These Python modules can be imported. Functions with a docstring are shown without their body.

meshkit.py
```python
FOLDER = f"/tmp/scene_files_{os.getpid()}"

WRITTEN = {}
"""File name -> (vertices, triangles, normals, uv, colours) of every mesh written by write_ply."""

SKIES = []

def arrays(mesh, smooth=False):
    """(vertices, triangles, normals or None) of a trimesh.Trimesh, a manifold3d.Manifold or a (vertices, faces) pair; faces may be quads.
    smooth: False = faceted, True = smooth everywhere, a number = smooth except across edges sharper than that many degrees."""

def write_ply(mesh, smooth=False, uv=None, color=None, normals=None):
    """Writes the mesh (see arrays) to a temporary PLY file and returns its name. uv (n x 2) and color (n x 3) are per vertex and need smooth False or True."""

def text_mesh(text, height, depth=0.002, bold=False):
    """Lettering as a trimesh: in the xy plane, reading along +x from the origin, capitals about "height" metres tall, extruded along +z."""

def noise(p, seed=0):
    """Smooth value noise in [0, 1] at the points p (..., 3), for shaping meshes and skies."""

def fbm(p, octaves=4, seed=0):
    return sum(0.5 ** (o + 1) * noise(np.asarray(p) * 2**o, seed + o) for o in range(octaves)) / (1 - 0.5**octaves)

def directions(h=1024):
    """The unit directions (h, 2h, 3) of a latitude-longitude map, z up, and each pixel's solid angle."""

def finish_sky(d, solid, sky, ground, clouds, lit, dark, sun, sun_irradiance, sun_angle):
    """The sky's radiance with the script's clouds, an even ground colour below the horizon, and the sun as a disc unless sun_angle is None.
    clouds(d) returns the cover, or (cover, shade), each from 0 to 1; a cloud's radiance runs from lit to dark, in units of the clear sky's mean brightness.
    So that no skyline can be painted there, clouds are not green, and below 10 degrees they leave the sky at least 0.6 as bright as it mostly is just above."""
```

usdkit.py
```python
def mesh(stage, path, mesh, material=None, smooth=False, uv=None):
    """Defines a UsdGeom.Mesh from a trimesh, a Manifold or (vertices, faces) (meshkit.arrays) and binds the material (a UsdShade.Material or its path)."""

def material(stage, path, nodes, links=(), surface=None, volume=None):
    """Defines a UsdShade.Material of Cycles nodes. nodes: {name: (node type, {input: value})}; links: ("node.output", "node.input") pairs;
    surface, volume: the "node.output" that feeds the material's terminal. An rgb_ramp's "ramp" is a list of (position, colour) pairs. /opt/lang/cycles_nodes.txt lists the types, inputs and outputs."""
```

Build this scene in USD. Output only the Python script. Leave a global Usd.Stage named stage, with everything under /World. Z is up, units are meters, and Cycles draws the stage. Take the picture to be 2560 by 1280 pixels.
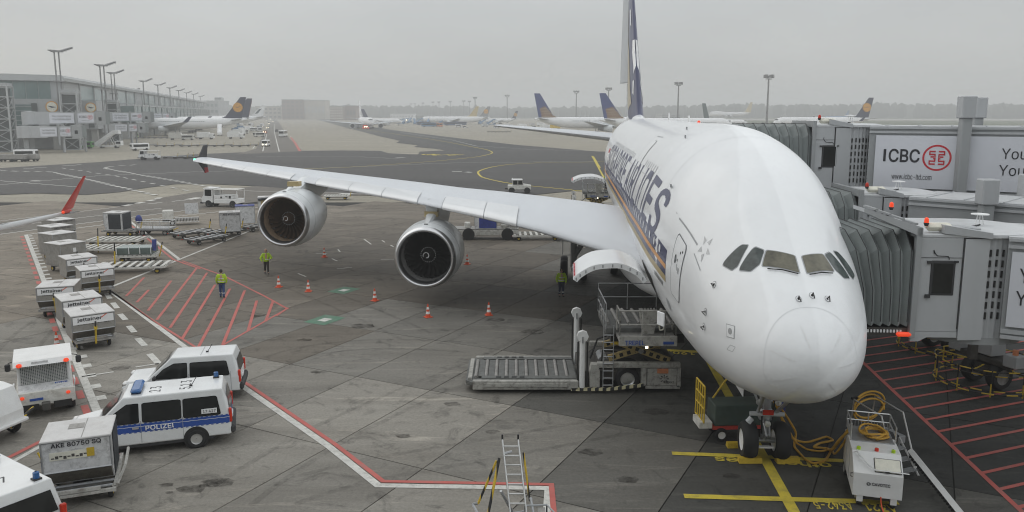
import math, random
import numpy as np, trimesh, usdkit, meshkit
from pxr import Usd, UsdGeom, UsdLux, UsdShade, Gf, Sdf
from scipy.interpolate import PchipInterpolator as PC
from shapely.geometry import Polygon
stage = Usd.Stage.CreateInMemory()
UsdGeom.SetStageUpAxis(stage, 'Z'); UsdGeom.SetStageMetersPerUnit(stage, 1.0)
UsdGeom.Xform.Define(stage, '/World'); UsdGeom.Scope.Define(stage, '/World/Looks')
PI = math.pi
# ---- camera: at a terminal window 11.3 m above the apron, looking along +y, tilted 9 degrees down
FPX, CY, CAMH, PIT = 2000.0, 600.0, 11.3, math.atan(318 / 2000.0)
cam = UsdGeom.Camera.Define(stage, '/World/camera')
cam.AddTranslateOp().Set((0, 0, CAMH)); cam.AddRotateXOp().Set(90 - math.degrees(PIT))
cam.CreateHorizontalApertureAttr(36.0); cam.CreateVerticalApertureAttr(18.0)
cam.CreateFocalLengthAttr(36.0 * FPX / 2560); cam.CreateVerticalApertureOffsetAttr(-40 / 2560 * 36)
cam.CreateClippingRangeAttr((0.1, 20000.0)); cam.CreateFStopAttr(0.0)
cam.CreateExposureAttr(0.17)
HAZE = 0.00066
# ---- sky: overcast cloud layer over a physical sky; soft weak sun behind the clouds, high on the left
SUN_EL, SUN_AZ = math.radians(35), math.radians(-60)
sky = UsdLux.DomeLight.Define(stage, '/World/sky')
skm = usdkit.material(stage, '/World/Looks/sky', {     # overcast: about three times as bright overhead as at the horizon, faint cloud texture
    'sky': ('sky_texture', {'sky_type': 'single_scattering', 'sun_disc': False, 'sun_elevation': SUN_EL, 'sun_rotation': SUN_AZ, 'aerosol_density': 2.0}),
    'tc': ('texture_coordinate', {}), 'xyz': ('separate_xyz', {}), 'mp': ('mapping', {'mapping_type': 'point', 'scale': (1, 1, 3.5)}), 'nz': ('noise_texture', {'scale': 2.2, 'detail': 5.0, 'roughness': .55}),
    'rn': ('rgb_ramp', {'ramp': [(.3, (.90, .905, .91)), (.7, (1.08, 1.08, 1.075))]}),
    'rp': ('rgb_ramp', {'ramp': [(0, (4.5, 4.56, 4.5)), (.14, (5.2, 5.32, 5.33)), (.4, (6.6, 6.8, 6.85)), (1.0, (8.7, 9.0, 9.1))]}),
    'ml': ('mix_color', {'blend_type': 'multiply', 'fac': 1.0, 'use_clamp': False}), 'mx': ('mix_color', {'blend_type': 'mix', 'fac': 0.92, 'use_clamp': False}),
    'bg': ('background_shader', {'strength': 0.1})},
    [('tc.generated', 'xyz.vector'), ('xyz.z', 'rp.fac'), ('tc.generated', 'mp.vector'), ('mp.vector', 'nz.vector'), ('nz.fac', 'rn.fac'), ('rp.color', 'ml.a'), ('rn.color', 'ml.b'), ('sky.color', 'mx.a'), ('ml.result', 'mx.b'), ('mx.result', 'bg.color')], surface='bg.background')
UsdShade.MaterialBindingAPI.Apply(sky.GetPrim()).Bind(skm)
sky.GetPrim().SetCustomDataByKey('kind', 'structure')
sun = UsdLux.DistantLight.Define(stage, '/World/sun')
sun.CreateIntensityAttr(0.13); sun.CreateNormalizeAttr(True); sun.CreateAngleAttr(70.0); sun.CreateColorAttr((1.0, 0.96, 0.9))
sun.AddRotateZOp().Set(-math.degrees(SUN_AZ)); sun.AddRotateXOp().Set(math.degrees(SUN_EL) - 90)

# ---- helpers
_cp, _sp = math.cos(PIT), math.sin(PIT)
def ray(u, v):
    a, b = (u - 1280) / FPX, (v - CY) / FPX
    return np.array([a, _cp - b * _sp, -_sp - b * _cp])
def G(u, v, z=0.0):                       # the ground point seen at a photo pixel
    d = ray(u, v); t = (z - CAMH) / d[2]; return np.array([d[0] * t, d[1] * t])
def Yp(u, v, Y):                          # the point at distance Y seen at a photo pixel
    d = ray(u, v); t = Y / d[1]; return np.array([d[0] * t, Y, CAMH + d[2] * t])
used = {}
def numbered(path):
    n = used.get(path, -1) + 1; used[path] = n
    return path if n == 0 else '%s_%03d' % (path, n)
def meta(prim, label=None, cat=None, group=None, kind=None):
    for k, x in (('label', label), ('category', cat), ('group', group), ('kind', kind)):
        if x: prim.SetCustomDataByKey(k, x)
def T(name, label=None, cat=None, loc=(0, 0, 0), rz=0.0, group=None, kind=None):
    p = numbered('/World/' + name); x = UsdGeom.Xform.Define(stage, p)
    x.AddTranslateOp().Set(tuple(float(c) for c in loc)); x.AddRotateZOp().Set(math.degrees(rz))
    meta(x.GetPrim(), label, cat, group, kind); return p
def dup(src, name, label, loc, rz=0.0, group=None, cat=None):
    p = T(name, label, cat, loc, rz, group)
    pr = stage.GetPrimAtPath(p); was = stage.GetPrimAtPath(src).GetCustomData()
    if not cat: pr.SetCustomDataByKey('category', was['category'])
    pr.GetReferences().AddInternalReference(src); pr.SetInstanceable(True); return p
def P(parent, name, m, mat, smooth=False, label=None, kind=None):
    p = numbered(parent + '/' + name)
    arr = m.arr() if isinstance(m, MB) else m
    u = usdkit.mesh(stage, p, arr, MATS[mat], smooth=smooth); meta(u.GetPrim(), label=label, kind=kind); return p
def O(name, m, mat, label=None, cat=None, group=None, kind=None, smooth=False):   # a thing (or the setting) that is one mesh
    p = P('/World', name, m, mat, smooth); meta(stage.GetPrimAtPath(p), label, cat, group, kind); return p
def rotz(a): c, s = math.cos(a), math.sin(a); return np.array([[c, -s, 0], [s, c, 0], [0, 0, 1.0]])
_bf = None
def chbox(sx, sy, sz, c):
    global _bf
    c = min(c, sx * .45, sy * .45, sz * .45); pts = []
    for i in (-1, 1):
        for j in (-1, 1):
            for k in (-1, 1):
                pts += [(i * (sx/2 - c), j * (sy/2 - c), k * sz/2), (i * (sx/2 - c), j * sy/2, k * (sz/2 - c)), (i * sx/2, j * (sy/2 - c), k * (sz/2 - c))]
    if _bf is None:
        h = trimesh.convex.convex_hull(np.array([(np.sign(p[0])*(1 if abs(p[0])<sx/2-1e-9 else 1.4), np.sign(p[1])*(1 if abs(p[1])<sy/2-1e-9 else 1.4), np.sign(p[2])*(1 if abs(p[2])<sz/2-1e-9 else 1.4)) for p in pts]))
        src = np.array([(np.sign(p[0])*(1 if abs(p[0])<sx/2-1e-9 else 1.4), np.sign(p[1])*(1 if abs(p[1])<sy/2-1e-9 else 1.4), np.sign(p[2])*(1 if abs(p[2])<sz/2-1e-9 else 1.4)) for p in pts])
        mp = [int(np.argmin(np.linalg.norm(src - v, axis=1))) for v in h.vertices]
        _bf = np.array(mp)[h.faces]
    return np.array(pts), _bf
NTH = 'first second third fourth fifth sixth seventh eighth ninth tenth eleventh twelfth thirteenth fourteenth fifteenth sixteenth seventeenth eighteenth nineteenth twentieth'.split()
class MB:
    def __init__(s): s.v, s.f, s.n = [], [], 0
    def add(s, v, f):
        f = np.asarray(f, int)
        if f.shape[1] == 4: f = np.vstack([f[:, [0, 1, 2]], f[:, [0, 2, 3]]])
        s.v.append(np.asarray(v, float)); s.f.append(f + s.n); s.n += len(v); return s
    def tm(s, m): return s.add(m.vertices, m.faces)
    def arr(s): return np.vstack(s.v), np.vstack(s.f)
    def box(s, c, d, rz=0.0, ch=0.0, R=None):
        if ch: v, f = chbox(*d, ch)
        else:
            v = np.array([(i, j, k) for i in (-.5, .5) for j in (-.5, .5) for k in (-.5, .5)]) * d
            f = [(0, 1, 3, 2), (4, 6, 7, 5), (0, 4, 5, 1), (2, 3, 7, 6), (0, 2, 6, 4), (1, 5, 7, 3)]
        if R is not None: v = v @ np.asarray(R).T
        elif rz: v = v @ rotz(rz).T
        return s.add(v + np.asarray(c, float), f)
    def bb(s, x0, x1, y0, y1, z0, z1, ch=0.0): return s.box(((x0+x1)/2, (y0+y1)/2, (z0+z1)/2), (abs(x1-x0), abs(y1-y0), abs(z1-z0)), ch=ch)
    def cyl(s, a, b, r, r2=None, n=10, cap=True):
        a, b = np.asarray(a, float), np.asarray(b, float); r2 = r if r2 is None else r2
        w = (b - a) / np.linalg.norm(b - a); u = np.cross(w, (0, 0, 1) if abs(w[2]) < .9 else (1, 0, 0)); u /= np.linalg.norm(u); q = np.cross(w, u)
        t = np.arange(n) * 2 * PI / n; ring = np.outer(np.cos(t), u) + np.outer(np.sin(t), q)
        v = np.vstack([a + r * ring, b + r2 * ring, [a, b]]); i = np.arange(n); j = (i + 1) % n
        f = np.vstack([np.stack([i, j, j + n], 1), np.stack([i, j + n, i + n], 1)])
        if cap: f = np.vstack([f, np.stack([j, i, np.full(n, 2*n)], 1), np.stack([i + n, j + n, np.full(n, 2*n + 1)], 1)])
        return s.add(v, f)
    def tube(s, pts, r, n=6):
        pts = np.asarray(pts, float); k = len(pts); tg = np.gradient(pts, axis=0); tg /= np.linalg.norm(tg, axis=1)[:, None] + 1e-12
        ref = np.array((0, 0, 1.0)); u = np.cross(tg, ref); bad = np.linalg.norm(u, axis=1) < .05; u[bad] = np.cross(tg[bad], (1, 0.01, 0)); u /= np.linalg.norm(u, axis=1)[:, None]
        w = np.cross(tg, u); t = np.arange(n) * 2 * PI / n
        v = (pts[:, None] + r * (np.cos(t)[None, :, None] * u[:, None] + np.sin(t)[None, :, None] * w[:, None])).reshape(-1, 3)
        f = [(a*n + i, a*n + (i+1) % n, (a+1)*n + (i+1) % n, (a+1)*n + i) for a in range(k - 1) for i in range(n)]
        return s.add(v, f)
    def bars(s, segs, r, n=6):
        for a, b in segs: s.cyl(a, b, r, n=n)
        return s
    def lathe(s, prof, o, ax, n=24):      # prof: (distance along the axis, radius)
        o, ax = np.asarray(o, float), np.asarray(ax, float) / np.linalg.norm(ax)
        u = np.cross(ax, (0, 0, 1) if abs(ax[2]) < .9 else (1, 0, 0)); u /= np.linalg.norm(u); w = np.cross(ax, u)
        t = np.arange(n) * 2 * PI / n; ring = np.outer(np.cos(t), u) + np.outer(np.sin(t), w)
        v = np.vstack([o + h * ax + max(r, 1e-4) * ring for h, r in prof])
        f = [(a*n + i, a*n + (i+1) % n, (a+1)*n + (i+1) % n, (a+1)*n + i) for a in range(len(prof) - 1) for i in range(n)]
        return s.add(v, f)
    def prism(s, poly, y0, y1, o=(0, 0, 0), rz=0.0, ax='y'):   # polygon in x-z (ax='y'), extruded along y; or in x-y (ax='z') along z
        m = trimesh.creation.extrude_polygon(Polygon(poly), y1 - y0, engine='earcut'); v = np.array(m.vertices); f = np.array(m.faces)
        if ax == 'y': v = np.stack([v[:, 0], y0 + v[:, 2], v[:, 1]], 1); f = f[:, ::-1]
        elif ax == 'x': v = np.stack([y0 + v[:, 2], v[:, 0], v[:, 1]], 1)
        else: v = v + (0, 0, y0)
        return s.add(v @ rotz(rz).T + np.asarray(o, float), f)
    def grid(s, pts, closed=False):       # pts [a, b, 3]
        a, b, _ = pts.shape; f = []
        for i in range(a - 1):
            for j in range(b if closed else b - 1): f.append((i*b + j, i*b + (j+1) % b, (i+1)*b + (j+1) % b, (i+1)*b + j))
        return s.add(pts.reshape(-1, 3), f)
    def text(s, txt, h, o, xd, yd, depth=.006, bold=False, width=None, center=False):
        m = meshkit.text_mesh(txt.replace('I', 'l') if txt in ('ICBC', 'POLIZEI', 'UNITED') else txt, h, depth, bold); v = np.array(m.vertices); w = v[:, 0].max()
        if width: v[:, 0] *= width / w; w = width
        if center: v[:, 0] -= w / 2
        xd, yd = np.asarray(xd, float), np.asarray(yd, float)
        return s.add(np.asarray(o, float) + np.outer(v[:, 0], xd) + np.outer(v[:, 1], yd) + np.outer(v[:, 2], np.cross(xd, yd)), m.faces)
    def poly(s, pts):                     # a convex flat face
        k = len(pts); return s.add(pts, [(0, i, i + 1) for i in range(1, k - 1)])
    def xf(s, R=None, o=(0, 0, 0)):
        s.v = [(v @ np.asarray(R).T if R is not None else v) + np.asarray(o, float) for v in s.v]; return s
def disc(c, ax, r, n=20, sx=1.0):
    m = MB(); m.lathe([(0, 0), (0, r)], c, ax, n); return m
def smoothpath(pts, per=6):
    pts = np.asarray(pts, float); k = np.arange(len(pts)); t = np.linspace(0, len(pts) - 1, (len(pts) - 1) * per + 1)
    return np.stack([PC(k, pts[:, i])(t) for i in range(pts.shape[1])], 1)
# ---- materials
MATS = {}
def mat(name, col, rough=.5, metal=0.0, var=.12, scale=2.5, dirt=0.0, dirtcol=(.09, .075, .06), coat=0.0, bump=0.0, bscale=30., spec=.5, pos=False, emit=0.0, stretch=(1, 1, 1), trans=0.0):
    col = np.array(col, float); n = {'tc': ('texture_coordinate', {}), 'g': ('geometry', {}), 'mp': ('mapping', {'mapping_type': 'point', 'scale': stretch}),
        'nz': ('noise_texture', {'scale': scale, 'detail': 6.0, 'roughness': .62}),
        'rp': ('rgb_ramp', {'ramp': [(.32, tuple(col * (1 - var))), (.68, tuple(np.minimum(col * (1 + var), .95)))]}),
        'p': ('principled_bsdf', {'roughness': rough, 'metallic': metal, 'coat_weight': coat, 'coat_roughness': .08, 'specular_ior_level': spec, 'transmission_weight': trans})}
    l = [('g.position' if pos else 'tc.object', 'mp.vector'), ('mp.vector', 'nz.vector'), ('nz.fac', 'rp.fac')]
    src = 'rp.color'
    if dirt:
        n['nd'] = ('noise_texture', {'scale': scale * 1.7, 'detail': 8.0, 'roughness': .7, 'distortion': .4}); n['rd'] = ('rgb_ramp', {'ramp': [(.48, (0, 0, 0)), (.72, (dirt,) * 3)]})
        n['mx'] = ('mix_color', {'blend_type': 'mix', 'b': dirtcol}); l += [('mp.vector', 'nd.vector'), ('nd.fac', 'rd.fac'), ('rd.color', 'mx.fac'), (src, 'mx.a')]; src = 'mx.result'
    l.append((src, 'p.base_color'))
    if bump:
        n['nb'] = ('noise_texture', {'scale': bscale, 'detail': 4.0}); n['bp'] = ('bump', {'strength': bump, 'distance': .02}); l += [('mp.vector', 'nb.vector'), ('nb.fac', 'bp.height'), ('bp.normal', 'p.normal')]
    if emit: n['p'][1].update(emission_color=tuple(col), emission_strength=emit)
    MATS[name] = usdkit.material(stage, '/World/Looks/' + name, n, l, surface='p.BSDF')
def stripes(name, a, b, period, direction, rough=.5):
    MATS[name] = usdkit.material(stage, '/World/Looks/' + name, {'tc': ('texture_coordinate', {}), 'mp': ('mapping', {'mapping_type': 'point', 'rotation': direction}),
        'sx': ('separate_xyz', {}), 'm': ('math', {'math_type': 'floored_modulo', 'value2': period}), 'lt': ('math', {'math_type': 'less_than', 'value2': period / 2}),
        'mx': ('mix_color', {'blend_type': 'mix', 'a': a, 'b': b}), 'p': ('principled_bsdf', {'roughness': rough})},
        [('tc.object', 'mp.vector'), ('mp.vector', 'sx.vector'), ('sx.x', 'm.value1'), ('m.value', 'lt.value1'), ('lt.value', 'mx.fac'), ('mx.result', 'p.base_color')], surface='p.BSDF')
mat('plane_white', (.80, .81, .82), .28, var=.02, scale=.6, coat=.35, dirt=.10, dirtcol=(.5, .5, .49))
mat('far_white', (.78, .78, .78), .4, var=.02)
mat('plane_grey', (.50, .52, .54), .4, var=.03, scale=.6, dirt=.12, dirtcol=(.3, .3, .3))
mat('wing_grey', (.60, .62, .65), .38, var=.03, scale=.4, stretch=(.3, 1, 1))
mat('slat', (.68, .69, .70), .3, .25, var=.03, scale=.4)
mat('nacelle', (.66, .68, .69), .33, var=.03, scale=.5, coat=.2)
mat('lip', (.66, .66, .67), .28, 1.0, var=.04)
mat('duct', (.20, .195, .19), .5, .2, var=.06)
mat('fan', (.022, .021, .020), .4, .4, var=.1)
mat('black', (.015, .015, .015), .5)
mat('rubber', (.018, .018, .019), .75, var=.25, dirt=.15, dirtcol=(.06, .055, .05))
mat('navy', (.028, .032, .085), .35, var=.05, coat=.2)
mat('letter_navy', (.075, .08, .14), .4, var=.04)
mat('fin_gold', (.46, .41, .31), .45, var=.05)
mat('gold', (.42, .33, .17), .4, var=.05)
mat('orange_stripe', (.62, .30, .10), .4, var=.05)
mat('pane_dark', (.02, .025, .027), .08, var=.1, spec=.8)
mat('fence_dark', (.03, .03, .034), .45)
mat('skin_line', (.58, .59, .60), .45, var=.02)
mat('door_line', (.17, .18, .19), .5)
mat('windscreen_glass', (.105, .098, .070), .1, var=.45, scale=2.5, spec=.5)  # brownish reflection put into the pane colour
mat('cockpit_glass', (.048, .058, .056), .09, var=.4, scale=4, spec=.4)
mat('line_grey', (.33, .34, .35), .5)
mat('seam', (.68, .69, .70), .4, var=.02)
mat('steel', (.40, .41, .42), .4, .7, var=.1, dirt=.2)
mat('alu', (.62, .62, .61), .35, .85, var=.08)
mat('bridge_grey', (.30, .31, .315), .5, var=.05, scale=.8, dirt=.16, dirtcol=(.2, .2, .19), stretch=(1, 1, .25))
mat('bridge_light', (.40, .41, .42), .5, var=.05, scale=.8, dirt=.2, dirtcol=(.26, .26, .25), stretch=(1, 1, .2))
mat('bridge_roof', (.52, .53, .54), .55, var=.08, scale=.7, dirt=.3, dirtcol=(.36, .35, .34))
mat('bellows', (.20, .22, .217), .65, var=.12, scale=1.2, dirt=.3, dirtcol=(.09, .1, .1), stretch=(1, 1, .2))
mat('sign_white', (.60, .61, .65), .45, var=.03, scale=.5)
mat('print_black', (.02, .02, .025), .5)
mat('print_red', (.50, .03, .04), .5)
mat('cream', (.72, .70, .60), .45)
mat('paint_white', (.74, .74, .73), .4, var=.05, scale=1.5, dirt=.15, dirtcol=(.5, .47, .42), coat=.2)
mat('car_white', (.71, .72, .72), .25, var=.03, scale=1.2, coat=.5, dirt=.22, dirtcol=(.5, .48, .45))
mat('old_white', (.62, .61, .57), .5, var=.10, scale=2, dirt=.55, dirtcol=(.22, .19, .15))
mat('worn_white', (.45, .44, .41), .5, var=.12, scale=2.2, dirt=.8, dirtcol=(.12, .10, .08))
mat('container_alu', (.31, .30, .28), .42, .35, var=.14, scale=2.4, dirt=.5, dirtcol=(.17, .14, .11), bump=.25, bscale=5)
mat('dirty_alu', (.16, .145, .12), .5, .4, var=.25, scale=3, dirt=.6)
mat('container_white', (.62, .62, .62), .45, var=.12, scale=3.2, dirt=.8, dirtcol=(.22, .215, .215), bump=.2, bscale=4)
mat('container_lid', (.62, .61, .60), .5, var=.08, scale=1.6, dirt=.4, dirtcol=(.40, .36, .33))
mat('curtain', (.028, .031, .036), .6, var=.2, scale=4, bump=.4, bscale=6)
mat('curtain_blue', (.035, .05, .22), .6, var=.2, scale=4, bump=.4, bscale=6)
mat('dolly_grey', (.30, .29, .275), .5, .2, var=.15, scale=3, dirt=.6, dirtcol=(.10, .085, .07))
mat('loader_white', (.40, .39, .36), .55, var=.15, scale=3, dirt=.8, dirtcol=(.07, .06, .05))  # white paint with heavy dirt, darkened further to stand for shade
mat('duct_brown', (.30, .215, .145), .5, .2, var=.06)  # reflected brown tint painted into the outboard duct colour
mat('fan_brown', (.085, .052, .030), .45, .3, var=.1)  # same reflected brown painted into the outboard fan and spinner
mat('loader_grey', (.13, .133, .127), .55, .2, var=.25, scale=3, dirt=.6, dirtcol=(.08, .07, .06))  # platform grey darkened to stand for the shade on the loader
mat('dolly_dark', (.07, .066, .06), .6, .2, var=.25, dirt=.3)
mat('yellow', (.58, .40, .03), .5, var=.1, dirt=.35, dirtcol=(.2, .14, .03))
mat('hose_yellow', (.55, .31, .04), .55, var=.1)
mat('police_blue', (.02, .07, .30), .35, var=.03, coat=.3)
mat('beacon_blue', (.02, .10, .28), .15, spec=.8)
mat('glass_dark', (.010, .011, .011), .08, var=.4, scale=2, spec=.35)
mat('glass_green', (.10, .13, .12), .1, var=.2, spec=.8)
mat('plastic_black', (.03, .03, .032), .55)
mat('tail_red', (.35, .02, .02), .3)
mat('wing_red', (.60, .07, .06), .35, var=.04, coat=.3)
mat('cone_orange', (.68, .09, .03), .5, var=.08, dirt=.2)
mat('cone_white', (.78, .78, .76), .45)
mat('hivis', (.42, .62, .02), .6, var=.1, scale=6)
mat('hivis_tape', (.62, .63, .60), .35)
mat('cloth_navy', (.02, .028, .06), .8, var=.15, scale=6)
mat('cloth_blue', (.03, .06, .17), .8, var=.15, scale=6)
mat('cloth_dark', (.035, .028, .022), .8, var=.15, scale=6)
mat('skin', (.45, .28, .2), .55)
mat('hair', (.02, .016, .014), .7)
mat('shoe', (.02, .02, .02), .6)
mat('concrete_wall', (.34, .335, .32), .7, var=.06)
mat('terminal_panel', (.36, .37, .375), .45, var=.04, scale=.1)
mat('terminal_glass', (.13, .18, .175), .15, var=.15, scale=.15, spec=.7)
mat('terminal_dark', (.07, .08, .08), .3, var=.2, scale=.2)
mat('roof_grey', (.42, .43, .43), .6, var=.06, scale=.1)
mat('mast', (.24, .24, .24), .5, .3)
mat('brick_far', (.24, .17, .14), .8, var=.06, scale=.1)
mat('beige_far', (.46, .42, .36), .8, var=.05, scale=.1)
mat('crane_yellow', (.62, .30, .03), .5)
mat('tail_lh', (.024, .028, .06), .4)
mat('tail_ua', (.03, .05, .19), .4)
mat('tail_ua_globe', (.22, .12, .07), .4)
mat('globe_line', (.66, .58, .42), .5)
mat('tail_condor', (.55, .42, .18), .5)
mat('tail_condor_grey', (.26, .26, .27), .5)
mat('tail_green', (.03, .06, .06), .4)
mat('bus_blue', (.03, .06, .16), .35)
mat('stair_blue', (.10, .20, .34), .5, var=.1)
mat('truck_green', (.10, .30, .08), .5)
mat('equip_green', (.06, .085, .075), .5, var=.1, dirt=.25)
mat('red_lens', (.55, .03, .01), .25)
mat('lamp_red', (.62, .05, .015), .3, emit=.75)
mat('lamp_warm', (1.0, .88, .62), .3, emit=3.5)
mat('lamp_green', (.2, 1.0, .6), .3, emit=1.2)
mat('foliage', (.045, .055, .032), .9, var=.4, scale=.05)
mat('grass', (.085, .10, .045), .95, var=.3, scale=.02, pos=True)
mat('yellow_paint', (.58, .46, .05), .7, var=.1, scale=1.2, dirt=.55, dirtcol=(.12, .11, .08), pos=True)
mat('white_paint', (.62, .61, .57), .7, var=.10, scale=2.2, dirt=.75, dirtcol=(.26, .245, .22), pos=True)
mat('red_paint', (.50, .12, .10), .7, var=.1, scale=1.0, dirt=.5, dirtcol=(.25, .2, .18), pos=True)
mat('green_paint', (.085, .20, .13), .7, var=.15, scale=1.5, dirt=.75, dirtcol=(.2, .2, .18), pos=True)
mat('orange_far', (.6, .22, .1), .6)
mat('hazard_arm', (.50, .38, .16), .5, dirt=.4)
stripes('hazard', (.02, .02, .02), (.62, .42, .04), .22, (0, 0, 0))
stripes('hazard_white', (.03, .03, .03), (.6, .55, .35), .22, (0, 0, .785))
stripes('red_white', (.7, .7, .68), (.5, .04, .04), .3, (0, .7, 0))
# ================= ground =================
def ground_mat(name, col, dark, streak=(.06, .5, 1), rnd=.0, rough=.8, sheen=.3, fine=.18, patch=.05):
    col, dark = np.array(col, float), np.array(dark, float)
    MATS[name] = usdkit.material(stage, '/World/Looks/' + name, {
        'g': ('geometry', {}), 'oi': ('object_info', {}),
        'm1': ('mapping', {'mapping_type': 'point', 'rotation': (0, 0, -.25), 'scale': streak}), 'n1': ('noise_texture', {'scale': 1.0, 'detail': 7.0, 'roughness': .62, 'distortion': .5}),
        'r1': ('rgb_ramp', {'ramp': [(.33, (0, 0, 0)), (.7, (1, 1, 1))]}),
        'n2': ('noise_texture', {'scale': patch, 'detail': 5.0, 'roughness': .6}), 'r2': ('rgb_ramp', {'ramp': [(.35, (0, 0, 0)), (.65, (1, 1, 1))]}),
        'n3': ('noise_texture', {'scale': 9.0, 'detail': 8.0, 'roughness': .8}), 'r3': ('rgb_ramp', {'ramp': [(.3, (1 - fine,) * 3), (.7, (1 + fine,) * 3)]}),
        'n4': ('noise_texture', {'scale': .75, 'detail': 9.0, 'roughness': .72, 'distortion': 1.2}), 'r4': ('rgb_ramp', {'ramp': [(.54, (1, 1, 1)), (.66, (.45, .45, .45))]}),
        'n5': ('noise_texture', {'scale': 2.0, 'detail': 9.0, 'roughness': .75, 'distortion': .8}), 'r5': ('rgb_ramp', {'ramp': [(.55, (1, 1, 1)), (.68, (1.75, 1.72, 1.68))]}),
        'a': ('mix_color', {'blend_type': 'mix', 'a': col, 'b': dark}), 'b': ('mix_color', {'blend_type': 'mix', 'b': tuple((col * .4 + dark * .6) * (1.02, 1, .96))}),
        'f2': ('math', {'math_type': 'multiply', 'value2': .45}), 'sepr': ('rgb_to_bw', {}),
        'c': ('mix_color', {'blend_type': 'multiply', 'fac': 1.0, 'use_clamp': False}), 'd': ('mix_color', {'blend_type': 'multiply', 'fac': .8, 'use_clamp': False}), 'e': ('mix_color', {'blend_type': 'multiply', 'fac': .8, 'use_clamp': False}),
        'rv': ('rgb_ramp', {'ramp': [(0, (1 - rnd,) * 3), (1, (1 + rnd,) * 3)]}), 'h': ('mix_color', {'blend_type': 'multiply', 'fac': 1.0, 'use_clamp': False}),
        'bp': ('bump', {'strength': .25, 'distance': .01}),
        'p': ('principled_bsdf', {'roughness': rough, 'specular_ior_level': sheen})},
        [('g.position', 'm1.vector'), ('m1.vector', 'n1.vector'), ('n1.fac', 'r1.fac'), ('r1.color', 'a.fac'), ('g.position', 'n2.vector'), ('n2.fac', 'r2.fac'), ('r2.color', 'sepr.color'), ('sepr.val', 'f2.value1'), ('f2.value', 'b.fac'), ('a.result', 'b.a'),
         ('g.position', 'n3.vector'), ('n3.fac', 'r3.fac'), ('b.result', 'c.a'), ('r3.color', 'c.b'), ('g.position', 'n4.vector'), ('n4.fac', 'r4.fac'), ('c.result', 'd.a'), ('r4.color', 'd.b'),
         ('m1.vector', 'n5.vector'), ('n5.fac', 'r5.fac'), ('d.result', 'e.a'), ('r5.color', 'e.b'), ('oi.random', 'rv.fac'), ('e.result', 'h.a'), ('rv.color', 'h.b'), ('h.result', 'p.base_color'), ('n3.fac', 'bp.height'), ('bp.normal', 'p.normal')], surface='p.BSDF')
ground_mat('concrete_far', (.345, .316, .258), (.285, .26, .211), (.02, .12, 1), patch=.01)
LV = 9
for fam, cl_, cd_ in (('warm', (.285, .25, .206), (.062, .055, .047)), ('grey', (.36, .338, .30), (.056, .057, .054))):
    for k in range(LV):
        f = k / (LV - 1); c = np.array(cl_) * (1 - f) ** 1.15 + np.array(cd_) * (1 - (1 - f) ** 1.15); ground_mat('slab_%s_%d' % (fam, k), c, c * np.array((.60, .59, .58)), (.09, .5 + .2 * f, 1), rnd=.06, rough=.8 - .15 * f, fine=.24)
ground_mat('joint', (.03, .028, .025), (.02, .019, .018))
ground_mat('asphalt', (.066, .062, .059), (.034, .032, .031), (.010, .10, 1), patch=.02, rough=.65)
ground_mat('asphalt_lane', (.075, .078, .078), (.045, .046, .046), (.01, .06, 1), patch=.02)
ground_mat('road_asphalt', (.19, .173, .152), (.14, .128, .114), (.03, .2, 1), patch=.03)
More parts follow.
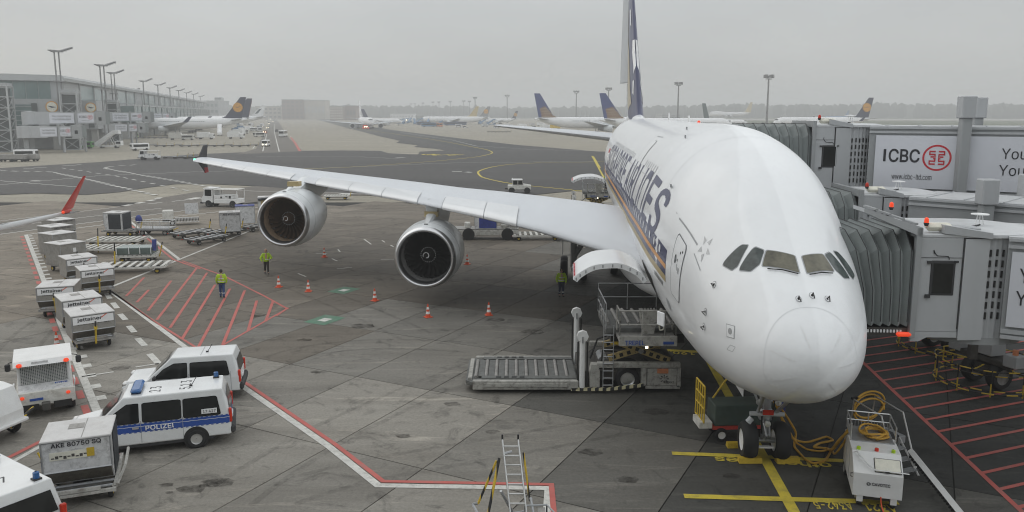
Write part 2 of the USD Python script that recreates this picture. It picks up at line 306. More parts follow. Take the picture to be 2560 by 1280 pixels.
def film(name, col, cover):                # a thin worn film: patchy, what lies below shows through
    MATS[name] = usdkit.material(stage, '/World/Looks/' + name, {'g': ('geometry', {}), 'n': ('noise_texture', {'scale': 2.6, 'detail': 8.0, 'roughness': .7}), 'r': ('rgb_ramp', {'ramp': [(.36, (0, 0, 0)), (.66, (cover,) * 3)]}), 'w': ('rgb_to_bw', {}), 't': ('transparent_bsdf', {}), 'd': ('diffuse_bsdf', {'color': col}), 'm': ('mix_closure', {})},
        [('g.position', 'n.vector'), ('n.fac', 'r.fac'), ('r.color', 'w.color'), ('w.val', 'm.fac'), ('t.BSDF', 'm.closure1'), ('d.BSDF', 'm.closure2')], surface='m.closure')
film('tyre_mark', (.03, .028, .026), .20); film('oil_film', (.022, .020, .018), .6)
mat('runway', (.33, .32, .30), .8)
def sheet(parent, name, px, z, m, world=False, label=None):
    pts = [tuple(p) for p in px] if world else [tuple(G(*p)) for p in px]
    t = trimesh.creation.triangulate_polygon(Polygon(pts), engine='earcut')
    b = MB(); b.add(np.c_[t[0], np.full(len(t[0]), z)], t[1])
    v, f = b.arr(); n = np.cross(v[f[:, 1]] - v[f[:, 0]], v[f[:, 2]] - v[f[:, 0]])[:, 2]; f[n < 0] = f[n < 0][:, ::-1]
    if parent: return P(parent, name, (v, f), m, label=label)
    return O(name, (v, f), m, kind='structure')
def ribbon(parent, name, px, w, z, m, off=0.0, world=False, closed=False):
    p = np.array(px, float) if world else np.array([G(*q) for q in px])
    d = np.gradient(p, axis=0); d /= np.linalg.norm(d, axis=1)[:, None]
    if len(p) > 2:                         # mitre the corners
        s = np.diff(p, axis=0); s /= np.linalg.norm(s, axis=1)[:, None]; d[1:-1] = s[1:] + s[:-1]; d /= np.linalg.norm(d, axis=1)[:, None]; d[0], d[-1] = s[0], s[-1]
        k = np.ones(len(p)); k[1:-1] = 1 / np.maximum(np.sum(d[1:-1] * s[1:], 1), .4)
    else: k = np.ones(2)
    n = np.stack([-d[:, 1], d[:, 0]], 1) * k[:, None]
    a, c = p + n * (off + w / 2), p + n * (off - w / 2); q = len(p)
    v = np.c_[np.vstack([c, a]), np.full(2 * q, z)]
    return P(parent, name, (v, np.array([(i, i + 1, q + i + 1, q + i) for i in range(q - 1)])), m)
def dashes(parent, name, px, w, on, gap, z, m, off=0.0, world=False):
    p = np.array(px, float) if world else np.array([G(*q) for q in px]); s = np.r_[0, np.cumsum(np.linalg.norm(np.diff(p, axis=0), axis=1))]
    at = lambda t: np.array([np.interp(t, s, p[:, 0]), np.interp(t, s, p[:, 1])])
    t = 0
    while t + on < s[-1]:
        ribbon(parent, name, [at(t), at(t + on)], w, z, m, off, True); t += on + gap
O('ground', MB().add([(-9000, -3000, -.05), (9000, -3000, -.05), (9000, 9000, -.05), (-9000, 9000, -.05)], [(0, 1, 2, 3)]), 'concrete_far', kind='structure')
# concrete slabs of the stand, laid at 63 degrees, with open joints over a dark bed
apron = T('apron', kind='structure')
ua, ub = np.array((math.cos(math.radians(62.8)), math.sin(math.radians(62.8)))), np.array((math.sin(math.radians(62.8)), -math.cos(math.radians(62.8))))
SA, SB, A0, B0 = 6.32, 3.79, 26.57, -17.43
P(apron, 'slab_bed', MB().add([(-80, 12, -.03), (75, 12, -.03), (75, 102, -.03), (-80, 102, -.03)], [(0, 1, 2, 3)]), 'joint')
rt_ = random.Random(8); sst = lambda x: min(1, max(0, x)) ** 2 * (3 - 2 * min(1, max(0, x)))
def tone(a, b, x, y):                     # grime plus painted shade, darker towards the nose and under the aircraft; slabs vary
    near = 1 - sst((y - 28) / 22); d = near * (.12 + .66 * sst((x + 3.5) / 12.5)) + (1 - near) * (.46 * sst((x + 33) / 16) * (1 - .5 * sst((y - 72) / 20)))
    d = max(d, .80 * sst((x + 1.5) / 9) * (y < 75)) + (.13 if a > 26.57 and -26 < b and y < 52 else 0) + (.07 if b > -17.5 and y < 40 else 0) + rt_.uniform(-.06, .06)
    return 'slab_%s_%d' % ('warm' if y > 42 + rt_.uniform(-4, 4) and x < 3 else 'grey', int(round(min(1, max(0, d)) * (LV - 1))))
cells = []
for i in range(-14, 16):
    for j in range(-24, 24):
        a, b = A0 + SA * (i + .5), B0 + SB * (j + .5); c = ua * a + ub * b
        if 13 < c[1] < 100 and abs(c[0]) < .66 * c[1] + 6: cells.append((c[1] - .2 * abs(c[0]), a, b, c))
cells.sort(key=lambda q: q[0])
rest = {}
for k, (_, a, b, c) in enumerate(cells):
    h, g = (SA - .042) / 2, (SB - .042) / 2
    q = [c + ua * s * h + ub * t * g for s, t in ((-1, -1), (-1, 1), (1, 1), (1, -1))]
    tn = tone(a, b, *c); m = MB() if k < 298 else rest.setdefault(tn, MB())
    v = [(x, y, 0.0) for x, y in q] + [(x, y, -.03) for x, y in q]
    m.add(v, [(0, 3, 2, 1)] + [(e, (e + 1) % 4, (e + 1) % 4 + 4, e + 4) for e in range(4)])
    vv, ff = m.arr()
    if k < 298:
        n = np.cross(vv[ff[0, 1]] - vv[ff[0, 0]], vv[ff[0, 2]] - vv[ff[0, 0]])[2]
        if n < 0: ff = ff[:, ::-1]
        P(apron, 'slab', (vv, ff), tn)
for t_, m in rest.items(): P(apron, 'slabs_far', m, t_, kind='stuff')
# taxiway asphalt, cross lane, service roads, grass
sheet(None, 'taxiway', [(-80, 500), (0, 487), (90, 483), (215, 487), (300, 480), (360, 470), (440, 460), (520, 460), (640, 465), (800, 478), (1000, 492), (1270, 494), (1500, 470), (1800, 462), (2700, 455), (2700, 380), (1900, 372), (1650, 382), (1500, 379), (1290, 362), (1100, 340), (980, 325), (900, 312), (812, 296), (775, 294), (850, 315), (950, 341), (1000, 352), (990, 357), (1045, 363), (1035, 367), (1090, 372), (1115, 376), (1050, 379), (1045, 386), (1010, 385), (970, 383), (952, 377), (850, 376), (750, 377), (600, 381), (480, 386), (250, 405), (0, 420), (-100, 428)], .004, 'asphalt')
sheet(None, 'cross_taxi_lane', [(812, 296), (900, 312), (980, 325), (1100, 340), (1290, 362), (1330, 372), (1180, 378), (1100, 360), (980, 337), (870, 315), (780, 295)], .008, 'asphalt_lane')
sheet(None, 'service_road', [(-90, 604), (0, 586), (220, 557), (475, 525), (640, 505), (760, 492), (900, 488), (1050, 492), (800, 479), (640, 465), (560, 474), (490, 480), (400, 495), (300, 518), (150, 538), (-90, 567)], .008, 'road_asphalt')
sheet(None, 'far_service_road', [(590, 386), (640, 372), (668, 320), (684, 297), (690, 297), (700, 310), (722, 345), (757, 378)], .008, 'road_asphalt')
sheet(None, 'grass_strip', [(1000, 291), (2800, 291), (2800, 298), (1000, 296)], .004, 'grass')
sheet(None, 'runway', [(1000, 296.4), (2800, 298.4), (2800, 301), (1000, 298)], .004, 'runway')
sheet(None, 'grass_verge', [(1700, 301), (2800, 302), (2800, 318), (2300, 314), (1700, 306)], .004, 'grass')
# painted markings
mk = T('apron_markings', kind='structure')
Z1, Z2, Z3 = .012, .016, .020
W_, R_, Y_ = 'white_paint', 'red_paint', 'yellow_paint'
ribbon(mk, 'line', [(448, 649), (267, 722), (490, 888), (600, 962), (820, 1115), (945, 1214), (1372, 1221), (1366, 1330)], .26, Z1, W_)
ribbon(mk, 'line', [(517, 886), (612, 958), (836, 1112), (956, 1205), (1376, 1213), (1386, 1330)], .17, Z2, R_, off=.03)
ribbon(mk, 'line', [(448, 649), (640, 571), (700, 548)], .22, Z1, W_)
ribbon(mk, 'line', [(322, 551), (448, 648)], .25, Z1, W_); ribbon(mk, 'line', [(318, 553), (438, 649), (455, 655), (505, 672)], .18, Z2, R_, off=-.12)
ribbon(mk, 'line', [(65, 587), (100, 677), (150, 805), (200, 925), (262, 1075)], .30, Z1, W_)
dashes(mk, 'dash', [(65, 590), (100, 677), (150, 805), (200, 925), (262, 1075)], .26, 1.1, .9, Z1, R_, off=-.34)
dashes(mk, 'tick', [(65, 590), (100, 677), (150, 805), (200, 925), (262, 1075)], .35, .55, 1.1, Z1, W_, off=.33)
ribbon(mk, 'line', [(0, 1172), (104, 1115)], .2, Z1, W_); ribbon(mk, 'line', [(-8, 1160), (104, 1103)], .2, Z2, R_)
ribbon(mk, 'line', [(-60, 1202), (0, 1172)], .2, Z1, W_)
ribbon(mk, 'hatch_edge', [(270, 723), (380, 800), (517, 886), (718, 772), (662, 741), (560, 690), (455, 652)], .14, Z1, R_)
for a_, b_ in (((315, 741), (360, 694)), ((342, 756), (372, 725)), ((370, 777), (428, 702)), ((392, 800), (492, 670)), ((425, 820), (518, 682)), ((455, 848), (538, 712)), ((495, 870), (575, 722)), ((557, 862), (612, 726)), ((620, 828), (642, 752)), ((664, 804), (683, 752)), ((690, 790), (720, 770))):
    ribbon(mk, 'hatch_line', [a_, b_], .16, Z1 + .001, R_)
for a_, b_ in (((252, 715), (260, 725)), ((266, 734), (275, 747)), ((282, 757), (293, 771)), ((300, 785), (314, 800)), ((322, 815), (336, 831)), ((344, 846), (362, 865)), ((374, 885), (397, 910)), ((170, 601), (176, 608)), ((178, 613), (186, 621)), ((188, 627), (196, 635)), ((203, 646), (212, 655))):
    ribbon(mk, 'dash', [a_, b_], .3, Z1, W_)
ribbon(mk, 'line', [(397, 909), (339, 918)], .14, Z1, W_); ribbon(mk, 'line', [(205, 942), (284, 930)], .14, Z1, W_)
# stop bars and lead-in line
ribbon(mk, 'lead_in_line', [(2040, 1380), (1985, 1280), (1911, 1146), (1780, 915), (1690, 765), (1560, 535), (1480, 390)], .34, Z1, Y_)
ribbon(mk, 'stop_bar', [(1680, 1134), (1790, 1138), (1950, 1145), (2110, 1153)], .26, Z2, Y_); ribbon(mk, 'stop_bar', [(1710, 1241), (2245, 1257)], .27, Z2, Y_)
ribbon(mk, 'stop_bar', [(1600, 872), (1745, 880)], .3, Z2, Y_)
def ground_text(t, px, px2, h, mt, z=Z2):     # read from the nose: upside down in the picture
    a, b = G(*px), G(*px2); xd = (b - a) / np.linalg.norm(b - a); yd = np.array([-xd[1], xd[0]])
    m = MB().text(t, h, (a[0], a[1], z), (xd[0], xd[1], 0), (yd[0], yd[1], 0), .002, True, width=float(np.linalg.norm(b - a)))
    P(mk, 'lettering', m, mt)
ground_text('190,M', (1740, 882), (1648, 877), .42, Y_); ground_text('A342-5', (2125, 1258), (2030, 1255), .42, Y_); ground_text('A321', (2235, 1264), (2155, 1260), .42, Y_)
ground_text('other types', (2078, 1159), (1786, 1143), .40, Y_); ground_text('06', (1592, 893), (1562, 891), .42, Y_)
# red hatched keep-clear zone under the boarding bridges
e0, e1 = G(2157, 906), G(2440, 1172); ed = (e1 - e0) / np.linalg.norm(e1 - e0)
hd_ = G(2340, 925) - G(2205, 965 - 18); hd_ = G(2410, 906) - G(2200, 938); hd_ /= np.linalg.norm(hd_)
ribbon(mk, 'hatch_edge', [e0 - ed * 14, e1 + ed * 6], .17, Z1, R_, world=True)
for k in range(-11, 13):
    q = e0 + ed * (k * 1.12 + .3); ribbon(mk, 'hatch_line', [q, q + hd_ * 11], .15, Z1 + .001, R_, world=True)
for u_, v_, s_ in ((860, 726, .85), (812, 800, .92)):
    c = G(u_, v_); d = ua * s_; e = ub * s_
    sheet(mk, 'hydrant_patch', [c - d - e * .8, c + d - e * .8, c + d + e * .8, c - d + e * .8], Z1, 'green_paint', True); sheet(mk, 'hydrant_lid', [c - d * .35 - e * .3, c + d * .35 - e * .3, c + d * .35 + e * .3, c - d * .35 + e * .3], Z2, 'white_paint', True)
# taxiway paint
for a_ in ([(0, 427), (130, 430), (210, 447), (390, 488)], [(400, 494), (385, 500), (300, 517)], [(340, 412), (268, 417), (262, 421), (350, 437), (560, 473)]):
    dashes(mk, 'dash', a_, .75, 1.6, 1.2, Z2, W_)
dashes(mk, 'dash', [(155, 420), (290, 440), (400, 463), (490, 481)], .35, 2.4, 2.6, Z2, W_)
dashes(mk, 'dash', [(0, 568), (190, 546), (330, 529), (500, 510)], .2, 4.5, 2.5, Z2, W_); dashes(mk, 'dash', [(370, 510), (475, 499), (620, 487)], .35, 2.0, 1.4, Z2, W_)
ribbon(mk, 'line', [(0, 586), (220, 557), (300, 547), (475, 525)], .25, Z2, W_); ribbon(mk, 'line', [(67, 587), (220, 567), (330, 553), (560, 528), (720, 512)], .25, Z2, W_)
dashes(mk, 'dash', [(-60, 428), (0, 424), (80, 421), (160, 415), (225, 410)], .6, 5, 4, Z2, W_)
ribbon(mk, 'line', [(300, 517), (150, 535), (0, 553)], .2, Z2, W_); ribbon(mk, 'line', [(590, 477), (700, 479), (900, 484), (1150, 496)], .25, Z2, W_)
for a_ in ([(-20, 464), (240, 440), (480, 430), (700, 424), (900, 417), (1100, 408), (1500, 403)], [(0, 452), (100, 460), (200, 468)], [(640, 392), (900, 392), (1000, 397)], [(1000, 331), (1130, 350), (1190, 365), (1340, 374), (1500, 378)]):
    ribbon(mk, 'line', a_, .3, Z2, W_)
yl = smoothpath([(870, 318), (1000, 337), (1100, 352), (1180, 367), (1222, 376), (1231, 382), (1205, 390), (1120, 400), (980, 411), (850, 419), (700, 424)], 5); ribbon(mk, 'line', yl, .38, Z3, Y_)
yl = smoothpath([(1520, 405), (1400, 406), (1290, 410), (1220, 420), (1195, 431), (1202, 441), (1240, 452), (1300, 462), (1400, 472), (1470, 480)], 5); ribbon(mk, 'line', yl, .40, Z3, Y_)
ribbon(mk, 'line', [(1483, 391), (1500, 420)], .4, Z3 + .002, Y_)
rq = random.Random(3)
for k in range(13): ribbon(mk, 'sign_marking', [(1058 + k * 8, 385 + rq.random() * 3), (1063 + k * 8, 386 + rq.random() * 3)], 1.2, Z3, Y_)
for a_, b_ in (((100, 452), (78, 452)), ((990, 394), (1012, 395)), ((1130, 429), (1155, 429)), ((1165, 430), (1177, 431)), ((905, 376), (925, 376)), ((470, 499), (497, 494)), ((850, 484), (880, 485))): ribbon(mk, 'patch', [a_, b_], 1.1, Z2, W_)
for a_ in ([(657, 378), (667, 335)], [(698, 379), (687, 335), (686, 310)], [(746, 371), (726, 340)], [(632, 372), (637, 365)]): ribbon(mk, 'line', a_, .35, Z2, W_)
ribbon(mk, 'line', [(750, 378), (738, 358), (727, 343)], .8, Z3, R_)
for a_, b_ in (((910, 598), (928, 611)), ((952, 650), (985, 648)), ((745, 684), (765, 692)), ((842, 672), (880, 669)), ((790, 634), (818, 634)), ((845, 624), (850, 630)), ((955, 601), (962, 606)), ((830, 647), (843, 653)), ((976, 613), (984, 617))): ribbon(mk, 'scratch', [a_, b_], .12, Z1, W_)

for pts, o_ in (([(560, 1255), (760, 1120), (980, 1010), (1240, 900), (1500, 760)], .9), ([(40, 880), (200, 760), (420, 680), (700, 600), (980, 560)], .85), ([(700, 1240), (900, 1180), (1180, 1130), (1560, 1060)], .8), ([(330, 560), (520, 640), (760, 720), (1040, 840)], .9), ([(620, 940), (760, 880), (960, 860), (1180, 870)], .8)):
    q = smoothpath(np.array([G(*x) for x in pts]), 6)
    for s_ in (-o_, o_): ribbon(mk, 'tyre_mark', q, .24, .007, 'tyre_mark', off=s_, world=True)
ro = random.Random(21)
for u, v, r in ((415, 1213, .16), (483, 1222, .30), (510, 1215, .12), (540, 1208, .34), (423, 1232, .08), (790, 930, .2), (1010, 1090, .18), (1130, 1010, .25), (700, 1010, .12), (1230, 1080, .2), (300, 920, .35), (640, 790, .3), (905, 815, .5), (760, 850, .25), (1480, 1130, .3), (1640, 1030, .35), (1570, 1200, .25), (1830, 1190, .2), (1330, 830, .5), (1240, 800, .4)):
    c = G(u, v); m = MB(); a = np.linspace(0, 2 * PI, 15)[:-1]; m.poly([(c[0] + r * (.7 + .5 * ro.random()) * math.cos(t) * 1.5, c[1] + r * (.7 + .5 * ro.random()) * math.sin(t), .010) for t in a]); P(mk, 'oil_stain', m, 'oil_film')
# ================= the double-deck airliner =================
HD = 0.0716; NGX = np.array((8.32, 25.05)); AD = np.array((math.sin(HD), math.cos(HD))); AS = np.array((-math.cos(HD), math.sin(HD)))
o_ = NGX - 4.96 * AD; ARZ = PI / 2 - HD
def A2W(x, s, z): q = o_ + x * AD + s * AS; return np.array([q[0], q[1], z])
plane = T('double_deck_airliner', 'huge white double-deck airliner parked nose-in with navy lettering and cargo doors open', 'airliner', (o_[0], o_[1], 0), ARZ)
fx = np.sqrt([0, .2, .6, 1.2, 2, 3, 4, 5, 6, 7.5, 9, 11, 13, 16, 20, 46, 52, 58, 63, 67, 70, 70.4])
FT = PC(fx, [4.75, 5.34, 5.78, 6.22, 6.71, 7.3, 7.94, 8.59, 9.17, 9.83, 10.29, 10.61, 10.79, 10.83, 10.8, 10.8, 10.8, 10.75, 10.6, 10.4, 10.0, 9.65])
FB = PC(fx, [4.75, 4.06, 3.66, 3.3, 3.03, 2.78, 2.56, 2.4, 2.29, 2.26, 2.27, 2.29, 2.3, 2.31, 2.31, 2.31, 2.9, 4.2, 5.8, 7.3, 8.8, 9.5])
FW = PC(fx, [0, .73, 1.2, 1.59, 1.96, 2.3, 2.53, 2.69, 2.85, 3.09, 3.3, 3.44, 3.49, 3.51, 3.52, 3.52, 3.4, 2.9, 2.15, 1.35, .5, .08])
def FS(x, t, off=0.0):                    # the skin at station x and angle t (0 = starboard, 90 degrees = crown)
    x, t = np.broadcast_arrays(np.asarray(x, float), np.asarray(t, float))
    def at(x, t):
        q = np.sqrt(np.maximum(x, 0)); zt, zb, w = FT(q), FB(q), FW(q); zm = zb + (zt - zb) * .47; c, s = np.cos(t), np.sin(t)
        return np.stack([x, w * np.sign(c) * np.abs(c) ** .95, np.where(s > 0, zm + (zt - zm) * np.abs(s) ** .97, zm - (zm - zb) * np.abs(s) ** .97)], -1)
    p = at(x, t)
    if off:
        e = 1e-3; n = np.cross(at(x, t + e) - at(x, t - e), at(x + e, t) - at(np.maximum(x - e, 0), t)); n /= np.linalg.norm(n, axis=-1, keepdims=True) + 1e-12
        flip = np.sum(n * (p - np.stack([x, 0 * x, FB(np.sqrt(x)) * .53 + FT(np.sqrt(x)) * .47], -1)), -1, keepdims=True) < 0
        p = p + off * np.where(flip, -n, n)
    return p
RAD = PI / 180
def decal(parent, name, xt, m, off=.006, size=.25, smooth=True, label=None):     # a patch of skin: polygon of (x, degrees)
    pg = Polygon(xt).buffer(0)
    xt = np.array(pg.exterior.coords)[:-1] * (1, 0.06)
    v, f = trimesh.creation.triangulate_polygon(Polygon(xt), engine='earcut'); v, f = trimesh.remesh.subdivide_to_size(np.c_[v, np.zeros(len(v))], f, size, max_iter=12)
    p = FS(v[:, 0], v[:, 1] / .06 * RAD, off); t = trimesh.Trimesh(p, f, process=False)
    c = t.triangles_center - np.c_[t.triangles_center[:, 0], np.zeros(len(f)), np.full(len(f), 6.2)]
    if np.sum(t.face_normals * c) < 0: f = f[:, ::-1]
    return P(parent, name, (p, f), m, smooth=smooth, label=label)
def stroke(parent, name, xt, w, m, off=.008):      # a thin line on the skin
    q = np.array(xt, float); q = np.concatenate([np.linspace(q[i], q[i + 1], 14, endpoint=False) for i in range(len(q) - 1)] + [q[-1:]])
    p = FS(q[:, 0], q[:, 1] * RAD, off); g = np.gradient(p, axis=0); n = FS(q[:, 0], q[:, 1] * RAD, off + .1) - p
    s = np.cross(g, n); s /= np.linalg.norm(s, axis=1)[:, None] + 1e-9
    m_ = MB().grid(np.stack([p - s * w / 2, p + s * w / 2], 1)); v, f = m_.arr(); return P(parent, name, (v, f), m)
xs_ = np.concatenate([np.linspace(0, np.sqrt(20), 72) ** 2, np.linspace(20.6, 70.4, 72)]); tt_ = np.linspace(0, 2 * PI, 97)[:-1]
fus = P(plane, 'fuselage', MB().grid(FS(xs_[:, None], tt_[None, :]), True), 'plane_white', smooth=True)
# --- cockpit windows
C0 = 93.5
def win(nm, q, m='cockpit_glass'):
    for sg in (1, -1):
        decal(fus, nm, [(x, C0 - sg * d) for x, d in q], m, .012, .12)
        decal(fus, 'window_frame', [(x + dx, C0 - sg * d2) for (x, d), (dx, d2) in zip(q, grow(q))], 'line_grey', .007, .12)
def grow(q):
    c = np.mean(q, axis=0); return [((x - c[0]) * .09, c[1] + (d - c[1]) * 1.07) for x, d in q]
def rnd(q, r=.22):                        # cut the corners of a window outline
    q = np.array(q, float); o = []
    for i in range(len(q)):
        a, b, c = q[i - 1], q[i], q[(i + 1) % len(q)]; o += [b + (a - b) * r * .5, b + (a - b) * r * .15 + (c - b) * r * .15, b + (c - b) * r * .5]
    return [tuple(x) for x in o]
win('windscreen', rnd([(2.82, 2.4), (3.12, 19.2), (2.62, 26.5), (2.17, 2.8)], .14), 'windscreen_glass')
win('cockpit_window', rnd([(3.38, 26.3), (3.14, 20.8), (2.73, 27.5), (2.64, 36.0), (2.93, 43.5)], .3))
win('cockpit_window', rnd([(3.66, 34.2), (3.52, 29.6), (3.08, 42.5), (3.10, 48.0), (3.55, 52.5)], .3))
for sg in (1, -1):
    P(fus, 'windscreen_wiper', MB().tube(FS(np.array([2.1, 2.28, 2.45]), (C0 - sg * np.array([4, 14, 24])) * RAD, .05), .018), 'black')

# --- radome seam, lightning strips, probes, markings
th = np.linspace(0, 360, 49); stroke(fus, 'radome_seam', [(.62 + .40 * max(0, math.sin(a * RAD)) ** 2 + .10 * max(0, -math.sin(a * RAD)), a) for a in th], .012, 'seam')
for a in (20, 75, 128, 175, 232, 300, 330): stroke(fus, 'lightning_strip', [(.12, a), (.30, a), (.55, a)], .022, 'far_white', .014)
for x, t in ((3.34, 28), (3.3, 8.5), (3.3, -1.5), (1.28, 83.5), (1.39, 95.5), (1.39, 109.5)):
    ring = [(x + .10 * math.cos(a), t + 2.6 * math.sin(a)) for a in np.linspace(0, 2 * PI, 13)[:-1]]; decal(fus, 'probe_plate', ring, 'line_grey', .008, .2)
    decal(fus, 'probe_ring', [(x + (a - x) * .8, t + (b - t) * .8) for a, b in ring], 'plane_white', .011, .2); decal(fus, 'probe_base', [(x + (a - x) * .42, t + (b - t) * .42) for a, b in ring], 'black', .014, .2)
    p = FS(np.array([x, x, x - .18]), np.array([t, t, t]) * RAD, .12); p[0] = FS(x, t * RAD); P(fus, 'probe', MB().tube(p, .016), 'black')
sq = [(1.99, 5.3), (2.14, 14.6), (1.77, 18.4), (1.66, 8.2)]; decal(fus, 'static_port_frame', sq, 'line_grey', .008); c_ = np.mean(sq, 0)
decal(fus, 'static_port_panel', [tuple(c_ + (np.array(q) - c_) * .9) for q in sq], 'plane_white', .011)
decal(fus, 'static_port', [(c_[0] + .09 * math.cos(a), c_[1] + 2.6 * math.sin(a)) for a in np.linspace(0, 2 * PI, 17)[:-1]], 'steel', .014, .1)
stroke(fus, 'panel_seam', [(1.7, -4), (1.95, -5), (1.8, 1.0), (1.58, 2.0), (1.7, -4)], .012, 'line_grey')
for k in range(5):                        # alliance star of five darts beside the first door
    a = PI / 2 + k * 2 * PI / 5; q = lambda r, b: (4.72 + .42 * r * math.cos(b), 34.5 + 8.2 * r * math.sin(b))
    decal(fus, 'star_emblem', [q(.42, a - .35), q(1.0, a + .12), q(.55, a + .55)], 'steel', .008, .2)
stroke(fus, 'star_caption', [(5.15, 25.5), (4.35, 24.0)], .035, 'line_grey')
# --- doors
def door(x0, x1, t0, t1, nm='passenger_door', shear=0):
    q = rnd([(x0, t0), (x1, t0), (x1 + shear, t1), (x0 + shear, t1)], .25); d = decal(plane, nm + '_surround', q, 'door_line', .009, .3)
    c = np.mean(q, 0); return decal(plane, nm, [tuple(c + (np.array(p) - c) * (.90, .965)) for p in q], 'plane_white', .016, .3)
d_ = door(5.72, 6.82, -8.5, 23.5)
decal(d_, 'door_window', [(6.45 + .09 * math.cos(a), 11.5 + 2.4 * math.sin(a)) for a in np.linspace(0, 2 * PI, 13)[:-1]], 'pane_dark', .022, .2)
for x, t in ((6.1, 17), (5.95, 18.5), (6.25, 12)): decal(d_, 'door_latch', [(x - .04, t - .6), (x + .04, t - .6), (x + .04, t + .6), (x - .04, t + .6)], 'black', .022)
decal(d_, 'door_handle', [(6.2, 7), (6.25, 10), (6.2, 10.4), (6.15, 7)], 'line_grey', .022); decal(d_, 'door_placard', [(5.95, 6.5), (6.1, 6.5), (6.1, 9.5), (5.95, 9.5)], 'line_grey', .022)
stroke(plane, 'door_gutter', [(7.2, 28.5), (5.2, 30.5)], .06, 'line_grey')
for x in (9.7, 12.4, 16.1, 24.6, 36, 41): stroke(plane, 'skin_seam', [(x, -30), (x, 20), (x, 90), (x, 150)], .018, 'skin_line')
for t in (14,): stroke(plane, 'skin_seam', [(6.8, t), (44, t)], .015, 'skin_line')
door(19.6, 20.9, 30, 53, 'upper_deck_door'); stroke(plane, 'door_gutter', [(21.6, 57), (19.3, 57.5)], .05, 'line_grey'); stroke(plane, 'skin_seam', [(22.1, 27), (22.1, 60)], .03, 'line_grey'); stroke(plane, 'skin_seam', [(7.5, 29), (44, 29.5)], .02, 'line_grey')
stroke(plane, 'skin_seam', [(30, 20), (30, 62)], .03, 'line_grey')
for k in range(7): decal(plane, 'upper_deck_window', [(13.2 + k * .72 + a, b) for a, b in ((0, 32.8), (.16, 32.8), (.16, 37.6), (0, 37.6))], 'steel', .008, .4)
for k in range(24): decal(plane, 'upper_deck_window', [(24.4 + k * .78 + a, b) for a, b in ((0, 33), (.2, 33), (.2, 37.6), (0, 37.6))], 'steel', .008, .4)
# --- livery: navy band with windows, orange and gold lines, airline name, flag
bx = np.r_[np.linspace(7.45, 20, 14), np.linspace(23, 64, 14)]
def band(nm, lo, hi, m, off):
    v = FS(np.r_[bx, bx], np.r_[np.full(28, lo), np.full(28, hi)] * RAD, off).reshape(2, 28, 3)
    for a in range(27): pass
    n = 8; tt = np.linspace(lo, hi, n); b = MB().grid(FS(bx[:, None], tt[None, :] * RAD, off)); vv, ff = b.arr()
    t = trimesh.Trimesh(vv, ff, process=False)
    if t.face_normals[:, 1].mean() < 0: ff = ff[:, ::-1]
    return P(plane, nm, (vv, ff), m, smooth=True)
band('navy_band', -3.0, 9.6, 'navy', .005); band('orange_line', .4, 2.6, 'orange_stripe', .009); band('gold_band', -6.6, -2.9, 'gold', .008)
for k in range(44):
    x = 8.35 + k * .95 + (1.4 if k > 9 else 0); decal(plane, 'cabin_window', [(x + .11 * math.cos(a), 6.3 + 2.1 * math.sin(a)) for a in np.linspace(0, 2 * PI, 11)[:-1]], 'far_white', .013, .5)
def arch(w, k=.27):                       # the airline's rounded capital N
    a = np.linspace(PI, PI / 2, 6); o = [(0, 0), (0, .62)] + [(.4 + .4 * math.cos(t), .6 + .4 * math.sin(t)) for t in a] + [(w * .62, 1.0)] + [(w - .38 + .38 * math.cos(t), .62 + .38 * math.sin(t)) for t in np.linspace(PI / 2, 0, 6)] + [(w, 0), (w - k, 0), (w - k, .62), (w - k - .08, .76), (w - .5, .80), (.5, .80), (k, .76), (k, 0)]
    return trimesh.creation.triangulate_polygon(Polygon(o).buffer(0), engine='earcut')
cur, pos = 0.0, []
for ch in 'SINGAPORE AIRLINES': w_ = {'I': .34, ' ': .75}.get(ch, 1.52); pos.append((ch, cur, w_)); cur += w_ + (.42 if ch != ' ' else 0)
sc_ = 36.2 / cur; an = numbered(plane + '/airline_name'); UsdGeom.Xform.Define(stage, an)
for ch, c0, w_ in pos:
    if ch == ' ': continue
    if ch == 'N': v2, fa = arch(w_); tv = np.c_[v2, np.zeros(len(v2))]
    elif ch == 'I': tv, fa = np.array([(0, 0, 0), (w_, 0, 0), (w_, 1, 0), (0, 1, 0.)]), np.array([(0, 1, 2), (0, 2, 3)])
    else:
        tm = meshkit.text_mesh(ch, 1.0, .02, True); tm = trimesh.Trimesh(tm.vertices, tm.faces, process=False); fa = np.array(tm.faces)[tm.face_normals[:, 2] > .9]; tv = np.array(tm.vertices)
        lo, hi = tv.min(0), tv.max(0); tv = (tv - lo) / (hi - lo + 1e-9) * (w_, 1, 0)
    tv[:, 0] = (tv[:, 0] + c0) * sc_; tv, fa = trimesh.remesh.subdivide_to_size(tv, fa, .4, max_iter=10); hx = tv[:, 1]
    P(an, 'letter', (FS(44.6 - tv[:, 0] - (hx - .5) * 1.0, (6.9 + 26.6 * hx) * RAD, .010), fa), 'letter_navy', smooth=True)
decal(plane, 'flag_red', [(45.4, 22), (47.0, 22), (47.0, 27), (45.4, 27)], 'print_red', .01); decal(plane, 'flag_white', [(45.4, 17), (47.0, 17), (47.0, 22), (45.4, 22)], 'far_white', .01)
stroke(plane, 'small_lettering', [(9.2, -9.5), (7.9, -9.7)], .16, 'steel', .01)
for x, t in ((9.2, 36), (13.2, 62), (16, 70)): P(fus, 'antenna', MB().box(FS(x, t * RAD, .06), (.16, .05, .12), R=None), 'line_grey')
for x, h in ((24, .35), (33, .5)): P(plane, 'blade_antenna', MB().prism([(x, 10.75), (x + .5, 10.75), (x + .55, 10.8 + h), (x + .3, 10.8 + h)], -.03, .03), 'far_white')
